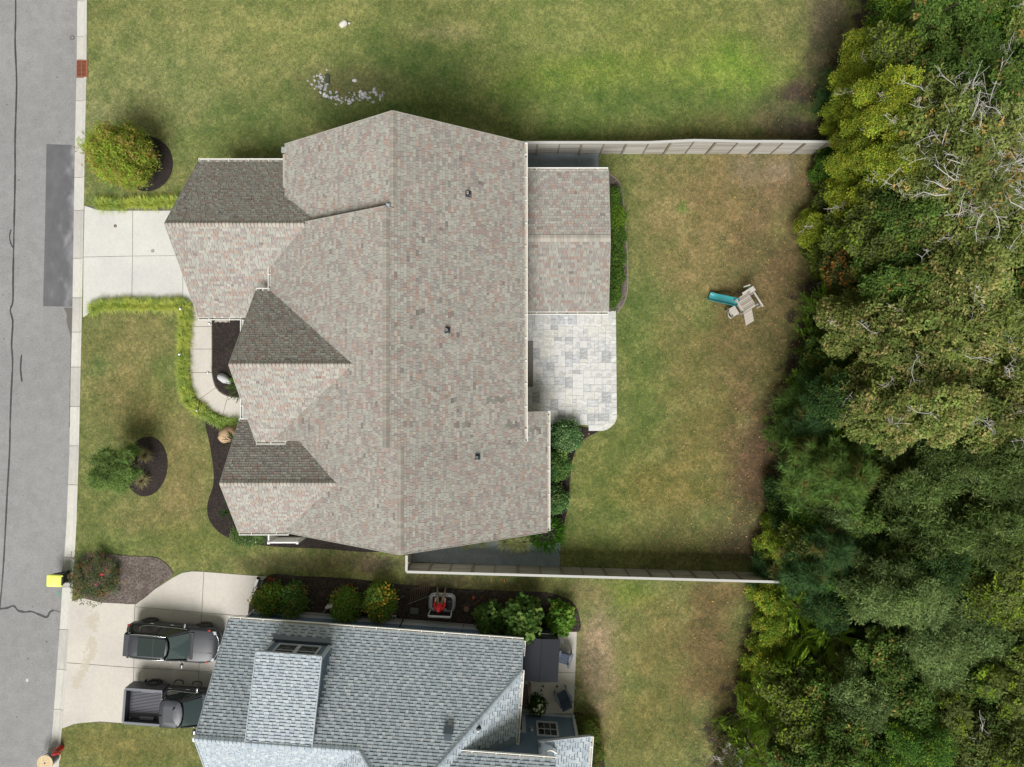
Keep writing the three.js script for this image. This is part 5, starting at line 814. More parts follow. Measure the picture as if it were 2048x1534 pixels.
  toss(260, () => { const y = 20 + r() * 260, e = edgeX(woodEdge, y); return [e + 10 - Math.pow(r(), 1.5) * 200, y]; });
  toss(130, () => [1240 + r() * 280, 330 + r() * 780]); toss(90, () => [200 + r() * 1300, 10 + r() * 200]); toss(45, () => [1060 + r() * 150, 630 + r() * 220]); toss(60, () => [1130 + r() * 60, 860 + r() * 200]);
  const im = new THREE.InstancedMesh(lg, lm, L.length), M = new THREE.Matrix4(), q = new THREE.Quaternion(), eu = new THREE.Euler(); L.forEach((s, i) => { q.setFromEuler(eu.set((r() - .5) * .7, r() * 6.28, (r() - .5) * .7)); M.compose(s.p, q, V3(s.s, s.s, s.s)); im.setMatrixAt(i, M); im.setColorAt(i, s.c); });
  im.name = 'fallen_leaves'; im.castShadow = im.receiveShadow = true; im.userData = { kind: 'stuff', label: 'scattered orange and tan fallen leaves on the lawns', category: 'fallen leaves' }; scene.add(im);
}

// ================================================================ vehicles
function loft(rings, capped = true) { // rings of equal length, each [[x, y, z] ...]
  const P = [], n = rings[0].length;
  for (let i = 0; i + 1 < rings.length; i++) for (let k = 0; k < n; k++) { const a = rings[i][k], b = rings[i][(k + 1) % n], c = rings[i + 1][(k + 1) % n], d = rings[i + 1][k]; P.push(...a, ...b, ...c, ...a, ...c, ...d); }
  if (capped) for (const [ring, flip] of [[rings[0], 1], [rings.at(-1), 0]]) { const c = [0, 1, 2].map((q) => ring.reduce((s, p) => s + p[q], 0) / n); for (let k = 0; k < n; k++) { const a = ring[k], b = ring[(k + 1) % n]; flip ? P.push(...c, ...b, ...a) : P.push(...c, ...a, ...b); } }
  const g = tri(P); g.deleteAttribute('normal'); const m = mergeVertices(g, 1e-4); m.computeVertexNormals(); return m;
}
const paint = phys(new THREE.Color().setRGB(0.035, 0.038, 0.046), 0.45, { clearcoat: 0.35, clearcoatRoughness: 0.3, specularIntensity: 0.5 });
const paint2 = phys(new THREE.Color().setRGB(0.042, 0.046, 0.056), 0.45, { clearcoat: 0.35, clearcoatRoughness: 0.3, specularIntensity: 0.5 });
const carGlass = phys(new THREE.Color().setRGB(0.02, 0.03, 0.03), 0.04, { specularIntensity: 1, clearcoat: 1, clearcoatRoughness: 0.02 });
const shieldGlass = phys(new THREE.Color().setRGB(0.05, 0.07, 0.07), 0.05, { clearcoat: 1, clearcoatRoughness: 0.02 });
const chrome = mat(new THREE.Color().setRGB(0.75, 0.76, 0.78), 0.18, { metalness: 1 }), blackP = mat(new THREE.Color().setRGB(0.018, 0.018, 0.02), 0.6), rubber = mat(new THREE.Color().setRGB(0.022, 0.022, 0.022), 0.85), alloy = mat(new THREE.Color().setRGB(0.16, 0.16, 0.165), 0.35, { metalness: 0.9 });
const redLens = phys(new THREE.Color().setRGB(0.4, 0.02, 0.02), 0.2, { clearcoat: 1 }), headLens = phys(new THREE.Color().setRGB(0.5, 0.52, 0.55), 0.12, { clearcoat: 1 });
function section(x, w, yb, yt, crown = 0.03) { const h = [[0.001, yb], [w * 0.78, yb], [w * 0.95, yb + 0.10], [w, yb + (yt - yb) * 0.45], [w * 0.985, yb + (yt - yb) * 0.72], [w * 0.93, yt - 0.05], [w * 0.82, yt - 0.005], [w * 0.4, yt + crown * 0.8], [0.001, yt + crown]]; return [...h.map(([z, y]) => [x, y, z]), ...h.slice(1, -1).reverse().map(([z, y]) => [x, y, -z])]; }
function ringAt(y, x0, x1, wr, wf, bow = 0.12) { const xm = (x0 + x1) / 2, w = Math.max(wr, wf) + 0.02; const h = [[x1, 0.001], [x1 - bow * 0.3, wf * 0.55], [x1 - bow, wf * 0.9], [x1 - bow * 1.6, wf], [xm + 0.3, w], [xm - 0.3, w], [x0 + bow * 1.2, wr], [x0 + bow * 0.6, wr * 0.9], [x0 + bow * 0.15, wr * 0.55], [x0, 0.001]]; return [...h.map(([x, z]) => [x, y, z]), ...h.slice(1, -1).reverse().map(([x, z]) => [x, y, -z])]; }
function wheel(car, x, z, R, W) {
  const s = Math.sign(z), w = mesh('wheel', new THREE.LatheGeometry([[R * 0.66, -W / 2], [R * 0.9, -W / 2], [R, -W * 0.36], [R, W * 0.36], [R * 0.9, W / 2], [R * 0.66, W / 2]].map(([a, b]) => new THREE.Vector2(a, b)), 28).rotateX(Math.PI / 2).translate(x, R, z), rubber, car);
  const G = [new THREE.TorusGeometry(R * 0.64, 0.018, 8, 28).translate(0, 0, s * W * 0.46), cyl(R * 0.13, R * 0.13, 0.06, 0, 0, 0, 14).rotateX(Math.PI / 2).translate(0, 0, s * W * 0.38)];
  for (let k = 0; k < 7; k++) G.push(box(R * 0.55, 0.045, 0.03, R * 0.36, 0, s * W * 0.38).rotateZ(k * 0.8976));
  mesh('rim', merge(G).translate(x, R, z), alloy, w); mesh('hub_well', cyl(R * 0.66, R * 0.66, 0.04, 0, 0, 0, 24).rotateX(Math.PI / 2).translate(x, R, z + s * W * 0.2), blackP, w);
}
function mirror(car, x, y, z) { const s = Math.sign(z), m = mesh('mirror', rbox(0.14, 0.16, 0.26, 0.05, x, y, z + s * 0.14), paint, car); mesh('mirror_cap', rbox(0.1, 0.07, 0.2, 0.03, x + 0.03, y + 0.06, z + s * 0.16), chrome, m); }
{ // ---------------- sport utility car
  const C = thing('parked_suv', 'black sport utility car parked nose-in on the neighbour\'s drive', 'car', V3(-18.46, 0.03, 14.1), -0.082);
  const st = [[-2.5, 0.66, 0.5, 0.92], [-2.46, 0.80, 0.42, 1.0], [-2.3, 0.92, 0.34, 1.07], [-1.9, 0.97, 0.3, 1.10], [-1.0, 0.985, 0.28, 1.09], [0, 0.985, 0.28, 1.07], [0.9, 0.985, 0.28, 1.06], [1.4, 0.98, 0.28, 1.03], [1.9, 0.96, 0.3, 0.98], [2.2, 0.90, 0.32, 0.92], [2.38, 0.80, 0.34, 0.84], [2.48, 0.66, 0.38, 0.74], [2.52, 0.5, 0.42, 0.66]];
  mesh('body', loft(st.map(([x, w, b, t]) => section(x, w, b, t))), paint, C);
  const belt = ringAt(1.05, -2.34, 1.12, 0.86, 0.84, 0.22), top = ringAt(1.60, -2.08, 0.22, 0.69, 0.66, 0.2), roofE = ringAt(1.69, -1.98, 0.10, 0.60, 0.58, 0.2);
  mesh('side_glass', loft([belt, top], false), carGlass, C);
  mesh('roof_panel', loft([top, roofE, ringAt(1.725, -1.7, -0.15, 0.35, 0.35, 0.2)]), paint, C);
  // windscreen: a pane laid 6 mm proud of the front of the glasshouse
  const wsA = [[1.06, 1.075, 0.70], [0.20, 1.60, 0.56]]; { const P = [], nz = 8; for (let i = 0; i < nz; i++) { const z0 = -1 + 2 * i / nz, z1 = -1 + 2 * (i + 1) / nz, f = ([x, y, w], z) => [x + 0.022 - 0.13 * z * z * 0.8, y + 0.012, w * z]; const a = f(wsA[0], z0), b = f(wsA[0], z1), c = f(wsA[1], z1), d = f(wsA[1], z0); P.push(...a, ...b, ...c, ...a, ...c, ...d); } mesh('windscreen', tri(P), shieldGlass, C); }
  for (const s of [-1, 1]) { mesh('pillar', rod(V3(0.95, 1.06, s * 0.80), V3(0.12, 1.62, s * 0.635), 0.04, 0.035, 8), paint, C); mesh('pillar', rod(V3(-0.55, 1.06, s * 0.885), V3(-0.6, 1.6, s * 0.70), 0.035, 0.03, 6), blackP, C); mesh('pillar', rod(V3(-2.2, 1.08, s * 0.82), V3(-1.98, 1.62, s * 0.62), 0.09, 0.07, 8), paint, C);
    mesh('roof_rail', pipe([V3(0.0, 1.69, s * 0.60), V3(-0.3, 1.735, s * 0.63), V3(-1.0, 1.75, s * 0.645), V3(-1.6, 1.735, s * 0.63), V3(-1.92, 1.68, s * 0.58)], 0.022, 24, 8), chrome, C);
    mesh('window_trim', pipe([V3(0.85, 1.075, s * 0.875), V3(0, 1.085, s * 0.91), V3(-1.4, 1.09, s * 0.905), V3(-1.62, 1.2, s * 0.86), V3(-1.5, 1.5, s * 0.755)], 0.014, 30, 6), chrome, C);
    mirror(C, 0.72, 1.12, s * 0.94);
    for (const x of [-0.05, -1.15]) mesh('door_handle', rbox(0.2, 0.035, 0.05, 0.015, x, 0.93, s * 0.99), chrome, C);
    mesh('headlight', rbox(0.42, 0.10, 0.2, 0.045, 2.14, 0.86, s * 0.72).applyMatrix4(new THREE.Matrix4().makeRotationY(0)), headLens, C); mesh('turn_lens', rbox(0.16, 0.06, 0.08, 0.02, 1.98, 0.93, s * 0.86), redLens, C); mesh('tail_light', rbox(0.34, 0.1, 0.12, 0.04, -2.28, 0.97, s * 0.82), redLens, C);
    mesh('wheel_arch', new THREE.TorusGeometry(0.42, 0.035, 6, 20, Math.PI).translate(1.5, 0.38, s * 0.965), blackP, C); mesh('wheel_arch', new THREE.TorusGeometry(0.42, 0.035, 6, 20, Math.PI).translate(-1.5, 0.38, s * 0.965), blackP, C);
    for (const x of [1.5, -1.5]) wheel(C, x, s * 0.89, 0.385, 0.25);
    mesh('bonnet_crease', beam(V3(1.25, 1.068, s * 0.30), V3(2.2, 0.965, s * 0.36), 0.03, 0.016), paint, C);
  }
  mesh('sunroof', rbox(1.45, 0.012, 0.98, 0.005, -0.72, 1.727, 0), carGlass, C); mesh('sunroof_bar', box(0.03, 0.016, 1.0, -0.62, 1.73, 0), blackP, C); mesh('scuttle', beam(V3(1.13, 1.075, -0.72), V3(1.13, 1.075, 0.72), 0.20, 0.03), blackP, C);
  mesh('wiper', merge([rod(V3(1.1, 1.1, 0.55), V3(1.05, 1.11, -0.1), 0.01), rod(V3(1.1, 1.1, -0.1), V3(1.06, 1.11, -0.62), 0.01)]), blackP, C);
  mesh('grille', rbox(0.06, 0.22, 1.0, 0.02, 2.46, 0.70, 0), blackP, C); mesh('grille_bar', pipe([V3(2.30, 0.86, -0.72), V3(2.47, 0.82, -0.35), V3(2.52, 0.82, 0), V3(2.47, 0.82, 0.35), V3(2.30, 0.86, 0.72)], 0.018, 24, 6), chrome, C); mesh('tailgate_glass', rbox(0.03, 0.36, 1.2, 0.01, 0, 0, 0).rotateZ(0.45).translate(-2.2, 1.34, 0), carGlass, C); mesh('rear_spoiler', rbox(0.3, 0.04, 1.18, 0.018, -2.08, 1.66, 0), paint, C);
  mesh('front_badge', cyl(0.06, 0.06, 0.02, 0, 0, 0, 16).rotateZ(Math.PI / 2).translate(2.52, 0.75, 0), chrome, C);
}
{ // ---------------- pick-up truck
  const T = thing('pickup_truck', 'black pick-up truck with an open ribbed load bed on the neighbour\'s drive', 'pick-up truck', V3(-17.95, 0.03, 17.52), -0.075);
  const st = [[-0.86, 0.97, 0.42, 1.22], [0, 0.985, 0.42, 1.22], [1.0, 0.985, 0.42, 1.22], [1.5, 0.98, 0.42, 1.2], [2.2, 0.97, 0.42, 1.16], [2.7, 0.94, 0.44, 1.1], [2.88, 0.86, 0.46, 0.98], [2.93, 0.7, 0.5, 0.85]];
  mesh('body', loft(st.map(([x, w, b, t]) => section(x, w, b, t))), paint2, T);
  const belt = ringAt(1.2, -0.9, 1.32, 0.90, 0.88, 0.18), top = ringAt(1.80, -0.78, 0.55, 0.74, 0.70, 0.16), re = ringAt(1.88, -0.72, 0.48, 0.67, 0.64, 0.16);
  mesh('side_glass', loft([belt, top], false), carGlass, T); mesh('roof_panel', loft([top, re, ringAt(1.915, -0.5, 0.2, 0.4, 0.4, 0.15)]), paint2, T);
  mesh('sunroof', rbox(0.5, 0.012, 0.86, 0.005, -0.26, 1.912, 0), paint, T); mesh('roof_seam', merge([box(0.012, 0.014, 0.9, 0.02, 1.914, 0), box(0.012, 0.014, 0.9, -0.54, 1.914, 0)]), blackP, T); mesh('aerial_fin', rbox(0.16, 0.05, 0.03, 0.012, -0.66, 1.92, 0.1), blackP, T);
  { const P = [], A = [1.28, 1.22, 0.74], B = [0.53, 1.80, 0.62], nz = 8; for (let i = 0; i < nz; i++) { const z0 = -1 + 2 * i / nz, z1 = -1 + 2 * (i + 1) / nz, f = ([x, y, w], z) => [x + 0.02 - 0.1 * z * z * 0.8, y + 0.012, w * z]; const a = f(A, z0), b = f(A, z1), c = f(B, z1), d = f(B, z0); P.push(...a, ...b, ...c, ...a, ...c, ...d); } mesh('windscreen', tri(P), shieldGlass, T); }
  const lin_ = mat(new THREE.Color().setRGB(0.12, 0.12, 0.14), 0.75), floorY = 0.80;
  for (const s of [-1, 1]) {
    mesh('bed_side', rbox(2.02, 0.86, 0.13, 0.045, -1.9, 0.87, s * 0.92), paint2, T); mesh('bed_rail', rbox(2.0, 0.05, 0.15, 0.02, -1.9, 1.305, s * 0.91), mat(new THREE.Color().setRGB(0.12, 0.125, 0.15), 0.45), T); mesh('wheel_well', rbox(0.8, 0.24, 0.2, 0.05, -1.78, floorY + 0.12, s * 0.75), lin_, T);
    mesh('pillar', rod(V3(1.15, 1.22, s * 0.83), V3(0.45, 1.82, s * 0.68), 0.045, 0.04, 8), paint2, T); mesh('pillar', rod(V3(0.22, 1.22, s * 0.92), V3(0.2, 1.8, s * 0.74), 0.035, 0.03, 6), blackP, T); mesh('pillar', rod(V3(-0.72, 1.2, s * 0.88), V3(-0.66, 1.8, s * 0.71), 0.08, 0.06, 8), paint2, T);
    mesh('window_trim', pipe([V3(0.98, 1.235, s * 0.905), V3(0.2, 1.245, s * 0.94), V3(-0.6, 1.25, s * 0.93), V3(-0.66, 1.55, s * 0.83)], 0.013, 24, 6), chrome, T); mirror(T, 0.95, 1.3, s * 0.98);
    for (const x of [0.35, -0.6]) { mesh('door_handle', rbox(0.2, 0.04, 0.05, 0.015, x, 1.06, s * 0.985), chrome, T); }
    for (const x of [0.55, -0.45]) mesh('side_step', pipe([V3(x - 0.26, 0.42, s * 0.98), V3(x - 0.2, 0.36, s * 1.13), V3(x + 0.2, 0.36, s * 1.13), V3(x + 0.26, 0.42, s * 0.98)], 0.03, 20, 6), blackP, T);
    mesh('side_trim', beam(V3(-0.7, 0.68, s * 0.995), V3(1.2, 0.68, s * 0.995), 0.03, 0.05), alloy, T);
    for (const x of [-1.78, 1.95]) { wheel(T, x, s * 0.88, 0.41, 0.27); mesh('wheel_arch', new THREE.TorusGeometry(0.46, 0.04, 6, 20, Math.PI).translate(x, 0.42, s * 0.975), blackP, T); }
    mesh('mud_flap', box(0.03, 0.25, 0.24, -2.28, 0.38, s * 0.93), blackP, T); mesh('tail_light', rbox(0.1, 0.34, 0.1, 0.03, -2.9, 1.02, s * 0.9), redLens, T); mesh('headlight', rbox(0.2, 0.14, 0.3, 0.05, 2.78, 0.98, s * 0.66), headLens, T);
  }
  mesh('tailgate', rbox(0.10, 0.56, 1.72, 0.035, -2.89, 1.02, 0), paint2, T); mesh('tailgate_cap', rbox(0.13, 0.04, 1.72, 0.015, -2.89, 1.315, 0), mat(new THREE.Color().setRGB(0.12, 0.125, 0.15), 0.45), T); mesh('bulkhead', rbox(0.06, 0.56, 1.72, 0.02, -0.93, 1.02, 0), lin_, T); mesh('bed_floor', box(1.92, 0.05, 1.74, -1.9, floorY - 0.03, 0), lin_, T);
  for (let k = 0; k < 17; k++) mesh('floor_rib', box(1.88, 0.03, 0.045, -1.9, floorY + 0.01, -0.64 + k * 0.08), lin_, T);
  mesh('rear_bumper', rbox(0.16, 0.18, 1.8, 0.05, -2.99, 0.55, 0), chrome, T); mesh('tie_down', merge([new THREE.TorusGeometry(0.04, 0.012, 6, 12).translate(-1.06, 1.2, -0.84), new THREE.TorusGeometry(0.04, 0.012, 6, 12).translate(-2.7, 0.95, 0.8)]), chrome, T);
}

// ================================================================ fences
{
  const boards = [[200, 196, 188], [188, 184, 174], [208, 204, 196], [176, 170, 160], [194, 190, 178]].map(([r, g, b], i) => mat(0xffffff, 0.9, { map: tex(128, 64, (x, y) => { const a = fbm(x / 40 + i * 9, y / 3, 3, i) - 0.5, n = hash2(x, y, i) - 0.5, q = 1 + 0.34 * a + 0.08 * n; return texel(r * q, g * q, b * q); }) }));
  const postM = mat(0xffffff, 0.9, { map: grainTex([[128, 116, 98], [156, 146, 128], [172, 164, 148]], 30, 128, 52, 0.5) }), capM = mat(0xffffff, 0.85, { map: grainTex([[198, 196, 192], [212, 211, 208], [222, 221, 219]], 40, 128, 53, 0.8) });
  const board = new THREE.BoxGeometry(1, 0.128, 0.022);
  // pts: ground line of post feet; inner = side (+1/-1 along the left normal) where the posts stand
  function fence(label, pts, heights, side, seed) {
    const F = thing('wood_fence', label, 'fence', V3(...pts[0])), o = F.position, r = rng(seed);
    for (let i = 0; i < pts.length; i++) { const a = V3(...pts[i]), n = V3(...pts[Math.min(i + 1, pts.length - 1)]).sub(V3(...pts[Math.max(0, i - 1)])).normalize(), s = V3(-n.z, 0, n.x).multiplyScalar(side); const thick = i % 2 === 1 ? 0.1 : 0.055; const p = mesh('post', box(thick, heights[i] - 0.08, thick), postM, F); p.position.copy(a).sub(o).addScaledVector(s, thick / 2 + 0.012); p.position.y = (heights[i] - 0.08) / 2; p.rotation.y = -Math.atan2(n.z, n.x); }
    for (let i = 0; i + 1 < pts.length; i++) {
      const a = V3(...pts[i]).sub(o), b = V3(...pts[i + 1]).sub(o), d = b.clone().sub(a), L = d.length(), ang = -Math.atan2(d.z, d.x), n = 13;
      for (let k = 0; k < n; k++) { const y0 = (k + 0.5) / n * heights[i], y1 = (k + 0.5) / n * heights[i + 1]; const m = mesh('board', board, boards[Math.floor(r() * boards.length)], F); m.position.set((a.x + b.x) / 2, (y0 + y1) / 2, (a.z + b.z) / 2); m.rotation.set(0, ang, 0); m.rotateZ(Math.atan2(y1 - y0, L)); m.scale.set(L - 0.006, heights[i] / n / 0.128 * 0.97, 1); }
      const c = mesh('cap_rail', new THREE.BoxGeometry(L + 0.01, 0.035, 0.13), capM, F); c.position.set((a.x + b.x) / 2, (heights[i] + heights[i + 1]) / 2 + 0.02 + (i % 2) * 0.003, (a.z + b.z) / 2); c.rotation.set(0, ang, 0); c.rotateZ(Math.atan2(heights[i + 1] - heights[i], L));
    }
  }
  const nx_ = [1030, 1072.5, 1115, 1157.5, 1200, 1242.5, 1285, 1326, 1369, 1411, 1454, 1497, 1540, 1583, 1625, 1660];
  fence('weathered pale wooden fence along the upper side of the back yard', nx_.map((x) => [gx(x), 0, gz(307.5)]), [1.83, 1.83, 1.83, 1.83, 1.83, 1.83, 1.83, 2.0, 2.16, 2.1, 2.02, 2.0, 2.0, 1.96, 1.92, 1.9], 1, 3);
  const sx = [823, 864, 904, 947, 990, 1034, 1079, 1121, 1162, 1206, 1249, 1292, 1335, 1378, 1421, 1464, 1507, 1535];
  fence('weathered pale wooden fence along the lower side of the back yard', sx.map((x) => [gx(x), 0, gz(1126 + (x - 823) * 0.0272)]), sx.map(() => 1.83), -1, 4);
  fence('short return of wooden fence joining the lower fence to the house', [[gx(823), 0, gz(1095)], [gx(823), 0, gz(1110)], [gx(822.5), 0, gz(1125)]], [1.83, 1.83, 1.83], -1, 5);
}
// ================================================================ rocks
function rockGeo(seed, sx, sy, sz, detail = 3, rough = 0.25) { const g = mergeVertices(new THREE.IcosahedronGeometry(1, detail).deleteAttribute('uv').deleteAttribute('normal')); const p = g.attributes.position; for (let i = 0; i < p.count; i++) { const v = V3().fromBufferAttribute(p, i), k = 1 + rough * (fbm(v.x * 1.6 + seed, v.y * 1.6 + v.z * 1.3, 3, seed) - 0.5) * 2 + rough * 0.5 * (fbm(v.z * 3 + seed, v.x * 3, 2, seed + 3) - 0.5); p.setXYZ(i, v.x * k * sx, Math.max(-0.4, v.y * k) * sy, v.z * k * sz); } g.computeVertexNormals(); return g; }
{
  const whiteRock = mat(0xffffff, 0.8, { color: tone(216, 217, 222) }), tanRock = mat(tone(212, 178, 142), 0.85);
  const b1 = solo('boulder', rockGeo(3, 0.42, 0.3, 0.24), whiteRock, 'white ribbed boulder in the mulch bed under the entry gable', 'boulder'); b1.position.set(gx(450), 0.1, gz(757)); b1.rotation.y = -0.55;
  const b2 = solo('boulder', rockGeo(5, 0.6, 0.5, 0.42), tanRock, 'tan boulder in the front mulch bed beside a juniper', 'boulder'); b2.position.set(gx(459), 0.14, gz(868)); b2.rotation.y = 0.5;
  const b3 = solo('boulder', rockGeo(6, 0.24, 0.16, 0.16), mat(tone(232, 228, 220), 0.85), 'white rock lying alone in the grass at the top', 'rock'); b3.position.set(gx(687), 0.05, gz(49)); b3.rotation.y = 0.6;
  const b4 = solo('boulder', rockGeo(9, 0.07, 0.06, 0.06), mat(tone(232, 228, 220), 0.85), 'small white stone just right of the lone white rock', 'rock'); b4.position.set(gx(699), 0.02, gz(47));
  const gs = [1, 2, 3, 4, 5, 6].map((s) => rockGeo(20 + s, 0.13, 0.09, 0.10, 1, 0.45)), ms = [[206, 206, 212], [190, 190, 196], [220, 220, 224], [170, 168, 172]].map((c) => mat(tone(...c), 0.85)), r = rng(44);
  const arc = [[650, 142], [636, 155], [630, 165], [645, 172], [655, 185], [670, 192], [685, 200], [700, 198], [715, 190], [730, 192], [750, 190], [770, 190]], c = new THREE.CatmullRomCurve3(arc.map(([x, y]) => V3(x, 0, y)));
  for (let i = 0; i < 104; i++) { const p = c.getPoint(r()), m = solo('drain_rock', gs[i % 6], ms[Math.floor(r() * 4)], 'pale broken rock in the curved drainage rock line on the upper lawn', 'rock', 'rocks of the drainage line'); m.position.set(gx(p.x + (r() + r() - 1) * 18), 0.01, gz(p.z + (r() + r() - 1) * 16)); m.rotation.y = r() * 6.28; m.scale.setScalar(0.3 + 0.75 * r() * r() + 0.12); }
  solo('drain_rock', gs[0], ms[2], 'single pale rock inside the curve of the drainage rocks', 'rock').position.set(gx(709), 0.01, gz(161));
  const pg = new THREE.InstancedMesh(rockGeo(31, 0.035, 0.03, 0.03, 1, 0.3), mat(0xffffff, 0.8), 160), M = new THREE.Matrix4(); for (let i = 0; i < 160; i++) { M.makeRotationY(r() * 6).setPosition(gx(430 + r() * 30), 0.045, gz(636 + r() * 8)); pg.setMatrixAt(i, M); pg.setColorAt(i, tone(...[[232, 228, 220], [214, 196, 170], [190, 180, 168]][Math.floor(r() * 3)])); } pg.name = 'white_pebbles'; pg.userData = { kind: 'stuff', label: 'white pebbles below the garage gutter at the mulch bed', category: 'pebbles' }; scene.add(pg);
  const pipeM = mat(tone(78, 84, 66), 0.9); const dp = thing('drain_pipe', 'end of a grey drain pipe among the drainage rocks', 'drain pipe', V3(gx(655), 0.0, gz(156))); mesh('pipe', new THREE.CylinderGeometry(0.17, 0.17, 0.5, 20, 1, true).rotateX(Math.PI / 2).translate(0, -0.06, 0.1), pipeM, dp); mesh('rim', new THREE.TorusGeometry(0.17, 0.02, 8, 20).translate(0, -0.06, -0.15), pipeM, dp);
}
// ================================================================ small things in front
{ // path lights
  const spots = [[369, 619, 'glass path light at the corner of the lily turf by the drive'], [367.5, 709, 'glass path light halfway down the lily turf row'], [426.5, 648, 'glass path light in the mulch at the walk\'s garage end'], [424, 745, 'glass path light on the mulch side at the walk\'s bend'], [401, 820, 'glass path light where the lily turf row turns to the house']];
  const gl = phys(new THREE.Color().setRGB(0.5, 0.56, 0.66), 0.1, { metalness: 0.2, clearcoat: 1 });
  for (const [x, y, l] of spots) { const t = thing('path_light', l, 'path light', V3(gx(x), 0, gz(y))); mesh('stake', cyl(0.012, 0.012, 0.45, 0, 0.22, 0, 8), alloy, t); mesh('glass_globe', new THREE.SphereGeometry(0.075, 16, 12).translate(0, 0.5, 0), gl, t); mesh('cap', new THREE.ConeGeometry(0.05, 0.03, 12).translate(0, 0.585, 0), chrome, t); }
}
{ // utility pedestals by the tall shrub
  const gm = mat(tone(96, 146, 140), 0.6); const t = thing('utility_pedestal', 'teal green utility box beside the tall yellow-green shrub', 'utility box', V3(gx(311), 0.03, gz(318)), 0.5); mesh('cabinet', rbox(0.26, 0.62, 0.36, 0.03, 0, 0.31, 0), gm, t); mesh('lid', rbox(0.3, 0.06, 0.4, 0.02, 0, 0.65, 0), gm, t);
  const t2 = thing('utility_pedestal', 'pale grey round utility post beside the teal utility box', 'utility post', V3(gx(306), 0.03, gz(303))); mesh('post', cyl(0.12, 0.13, 0.6, 0, 0.3, 0, 16), mat(tone(170, 186, 186), 0.6), t2); mesh('dome', new THREE.SphereGeometry(0.12, 16, 8, 0, 6.2832, 0, 1.5708).scale(1, 0.5, 1).translate(0, 0.6, 0), mat(tone(190, 204, 206), 0.5), t2);
}
{ // wheeled bin
  const t = thing('wheeled_bin', 'wheeled bin with a bright yellow-green lid standing in the gutter', 'wheeled bin', V3(gx(130), ROAD_Y, gz(1152)), -0.03), dark = mat(tone(70, 72, 74), 0.6), lid = mat(new THREE.Color().setRGB(0.74, 0.8, 0.16), 0.5);
  const rr = (y, w, d, b = 0.06) => { const h = []; for (let k = 0; k < 4; k++) for (let q = 0; q <= 2; q++) { const a = k * 1.5708 + q * 0.7854; h.push([(k === 0 || k === 3 ? 1 : -1) * (w / 2 - b) + b * Math.cos(a), y, (k < 2 ? 1 : -1) * (d / 2 - b) + b * Math.sin(a)]); } return h; };
  mesh('body', loft([rr(0.06, 0.50, 0.48), rr(0.5, 0.62, 0.55), rr(1.0, 0.74, 0.62)]), dark, t);
  const l = mesh('lid', loft([rr(1.0, 0.80, 0.66, 0.08), rr(1.05, 0.80, 0.66, 0.08), rr(1.085, 0.68, 0.54, 0.1), rr(1.095, 0.4, 0.3, 0.1)]), lid, t); mesh('lid_rib', rbox(0.03, 0.02, 0.5, 0.008, 0.28, 1.09, 0), lid, l); for (const s of [-1, 1]) mesh('hinge', rbox(0.12, 0.05, 0.06, 0.015, 0.42, 1.03, s * 0.27), lid, l);
  mesh('handle', rod(V3(0.45, 0.99, -0.25), V3(0.45, 0.99, 0.25), 0.018), dark, t); for (const s of [-1, 1]) mesh('wheel', new THREE.CylinderGeometry(0.13, 0.13, 0.06, 18).rotateX(Math.PI / 2).translate(0.26, 0.13, s * 0.29), rubber, t);
}
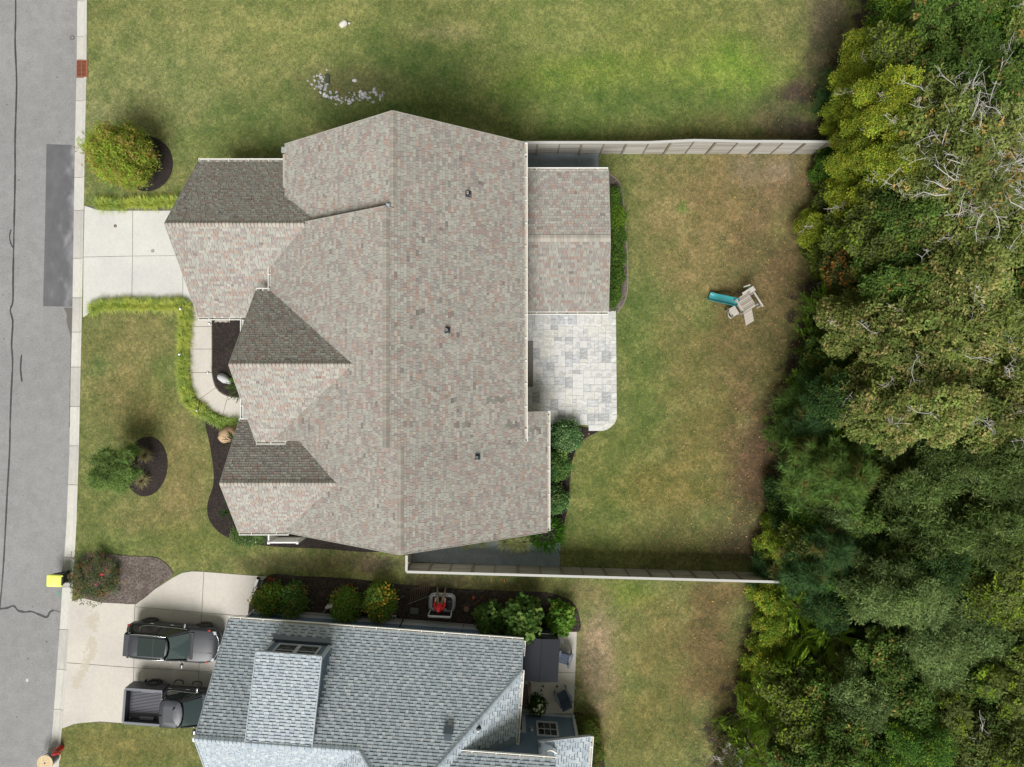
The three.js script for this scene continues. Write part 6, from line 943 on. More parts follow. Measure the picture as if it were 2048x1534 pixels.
{ // cable drum and hydrant at the lower left corner
  const wood = mat(0xffffff, 0.85, { map: tex(128, 128, (i, j) => { const a = fbm(i / 60, j / 5, 3, 6) - 0.5, q = 1 + 0.25 * a; return texel(238 * q, 212 * q, 172 * q); }) }), cable = mat(tone(186, 192, 202), 0.5);
  const t = thing('cable_drum', 'wooden cable drum wound with grey cable standing on the kerb', 'cable drum', V3(gx(106), -0.05, gz(1513)), 0.12);   // axle upright
  for (const y of [0.03, 0.72]) { const f = mesh('flange', cyl(0.43, 0.43, 0.045, 0, y, 0, 36), wood, t); mesh('hub_hole', cyl(0.045, 0.045, 0.05, 0, y + 0.001, 0, 16), holeM, f); for (let k = 0; k < 6; k++) mesh('bolt', cyl(0.016, 0.016, 0.05, 0.17 * Math.cos(k * 1.047), y + 0.002, 0.17 * Math.sin(k * 1.047), 8), blackP, f); }
  mesh('core', cyl(0.2, 0.2, 0.66, 0, 0.375, 0, 24), wood, t);
  for (let k = 0; k < 16; k++) mesh('cable_turn', new THREE.TorusGeometry(0.31 + 0.04 * (k % 2), 0.022, 6, 28).rotateX(Math.PI / 2).translate(0, 0.08 + k * 0.04, 0), cable, t);
  mesh('cable_end', pipe([V3(0.3, 0.6, -0.1), V3(0.2, 0.72, -0.42), V3(-0.1, 0.66, -0.58), V3(-0.4, 0.4, -0.48), V3(-0.5, 0.12, -0.2)], 0.02, 30, 6), cable, t);
  const red = phys(new THREE.Color().setRGB(0.5, 0.02, 0.02), 0.4, { clearcoat: 0.6 });
  const h = thing('fire_hydrant', 'red fire hydrant beside the wooden cable drum', 'fire hydrant', V3(gx(123), 0, gz(1495)), 0.4);
  mesh('barrel', new THREE.LatheGeometry([[0.001, 0], [0.16, 0], [0.16, 0.05], [0.11, 0.07], [0.11, 0.5], [0.14, 0.52], [0.14, 0.56], [0.12, 0.58], [0.1, 0.68], [0.05, 0.74], [0.001, 0.76]].map(([a, b]) => new THREE.Vector2(a, b)), 20), red, h); mesh('bonnet_nut', cyl(0.03, 0.03, 0.06, 0, 0.79, 0, 6), red, h);
  for (const a of [0, 2.1, -2.1]) mesh('nozzle', merge([cyl(0.055, 0.055, 0.12, 0, 0, 0, 14).rotateZ(Math.PI / 2).translate(-0.15, 0.42, 0), cyl(0.07, 0.07, 0.04, 0, 0, 0, 8).rotateZ(Math.PI / 2).translate(-0.22, 0.42, 0)]).rotateY(a), a ? red : mat(tone(214, 190, 150), 0.6), h);
}
// ================================================================ toddler climber in the back yard
{
  const t = thing('play_climber', 'small weathered wooden play climber with a teal slide on the back lawn', 'play set', V3(gx(1481), 0, gz(609)), 0.56);   // local x along the deck boards, z down-right
  const wd = [[196, 186, 174], [180, 168, 158], [208, 200, 190]].map(([r, g, b], i) => mat(0xffffff, 0.9, { map: tex(64, 32, (x, y) => { const q = 1 + 0.3 * (fbm(x / 30 + i, y / 3, 3, i + 60) - 0.5); return texel(r * q, g * q, b * q); }) })), pale = mat(tone(214, 208, 200), 0.85), teal = phys(new THREE.Color().setRGB(0.035, 0.24, 0.26), 0.35, { clearcoat: 0.4 });
  const hD = 0.82;
  for (const [x, z] of [[-0.42, -0.40], [0.42, -0.40], [-0.42, 0.40], [0.42, 0.40]]) mesh('post', box(0.09, x > 0 ? 1.15 : 1.0, 0.09, x, x > 0 ? 0.575 : 0.5, z), wd[1], t);
  for (let k = 0; k < 9; k++) mesh('deck_board', rbox(0.86, 0.03, 0.082, 0.006, 0.0, hD, -0.40 + k * 0.1), wd[k % 3], t);
  mesh('deck_beam', merge([box(0.06, 0.08, 0.86, -0.4, hD - 0.06, 0), box(0.06, 0.08, 0.86, 0.4, hD - 0.06, 0)]), wd[1], t); mesh('cross_rail', rbox(0.10, 0.05, 0.9, 0.015, -0.34, hD + 0.05, 0.0), wd[2], t);
  for (let k = 0; k < 5; k++) mesh('step_board', rbox(0.1, 0.03, 0.5, 0.008, -0.52 - k * 0.09, 0.5, 0.08), wd[2], t); for (const z of [-0.14, 0.30]) mesh('step_leg', merge([box(0.06, 0.5, 0.06, -0.9, 0.25, z), box(0.06, 0.5, 0.06, -0.52, 0.25, z)]), wd[1], t);
  mesh('hand_loop', pipe([V3(-0.86, 0.55, 0.28), V3(-1.08, 0.75, 0.30), V3(-1.16, 0.85, 0.12), V3(-1.05, 0.75, -0.06), V3(-0.9, 0.55, -0.1)], 0.03, 24, 8), pale, t);
  // ramp, lower right
  const ramp = [V3(-0.12, hD - 0.05, 0.46), V3(-0.12, 0.06, 1.14)]; for (let k = 0; k < 8; k++) { const p = ramp[0].clone().lerp(ramp[1], (k + 0.5) / 8), m = mesh('ramp_board', rbox(0.52, 0.03, 0.115, 0.006), wd[k % 2 ? 2 : 0], t); m.position.copy(p); m.rotation.set(0.84, 0, 0); } for (const x of [-0.34, 0.1]) mesh('ramp_rail', beam(ramp[0].clone().setX(x).setY(hD - 0.1), ramp[1].clone().setX(x).setY(0.03), 0.05, 0.07), wd[1], t);
  // side bench and table boards
  mesh('side_bench', rbox(0.10, 0.05, 0.95, 0.015, 0.78, 0.62, 0.22), pale, t); mesh('bench_arm', merge([beam(V3(0.42, 0.62, -0.2), V3(0.78, 0.62, -0.2), 0.06, 0.06), beam(V3(0.42, 0.62, 0.6), V3(0.78, 0.62, 0.6), 0.06, 0.06), box(0.06, 0.6, 0.06, 0.78, 0.3, 0.62), box(0.06, 0.6, 0.06, 0.78, 0.3, -0.2)]), wd[1], t);
  mesh('top_board', rbox(0.72, 0.04, 0.12, 0.012, 0.38, 1.12, -0.52), pale, t); mesh('sand_tray', rbox(0.4, 0.12, 0.26, 0.03, 0.62, 0.9, -0.42), pale, t);
  mesh('steering_wheel', new THREE.TorusGeometry(0.1, 0.02, 8, 20).rotateX(1.2).translate(-0.02, 1.02, -0.62), blackP, t); mesh('telescope', merge([rod(V3(0.28, 1.1, -0.8), V3(0.62, 1.2, -0.72), 0.03, 0.04, 10)]), pale, t); mesh('grip', rod(V3(0.52, 0.95, -0.58), V3(0.52, 1.2, -0.66), 0.025), mat(new THREE.Color().setRGB(0.03, 0.25, 0.17), 0.5), t);
  // slide: a trough lofted along a bent path, leaving the deck to the upper left
  const S = new THREE.CatmullRomCurve3([V3(-0.38, hD + 0.03, -0.22), V3(-0.5, hD - 0.02, -0.38), V3(-0.80, 0.5, -0.76), V3(-1.06, 0.2, -1.08), V3(-1.28, 0.13, -1.34)]), rings = [], n = 26;
  for (let i = 0; i <= n; i++) { const p = S.getPoint(i / n), d = S.getTangent(i / n), s = V3(-d.z, 0, d.x).normalize(), P = (a, y) => { const v = p.clone().addScaledVector(s, a); return [v.x, v.y + y, v.z]; }; rings.push([P(-0.24, 0.13), P(-0.20, 0.14), P(-0.165, 0.03), P(-0.1, 0.0), P(0.1, 0.0), P(0.165, 0.03), P(0.20, 0.14), P(0.24, 0.13), P(0.2, -0.03), P(-0.2, -0.03)]); }
  mesh('slide', loft(rings), teal, t); mesh('slide_foot', merge([rod(V3(-0.98, 0.25, -0.98), V3(-0.98, 0, -0.98), 0.03)]), teal, t);
}
// ================================================================ behind the blue house
{
  const slate = mat(tone(128, 140, 162), 0.75), slate2 = mat(tone(106, 118, 142), 0.8), cush = mat(tone(70, 82, 102), 0.9);
  const chair = (x, y, turn, label) => { const t = thing('patio_chair', label, 'patio chair', V3(gx(x), 0.045, gz(y)), turn); // faces +z
    for (let k = 0; k < 5; k++) mesh('seat_slat', rbox(0.54, 0.025, 0.10, 0.006, 0, 0.36 - k * 0.008, 0.22 - k * 0.11), slate2, t); for (let k = 0; k < 5; k++) { const b = mesh('back_slat', rbox(0.1, 0.75, 0.022, 0.006), slate2, t); b.position.set(-0.22 + k * 0.11, 0.66, -0.36); b.rotation.x = -0.3; }
    for (const s of [-1, 1]) { mesh('arm', rbox(0.11, 0.03, 0.78, 0.01, s * 0.34, 0.58, -0.02), slate, t); mesh('leg', box(0.07, 0.57, 0.09, s * 0.34, 0.285, 0.30), slate, t); mesh('leg', box(0.07, 0.57, 0.09, s * 0.34, 0.285, -0.34), slate, t); } mesh('back_rail', rbox(0.78, 0.05, 0.08, 0.015, 0, 0.60, -0.42), slate, t); return t; };
  chair(1127, 1312, -0.3, 'slate blue slatted patio chair beside the dark gazebo');
  const c2 = chair(1125, 1386, 0.45 + Math.PI, 'slate blue patio chair with dark cushions near the hydrangea'); c2.children.filter((m) => m.name === 'back_slat').forEach((m) => c2.remove(m)); mesh('seat_cushion', rbox(0.56, 0.1, 0.56, 0.035, 0, 0.43, 0.02), cush, c2); const bc = mesh('back_cushion', rbox(0.58, 0.7, 0.11, 0.04), cush, c2); bc.position.set(0, 0.75, -0.34); bc.rotation.x = -0.3;
  // grill gazebo
  const g = thing('grill_gazebo', 'small dark hard-topped grill gazebo on the neighbour\'s patio', 'gazebo', V3(gx(1078), 0.04, gz(1288)), -0.06), dk = mat(tone(44, 47, 55), 0.95), dkp = mat(tone(40, 42, 46), 0.5);
  for (const s of [-1, 1]) { const p = new THREE.BoxGeometry(0.98, 0.03, 2.25); mesh('roof_panel', p.rotateZ(-s * 0.13).translate(s * 0.475, 2.26, 0), dk, g); }
  mesh('ridge_seam', box(0.04, 0.02, 2.27, 0, 2.33, 0), mat(tone(34, 36, 42), 1), g); mesh('eave_frame', merge([beam(V3(-0.9, 2.15, -1.08), V3(0.9, 2.15, -1.08), 0.05, 0.08), beam(V3(-0.9, 2.15, 1.08), V3(0.9, 2.15, 1.08), 0.05, 0.08), beam(V3(-0.92, 2.15, -1.1), V3(-0.92, 2.15, 1.1), 0.05, 0.08), beam(V3(0.92, 2.15, -1.1), V3(0.92, 2.15, 1.1), 0.05, 0.08)]), dkp, g);
  for (const x of [-0.85, 0.85]) for (const z of [-1.0, 1.0]) mesh('post', box(0.08, 2.15, 0.08, x, 1.075, z), dkp, g); mesh('shelf', merge([box(1.6, 0.04, 0.34, 0, 0.92, -0.98), box(1.6, 0.04, 0.34, 0, 0.92, 0.98)]), dkp, g);
  const gr = thing('grill', 'black barbecue grill sheltered under the dark gazebo roof', 'grill', V3(gx(1092), 0.04, gz(1264)), -0.06); mesh('cabinet', rbox(1.1, 0.8, 0.5, 0.03, 0, 0.45, 0), blackP, gr); mesh('hood', new THREE.CylinderGeometry(0.28, 0.28, 1.0, 20, 1, false, 0, Math.PI).rotateZ(Math.PI / 2).translate(0, 0.86, 0), dkp, gr); mesh('hood_handle', rod(V3(-0.35, 1.0, -0.26), V3(0.35, 1.0, -0.26), 0.018), chrome, gr); mesh('side_shelf', box(0.4, 0.03, 0.46, 0.72, 0.84, 0), dkp, gr);
  // brown slatted glider
  const br = mat(tone(112, 82, 66), 0.85), gl = thing('glider_bench', 'brown slatted bench half hidden under the white gutter', 'bench', V3(gx(1046), 0.045, gz(1378)), -0.07); for (let k = 0; k < 7; k++) mesh('seat_slat', rbox(0.07, 0.03, 0.9, 0.008, -0.26 + k * 0.085, 0.42, 0), br, gl); for (let k = 0; k < 6; k++) mesh('back_slat', rbox(0.07, 0.6, 0.03, 0.008, -0.22 + k * 0.09, 0.75, 0.48), br, gl); for (const x of [-0.34, 0.36]) mesh('arm', merge([box(0.08, 0.04, 0.9, x, 0.64, 0), box(0.07, 0.64, 0.07, x, 0.32, 0.4), box(0.07, 0.64, 0.07, x, 0.32, -0.4)]), mat(tone(150, 124, 100), 0.85), gl);
  const hp = thing('flower_pot', 'dark pot that the hydrangea grows in', 'flower pot', V3(gx(1073), 0.045, gz(1404))); mesh('pot', new THREE.LatheGeometry([[0.001, 0], [0.14, 0], [0.2, 0.3], [0.22, 0.32], [0.2, 0.34], [0.17, 0.3], [0.001, 0.28]].map(([a, b]) => new THREE.Vector2(a, b)), 20), dkp, hp);
  const sv = thing('sprinkler_cap', 'pale round irrigation cap in the bare soil right of the patio', 'irrigation cap', V3(gx(1150), 0, gz(1375))); mesh('cap', cyl(0.07, 0.08, 0.06, 0, 0.03, 0, 18), mat(tone(176, 206, 208), 0.6), sv); mesh('cap_button', cyl(0.025, 0.025, 0.02, 0, 0.07, 0, 12), mat(tone(130, 160, 165), 0.6), sv);
  // solar stake lights on the patio
  for (const [x, y, l] of [[1086, 1371, 'tiny dark cup on the patio left of the cushioned chair'], [1114, 1371, 'tiny dark cup on the patio just above the cushioned chair'], [1083, 1379, 'smallest dark cup on the patio below the gazebo']]) { const t = thing('small_cup', l, 'cup', V3(gx(x), 0.045, gz(y))); mesh('cup', new THREE.LatheGeometry([[0.001, 0], [0.035, 0], [0.045, 0.1], [0.04, 0.1], [0.03, 0.015], [0.001, 0.012]].map(([a, b]) => new THREE.Vector2(a, b)), 14), blackP, t); mesh('rim', new THREE.TorusGeometry(0.042, 0.006, 6, 14).rotateX(Math.PI / 2).translate(0, 0.1, 0), dkp, t); }
}
// ================================================================ people and work along the blue house
function sdfBody(bones, min, size, res, colorOf) { // bones: [a, b, ra, rb, k?]
  const mc = new MarchingCubes(res, new THREE.MeshBasicMaterial(), false, false, 200000); mc.isolation = 0; const f = mc.field, n = res, B = bones.map(([a, b, ra, rb]) => ({ a, d: b.clone().sub(a), l2: Math.max(1e-8, b.distanceToSquared(a)), ra, rb })), q = new THREE.Vector3();
  for (let k = 0; k < n; k++) for (let j = 0; j < n; j++) for (let i = 0; i < n; i++) {
    const x = min.x + (i / n) * size, y = min.y + (j / n) * size, z = min.z + (k / n) * size; let s = 1e3;
    for (const c of B) { q.set(x, y, z).sub(c.a); const t = clamp(q.dot(c.d) / c.l2), dx = q.x - c.d.x * t, dy = q.y - c.d.y * t, dz = q.z - c.d.z * t, d = Math.sqrt(dx * dx + dy * dy + dz * dz) - (c.ra + (c.rb - c.ra) * t), kk = 0.03, h = clamp(0.5 + 0.5 * (s - d) / kk); s = s > 100 ? d : s + (d - s) * h - kk * h * (1 - h); }
    f[i + j * n + k * n * n] = -s;
  }
  mc.update(); const cnt = mc.count, P = new Float32Array(cnt * 3), C = new Float32Array(cnt * 3);
  for (let i = 0; i < cnt; i++) { const x = min.x + (mc.positionArray[3 * i] + 1) / 2 * size, y = min.y + (mc.positionArray[3 * i + 1] + 1) / 2 * size, z = min.z + (mc.positionArray[3 * i + 2] + 1) / 2 * size; P.set([x, y, z], 3 * i); C.set(colorOf(x, y, z), 3 * i); }
  const g = new THREE.BufferGeometry(); g.setAttribute('position', new THREE.BufferAttribute(P, 3)); g.setAttribute('color', new THREE.BufferAttribute(C, 3)); const m = mergeVertices(g, 1e-5); m.computeVertexNormals(); return m;
}
{ // ride-on machine with roll bar, driver facing away from the house
  const t = thing('ride_on_machine', 'small white ride-on work machine with a roll bar in the soil bed', 'machine', V3(gx(886), 0.03, gz(1199)), -0.05), wh = mat(tone(200, 204, 212), 0.45), dk = blackP;
  const rr = (y, w, d, b = 0.3) => { const h = []; for (let k = 0; k < 4; k++) for (let q = 0; q <= 4; q++) { const a = k * 1.5708 + q * 0.3927; h.push([(k === 0 || k === 3 ? 1 : -1) * (w / 2 - b) + b * Math.cos(a), y, (k < 2 ? 1 : -1) * (d / 2 - b) + b * Math.sin(a)]); } return h; };
  mesh('hull', loft([rr(0.2, 1.3, 0.85, 0.28), rr(0.35, 1.46, 0.98), rr(0.55, 1.48, 1.0), rr(0.58, 1.36, 0.88), rr(0.5, 1.12, 0.68, 0.22)]), wh, t); mesh('hull_groove', loft([rr(0.56, 1.42, 0.94), rr(0.585, 1.42, 0.94), rr(0.585, 1.38, 0.90), rr(0.56, 1.38, 0.90)], false), dk, t);
  mesh('floor_pan', box(1.05, 0.04, 0.6, 0, 0.5, 0), dk, t); mesh('seat', merge([rbox(0.46, 0.14, 0.42, 0.05, -0.08, 0.62, 0.12), rbox(0.44, 0.4, 0.1, 0.04, -0.08, 0.85, 0.34)]), dk, t);
  mesh('roll_bar', pipe([V3(-0.58, 0.5, 0.33), V3(-0.6, 1.2, 0.36), V3(-0.6, 1.66, 0.38), V3(-0.52, 1.74, 0.38), V3(0.5, 1.74, 0.38), V3(0.58, 1.66, 0.38), V3(0.58, 1.2, 0.36), V3(0.56, 0.5, 0.33)], 0.035, 60, 10), wh, t); mesh('bar_pad', rbox(1.2, 0.11, 0.12, 0.045, 0, 1.74, 0.38), wh, t);
  for (const x of [-0.42, 0.3]) { mesh('lever', rod(V3(x, 0.5, -0.2), V3(x * 0.75, 0.92, -0.3), 0.016), dk, t); mesh('knob', new THREE.SphereGeometry(0.035, 12, 8).translate(x * 0.75, 0.94, -0.3), x > 0 ? redLens : dk, t); } mesh('console', rbox(0.26, 0.35, 0.5, 0.04, 0.42, 0.65, 0.05), dk, t);
  for (const s of [-1, 1]) mesh('track', merge([rbox(0.26, 0.3, 1.25, 0.13, s * 0.52, 0.15, 0, 4)]), rubber, t);
  // driver
  const p = thing('person', 'person in a red shirt, red cap and khaki trousers seated on the white machine', 'person', t.position.clone(), t.rotation.y);
  const J = (x, y, z) => V3(x, y, z), red = [0.55, 0.015, 0.03], kh = [0.20, 0.16, 0.11], boot = [0.10, 0.07, 0.05], skin = [0.42, 0.24, 0.17];
  const hip = J(-0.08, 0.78, 0.08), chest = J(-0.09, 1.13, 0.15), neck = J(-0.1, 1.30, 0.15), head = J(-0.1, 1.46, 0.12);
  const bones = [[hip, chest, 0.165, 0.175], [J(-0.2, 0.78, 0.08), J(0.04, 0.78, 0.08), 0.13, 0.13], [J(-0.26, 1.22, 0.15), J(0.07, 1.22, 0.15), 0.085, 0.085], [chest, neck, 0.13, 0.06], [neck, head, 0.055, 0.06], [head, J(-0.1, 1.52, 0.13), 0.09, 0.098], [J(-0.1, 1.42, 0.06), J(-0.1, 1.42, 0.05), 0.06, 0.05], [J(-0.1, 1.455, 0.02), J(-0.1, 1.44, 0.0), 0.018, 0.018], [J(-0.2, 1.46, 0.12), J(-0.205, 1.44, 0.12), 0.02, 0.015], [J(0, 1.46, 0.12), J(0.005, 1.44, 0.12), 0.02, 0.015], [J(-0.1, 1.55, 0.06), J(-0.1, 1.535, -0.03), 0.06, 0.03]];
  for (const s of [-1, 1]) { const x = (v) => -0.09 + s * v, sh = J(x(0.2), 1.20, 0.14), el = J(x(0.29), 0.98, 0.02), wr = J(s < 0 ? -0.33 : 0.2, 0.93, -0.24); bones.push([sh, el, 0.066, 0.05], [el, wr, 0.048, 0.034], [J(x(0.1), 0.76, 0.06), J(x(0.17), 0.76, -0.38), 0.10, 0.072], [J(x(0.17), 0.76, -0.38), J(x(0.21), 0.36, -0.55), 0.068, 0.05], [J(x(0.21), 0.32, -0.54), J(x(0.23), 0.29, -0.74), 0.052, 0.042]);
    // hand closed on the lever: palm, four fingers of unequal length and a thumb
    const h0 = wr.clone(), h1 = wr.clone().add(J(0, 0.005, -0.07)); bones.push([h0, h1, 0.03, 0.032]); [0.052, 0.06, 0.056, 0.045].forEach((L, k) => { const b = h1.clone().add(J(s * 0.02 - s * 0.014 * k, 0.022 - 0.016 * k, -0.012)), m = b.clone().add(J(-s * 0.012, 0, -L * 0.6)), e = m.clone().add(J(-s * L * 0.55, 0, 0.012)); bones.push([b, m, 0.0095, 0.009], [m, e, 0.009, 0.008]); }); bones.push([h0.clone().add(J(-s * 0.02, 0.02, -0.02)), h1.clone().add(J(-s * 0.045, 0.035, 0.0)), 0.012, 0.009]); }
  mesh('body', sdfBody(bones, J(-0.95, 0.1, -0.95), 1.62, 124, (x, y, z) => { if (y > 1.5 || (y > 1.47 && z < 0.0 && y > 1.5)) return red; if (y > 1.335) return skin; if (z < -0.17 && z > -0.45 && y > 0.85) return skin; if (y > 0.86 && z > -0.2) return red; if (y < 0.37 && z < -0.4) return boot; return kh; }), mat(0xffffff, 0.85, { vertexColors: true }), p);
}
{
  const dk = mat(tone(30, 28, 28), 0.6);
  // tall black pole with a hook, slatted trellis, edger
  const pole = thing('garden_pole', 'tall black garden pole standing near the blue wall', 'pole', V3(gx(812), 0.03, gz(1226))); mesh('shaft', rod(V3(0, 0, 0), V3(0, 2.15, 0.02), 0.05, 0.04, 10), dk, pole); mesh('hook', pipe([V3(0, 2.1, 0.02), V3(0, 2.3, 0), V3(0.1, 2.38, 0), V3(0.2, 2.28, 0), V3(0.18, 2.2, 0)], 0.02, 20, 6), dk, pole);
  const tr = thing('trellis', 'dark slatted wooden trellis lying on the soil by the black pole', 'trellis', V3(gx(840), 0.05, gz(1183)), 0.32), tw = mat(tone(104, 86, 72), 0.9); for (let k = 0; k < 9; k++) { const s = mesh('slat', rbox(0.05, 0.03, 0.72, 0.006), tw, tr); s.position.set(-0.52 + k * 0.13, 0.05, 0); s.rotation.y = -0.45; } mesh('rail', rod(V3(-0.8, 0.07, 0.42), V3(0.62, 0.07, 0.36), 0.016), mat(tone(150, 156, 156), 0.5), tr); mesh('rail', rod(V3(-0.55, 0.03, -0.22), V3(0.62, 0.03, -0.22), 0.02), tw, tr);
  const ed = thing('spade', 'spade with an orange grip standing beside the black pole', 'spade', V3(gx(806), 0.03, gz(1190))); mesh('shaft', rod(V3(0, 0.3, 0), V3(-0.06, 1.1, -0.12), 0.016), mat(tone(90, 100, 130), 0.5), ed); mesh('grip', merge([rod(V3(-0.13, 1.12, -0.12), V3(0.01, 1.12, -0.12), 0.02)]), mat(tone(224, 128, 80), 0.6), ed); mesh('blade', rbox(0.2, 0.32, 0.015, 0.007, 0.02, 0.16, 0.02), mat(tone(120, 130, 150), 0.4, { metalness: 0.6 }), ed);
  // white cart on end
  const wc = thing('hand_cart', 'white hand cart standing on end against the shrub by the blue wall', 'cart', V3(gx(668), 0.03, gz(1199)), 0.3), wm = mat(tone(214, 212, 206), 0.6); mesh('tray', rbox(0.46, 0.75, 0.16, 0.06, 0, 0.75, 0.08), wm, wc); for (const s of [-1, 1]) mesh('handle', rod(V3(s * 0.18, 1.05, 0.1), V3(s * 0.22, 1.75, 0.16), 0.02), mat(tone(120, 126, 130), 0.6), wc); mesh('wheel', new THREE.TorusGeometry(0.15, 0.045, 8, 20).rotateY(Math.PI / 2).translate(0, 0.2, -0.08), rubber, wc); mesh('fork', merge([rod(V3(-0.1, 0.5, 0), V3(-0.05, 0.2, -0.08), 0.016), rod(V3(0.1, 0.5, 0), V3(0.05, 0.2, -0.08), 0.016)]), wm, wc);
  const sack = solo('rubbish_sack', rockGeo(71, 0.48, 0.4, 0.36, 4, 0.4), phys(new THREE.Color().setRGB(0.012, 0.012, 0.014), 0.35, { clearcoat: 0.4 }), 'black crumpled sack between two round shrubs by the blue wall', 'sack'); sack.position.set(gx(731), 0.12, gz(1209));
  // pots and boxes against the wall
  const potAt = (x, y, w, h, d, c, l, n = 'planter_box') => { const t = thing(n, l, n.replace('_', ' '), V3(gx(x), 0.03, gz(y)), -0.073), m = mat(tone(...c), 0.7); mesh('wall', merge([box(w, h, 0.03, 0, h / 2, -d / 2), box(w, h, 0.03, 0, h / 2, d / 2), box(0.03, h, d - 0.03, -w / 2 + 0.015, h / 2, 0), box(0.03, h, d - 0.03, w / 2 - 0.015, h / 2, 0)]), m, t); mesh('soil', box(w - 0.06, 0.02, d - 0.04, 0, h * 0.82, 0), mat(tone(58, 46, 40), 1), t); return t; };
  potAt(756, 1234, 0.38, 0.5, 0.26, [206, 208, 212], 'white square planter with a dark plant by the blue wall'); potAt(774, 1231, 0.2, 0.22, 0.2, [170, 56, 52], 'small red planter right of the white square planter'); potAt(789, 1233, 0.22, 0.24, 0.18, [214, 216, 220], 'small white planter, rightmost of those by the blue wall'); potAt(676, 1229, 0.24, 0.3, 0.2, [214, 208, 190], 'cream planter below the white hand cart'); potAt(710, 1231, 0.18, 0.24, 0.16, [196, 188, 196], 'small lilac planter below the round green shrub');
  bush('planter_plant', 'dark red plant in the white square planter', 'plant', gx(756), gz(1233), { seed: 95, rx: 0.16, h: 0.75, n: 40, c: [0.06, 0.03, 0.025], leaf: 'small', size: 0.8 });
  const vb = thing('valve_box', 'grey-green irrigation valve box in the soil beside the ride-on machine', 'valve box', V3(gx(829), 0.035, gz(1221)), -0.07); mesh('lid', rbox(0.44, 0.04, 0.34, 0.015, 0, 0.02, 0), mat(tone(108, 116, 104), 0.8), vb); mesh('rim', merge([box(0.5, 0.03, 0.03, 0, 0.01, -0.18), box(0.5, 0.03, 0.03, 0, 0.01, 0.18)]), dk, vb);
  const log = thing('cut_stump', 'small round cut stump in the soil right of the ride-on machine', 'stump', V3(gx(933), 0.03, gz(1217))); mesh('wood', cyl(0.15, 0.17, 0.14, 0, 0.07, 0, 18), mat(tone(122, 100, 82), 0.9), log); mesh('cut_face', cyl(0.135, 0.135, 0.01, 0, 0.143, 0, 18), mat(tone(144, 120, 98), 0.9), log);
  const stick = solo('dead_branch', merge([pipe([V3(gx(938), 0.06, gz(1211)), V3(gx(952), 0.12, gz(1205)), V3(gx(962), 0.15, gz(1196)), V3(gx(968), 0.12, gz(1187))], 0.02, 24, 6), rod(V3(gx(952), 0.12, gz(1205)), V3(gx(940), 0.1, gz(1203)), 0.012, 0.006), rod(V3(gx(920), 0.05, gz(1212)), V3(gx(938), 0.06, gz(1211)), 0.015)]), mat(tone(128, 96, 80), 0.9), 'bent dead branch lying on the soil between machine and shrub', 'branch');
  const redTag = thing('red_pot', 'small red pot half buried in the soil above the dead branch', 'pot', V3(gx(947), 0.03, gz(1194)), 0.4); mesh('side', new THREE.CylinderGeometry(0.09, 0.07, 0.14, 14, 1, true).rotateX(1.2).translate(0, 0.08, 0), mat(tone(184, 84, 66), 0.8), redTag); mesh('base', cyl(0.07, 0.07, 0.01, 0, -0.07, 0, 14).rotateX(1.2).translate(0, 0.08, 0), mat(tone(160, 70, 56), 0.8), redTag);
  const green = thing('watering_can', 'green plastic watering can beside the left large-leaved shrub', 'watering can', V3(gx(994), 0.03, gz(1213)), 0.8), gm = mat(tone(80, 176, 140), 0.5); mesh('can', cyl(0.13, 0.15, 0.3, 0, 0.15, 0, 18), gm, green); mesh('spout', rod(V3(0.12, 0.08, 0), V3(0.36, 0.34, 0), 0.03, 0.02), gm, green); mesh('handle', new THREE.TorusGeometry(0.12, 0.014, 6, 16, Math.PI).translate(0, 0.3, 0), gm, green); mesh('rose', cyl(0.05, 0.03, 0.03, 0.37, 0.36, 0, 12), gm, green);
  const ub = thing('meter_box', 'dark meter box on the blue wall with a white plate', 'meter box', V3(gx(1005), 0, gz(1254)), -0.073); mesh('case', rbox(0.22, 0.6, 0.16, 0.03, 0, 1.3, 0), dk, ub); mesh('plate', rbox(0.2, 0.26, 0.03, 0.008, -0.3, 1.35, 0.05), whiteM, ub); mesh('conduit', rod(V3(0, 0, 0.02), V3(0, 1.0, 0.02), 0.025), mat(tone(120, 120, 124), 0.6), ub);
  const bl = thing('blue_pole', 'thin dark blue pole leaning on the blue wall', 'pole', V3(gx(929), 0, gz(1240))); mesh('shaft', rod(V3(0, 0, 0), V3(-0.03, 1.6, 0.16), 0.018), mat(tone(52, 66, 110), 0.5), bl); mesh('tip', new THREE.SphereGeometry(0.026, 10, 8).translate(-0.03, 1.6, 0.16), dk, bl);
  // cart and toys at the drive corner
  const ct = thing('garden_seat_cart', 'low cart with a white and black top at the neighbour\'s drive corner', 'cart', V3(gx(523), 0.03, gz(1164)), -0.35); mesh('frame', rbox(0.5, 0.06, 0.44, 0.02, 0, 0.3, 0), dk, ct); mesh('white_panel', rbox(0.13, 0.02, 0.4, 0.006, -0.17, 0.345, 0), whiteM, ct); for (let k = 0; k < 4; k++) mesh('slat', rbox(0.06, 0.02, 0.38, 0.006, -0.04 + k * 0.08, 0.345, 0), k === 2 ? alloy : dk, ct); for (const x of [-0.2, 0.2]) for (const z of [-0.2, 0.2]) mesh('wheel', new THREE.CylinderGeometry(0.1, 0.1, 0.05, 14).rotateX(Math.PI / 2).translate(x, 0.1, z), rubber, ct);
  mesh('push_handle', pipe([V3(-0.22, 0.35, 0.3), V3(-0.1, 0.55, 0.46), V3(0.15, 0.55, 0.46), V3(0.32, 0.35, 0.3), V3(0.36, 0.3, 0.0)], 0.02, 28, 8), mat(tone(150, 170, 190), 0.4), ct);
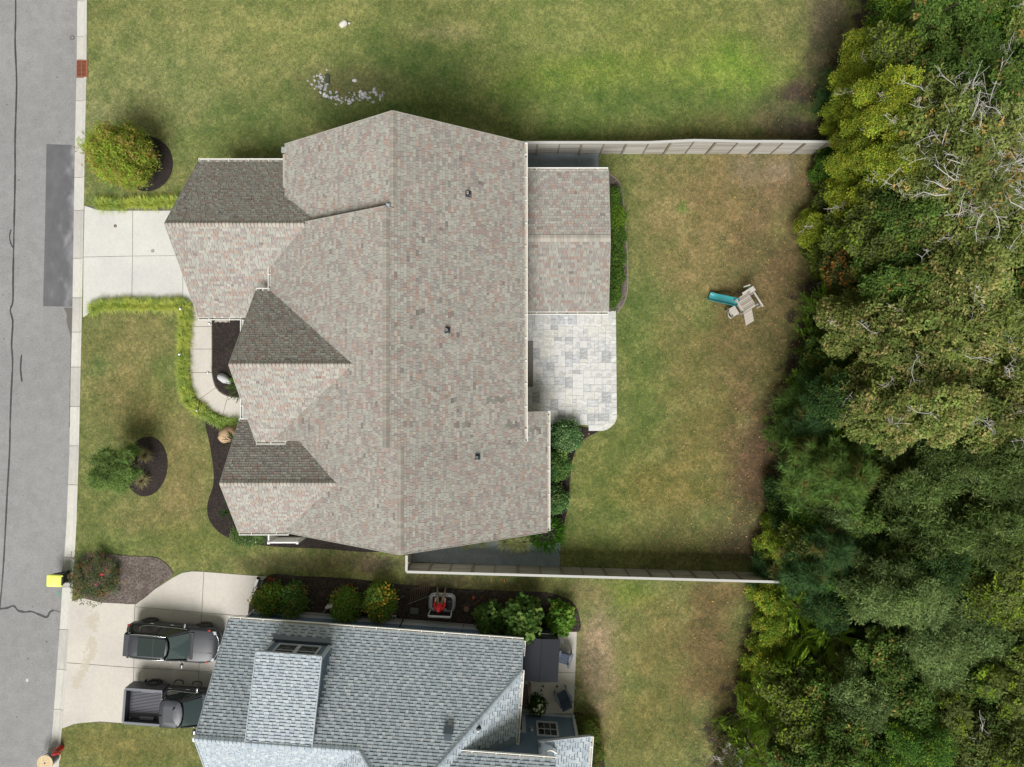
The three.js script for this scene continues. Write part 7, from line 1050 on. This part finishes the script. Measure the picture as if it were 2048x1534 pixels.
  const toy = thing('ride_on_toy', 'small blue and pink ride-on toy beside the corner shrub', 'toy', V3(gx(519), 0.03, gz(1193)), 0.5); mesh('seat', rbox(0.16, 0.1, 0.22, 0.03, 0, 0.24, -0.18), mat(tone(80, 120, 186), 0.5), toy); mesh('shell', rbox(0.22, 0.16, 0.24, 0.06, -0.06, 0.2, 0.06), mat(tone(206, 150, 150), 0.5), toy); for (const [x, z] of [[-0.1, 0.2], [0.1, 0.2], [-0.1, -0.2], [0.1, -0.2]]) mesh('wheel', new THREE.CylinderGeometry(0.08, 0.08, 0.05, 14).rotateZ(Math.PI / 2).translate(x, 0.08, z), rubber, toy); mesh('handlebar', rod(V3(-0.14, 0.4, 0.1), V3(0.14, 0.4, 0.1), 0.014), dk, toy);
  const wr = thing('vine_wreath', 'brown twig wreath lying on the drive below the ride-on toy', 'wreath', V3(gx(512), 0.03, gz(1207))); const wr_m = mat(tone(110, 80, 60), 0.9); for (let k = 0; k < 4; k++) mesh('strand', new THREE.TorusGeometry(0.13 + 0.012 * k, 0.016, 6, 24).rotateX(Math.PI / 2 + 0.06 * (k - 1.5)).translate(0.006 * k, 0.03 + 0.01 * k, 0), wr_m, wr);
  // orange marker flags outside the lower fence, red cap on its corner post
  for (const [x, y, l] of [[983, 1153, 'left of two orange marker flags outside the lower fence'], [1009, 1155, 'right of two orange marker flags outside the lower fence']]) { const t = thing('marker_flag', l, 'marker flag', V3(gx(x), 0, gz(y))); mesh('wire', rod(V3(0, 0, 0), V3(0, 0.45, 0), 0.006), alloy, t); mesh('flag', box(0.02, 0.1, 0.14, 0, 0.42, 0.07), mat(tone(236, 110, 60), 0.7), t); }
  // blooms fallen on the soil
  for (const [x, y, l] of [[545, 1157, 'red flowering plant low in the soil at the drive\'s far corner'], [700, 1169, 'small red flowering plant in the soil above the round shrub']]) bush('red_flowers', l, 'flowers', gx(x), gz(y), { seed: x, rx: 0.28, rz: 0.12, h: 0.2, n: 26, c: [0.05, 0.05, 0.025], leaf: 'small', size: 0.7, flowers: 12, fsize: 0.035, fc: [0.4, 0.03, 0.04] });
}

renderer.render(scene, camera);
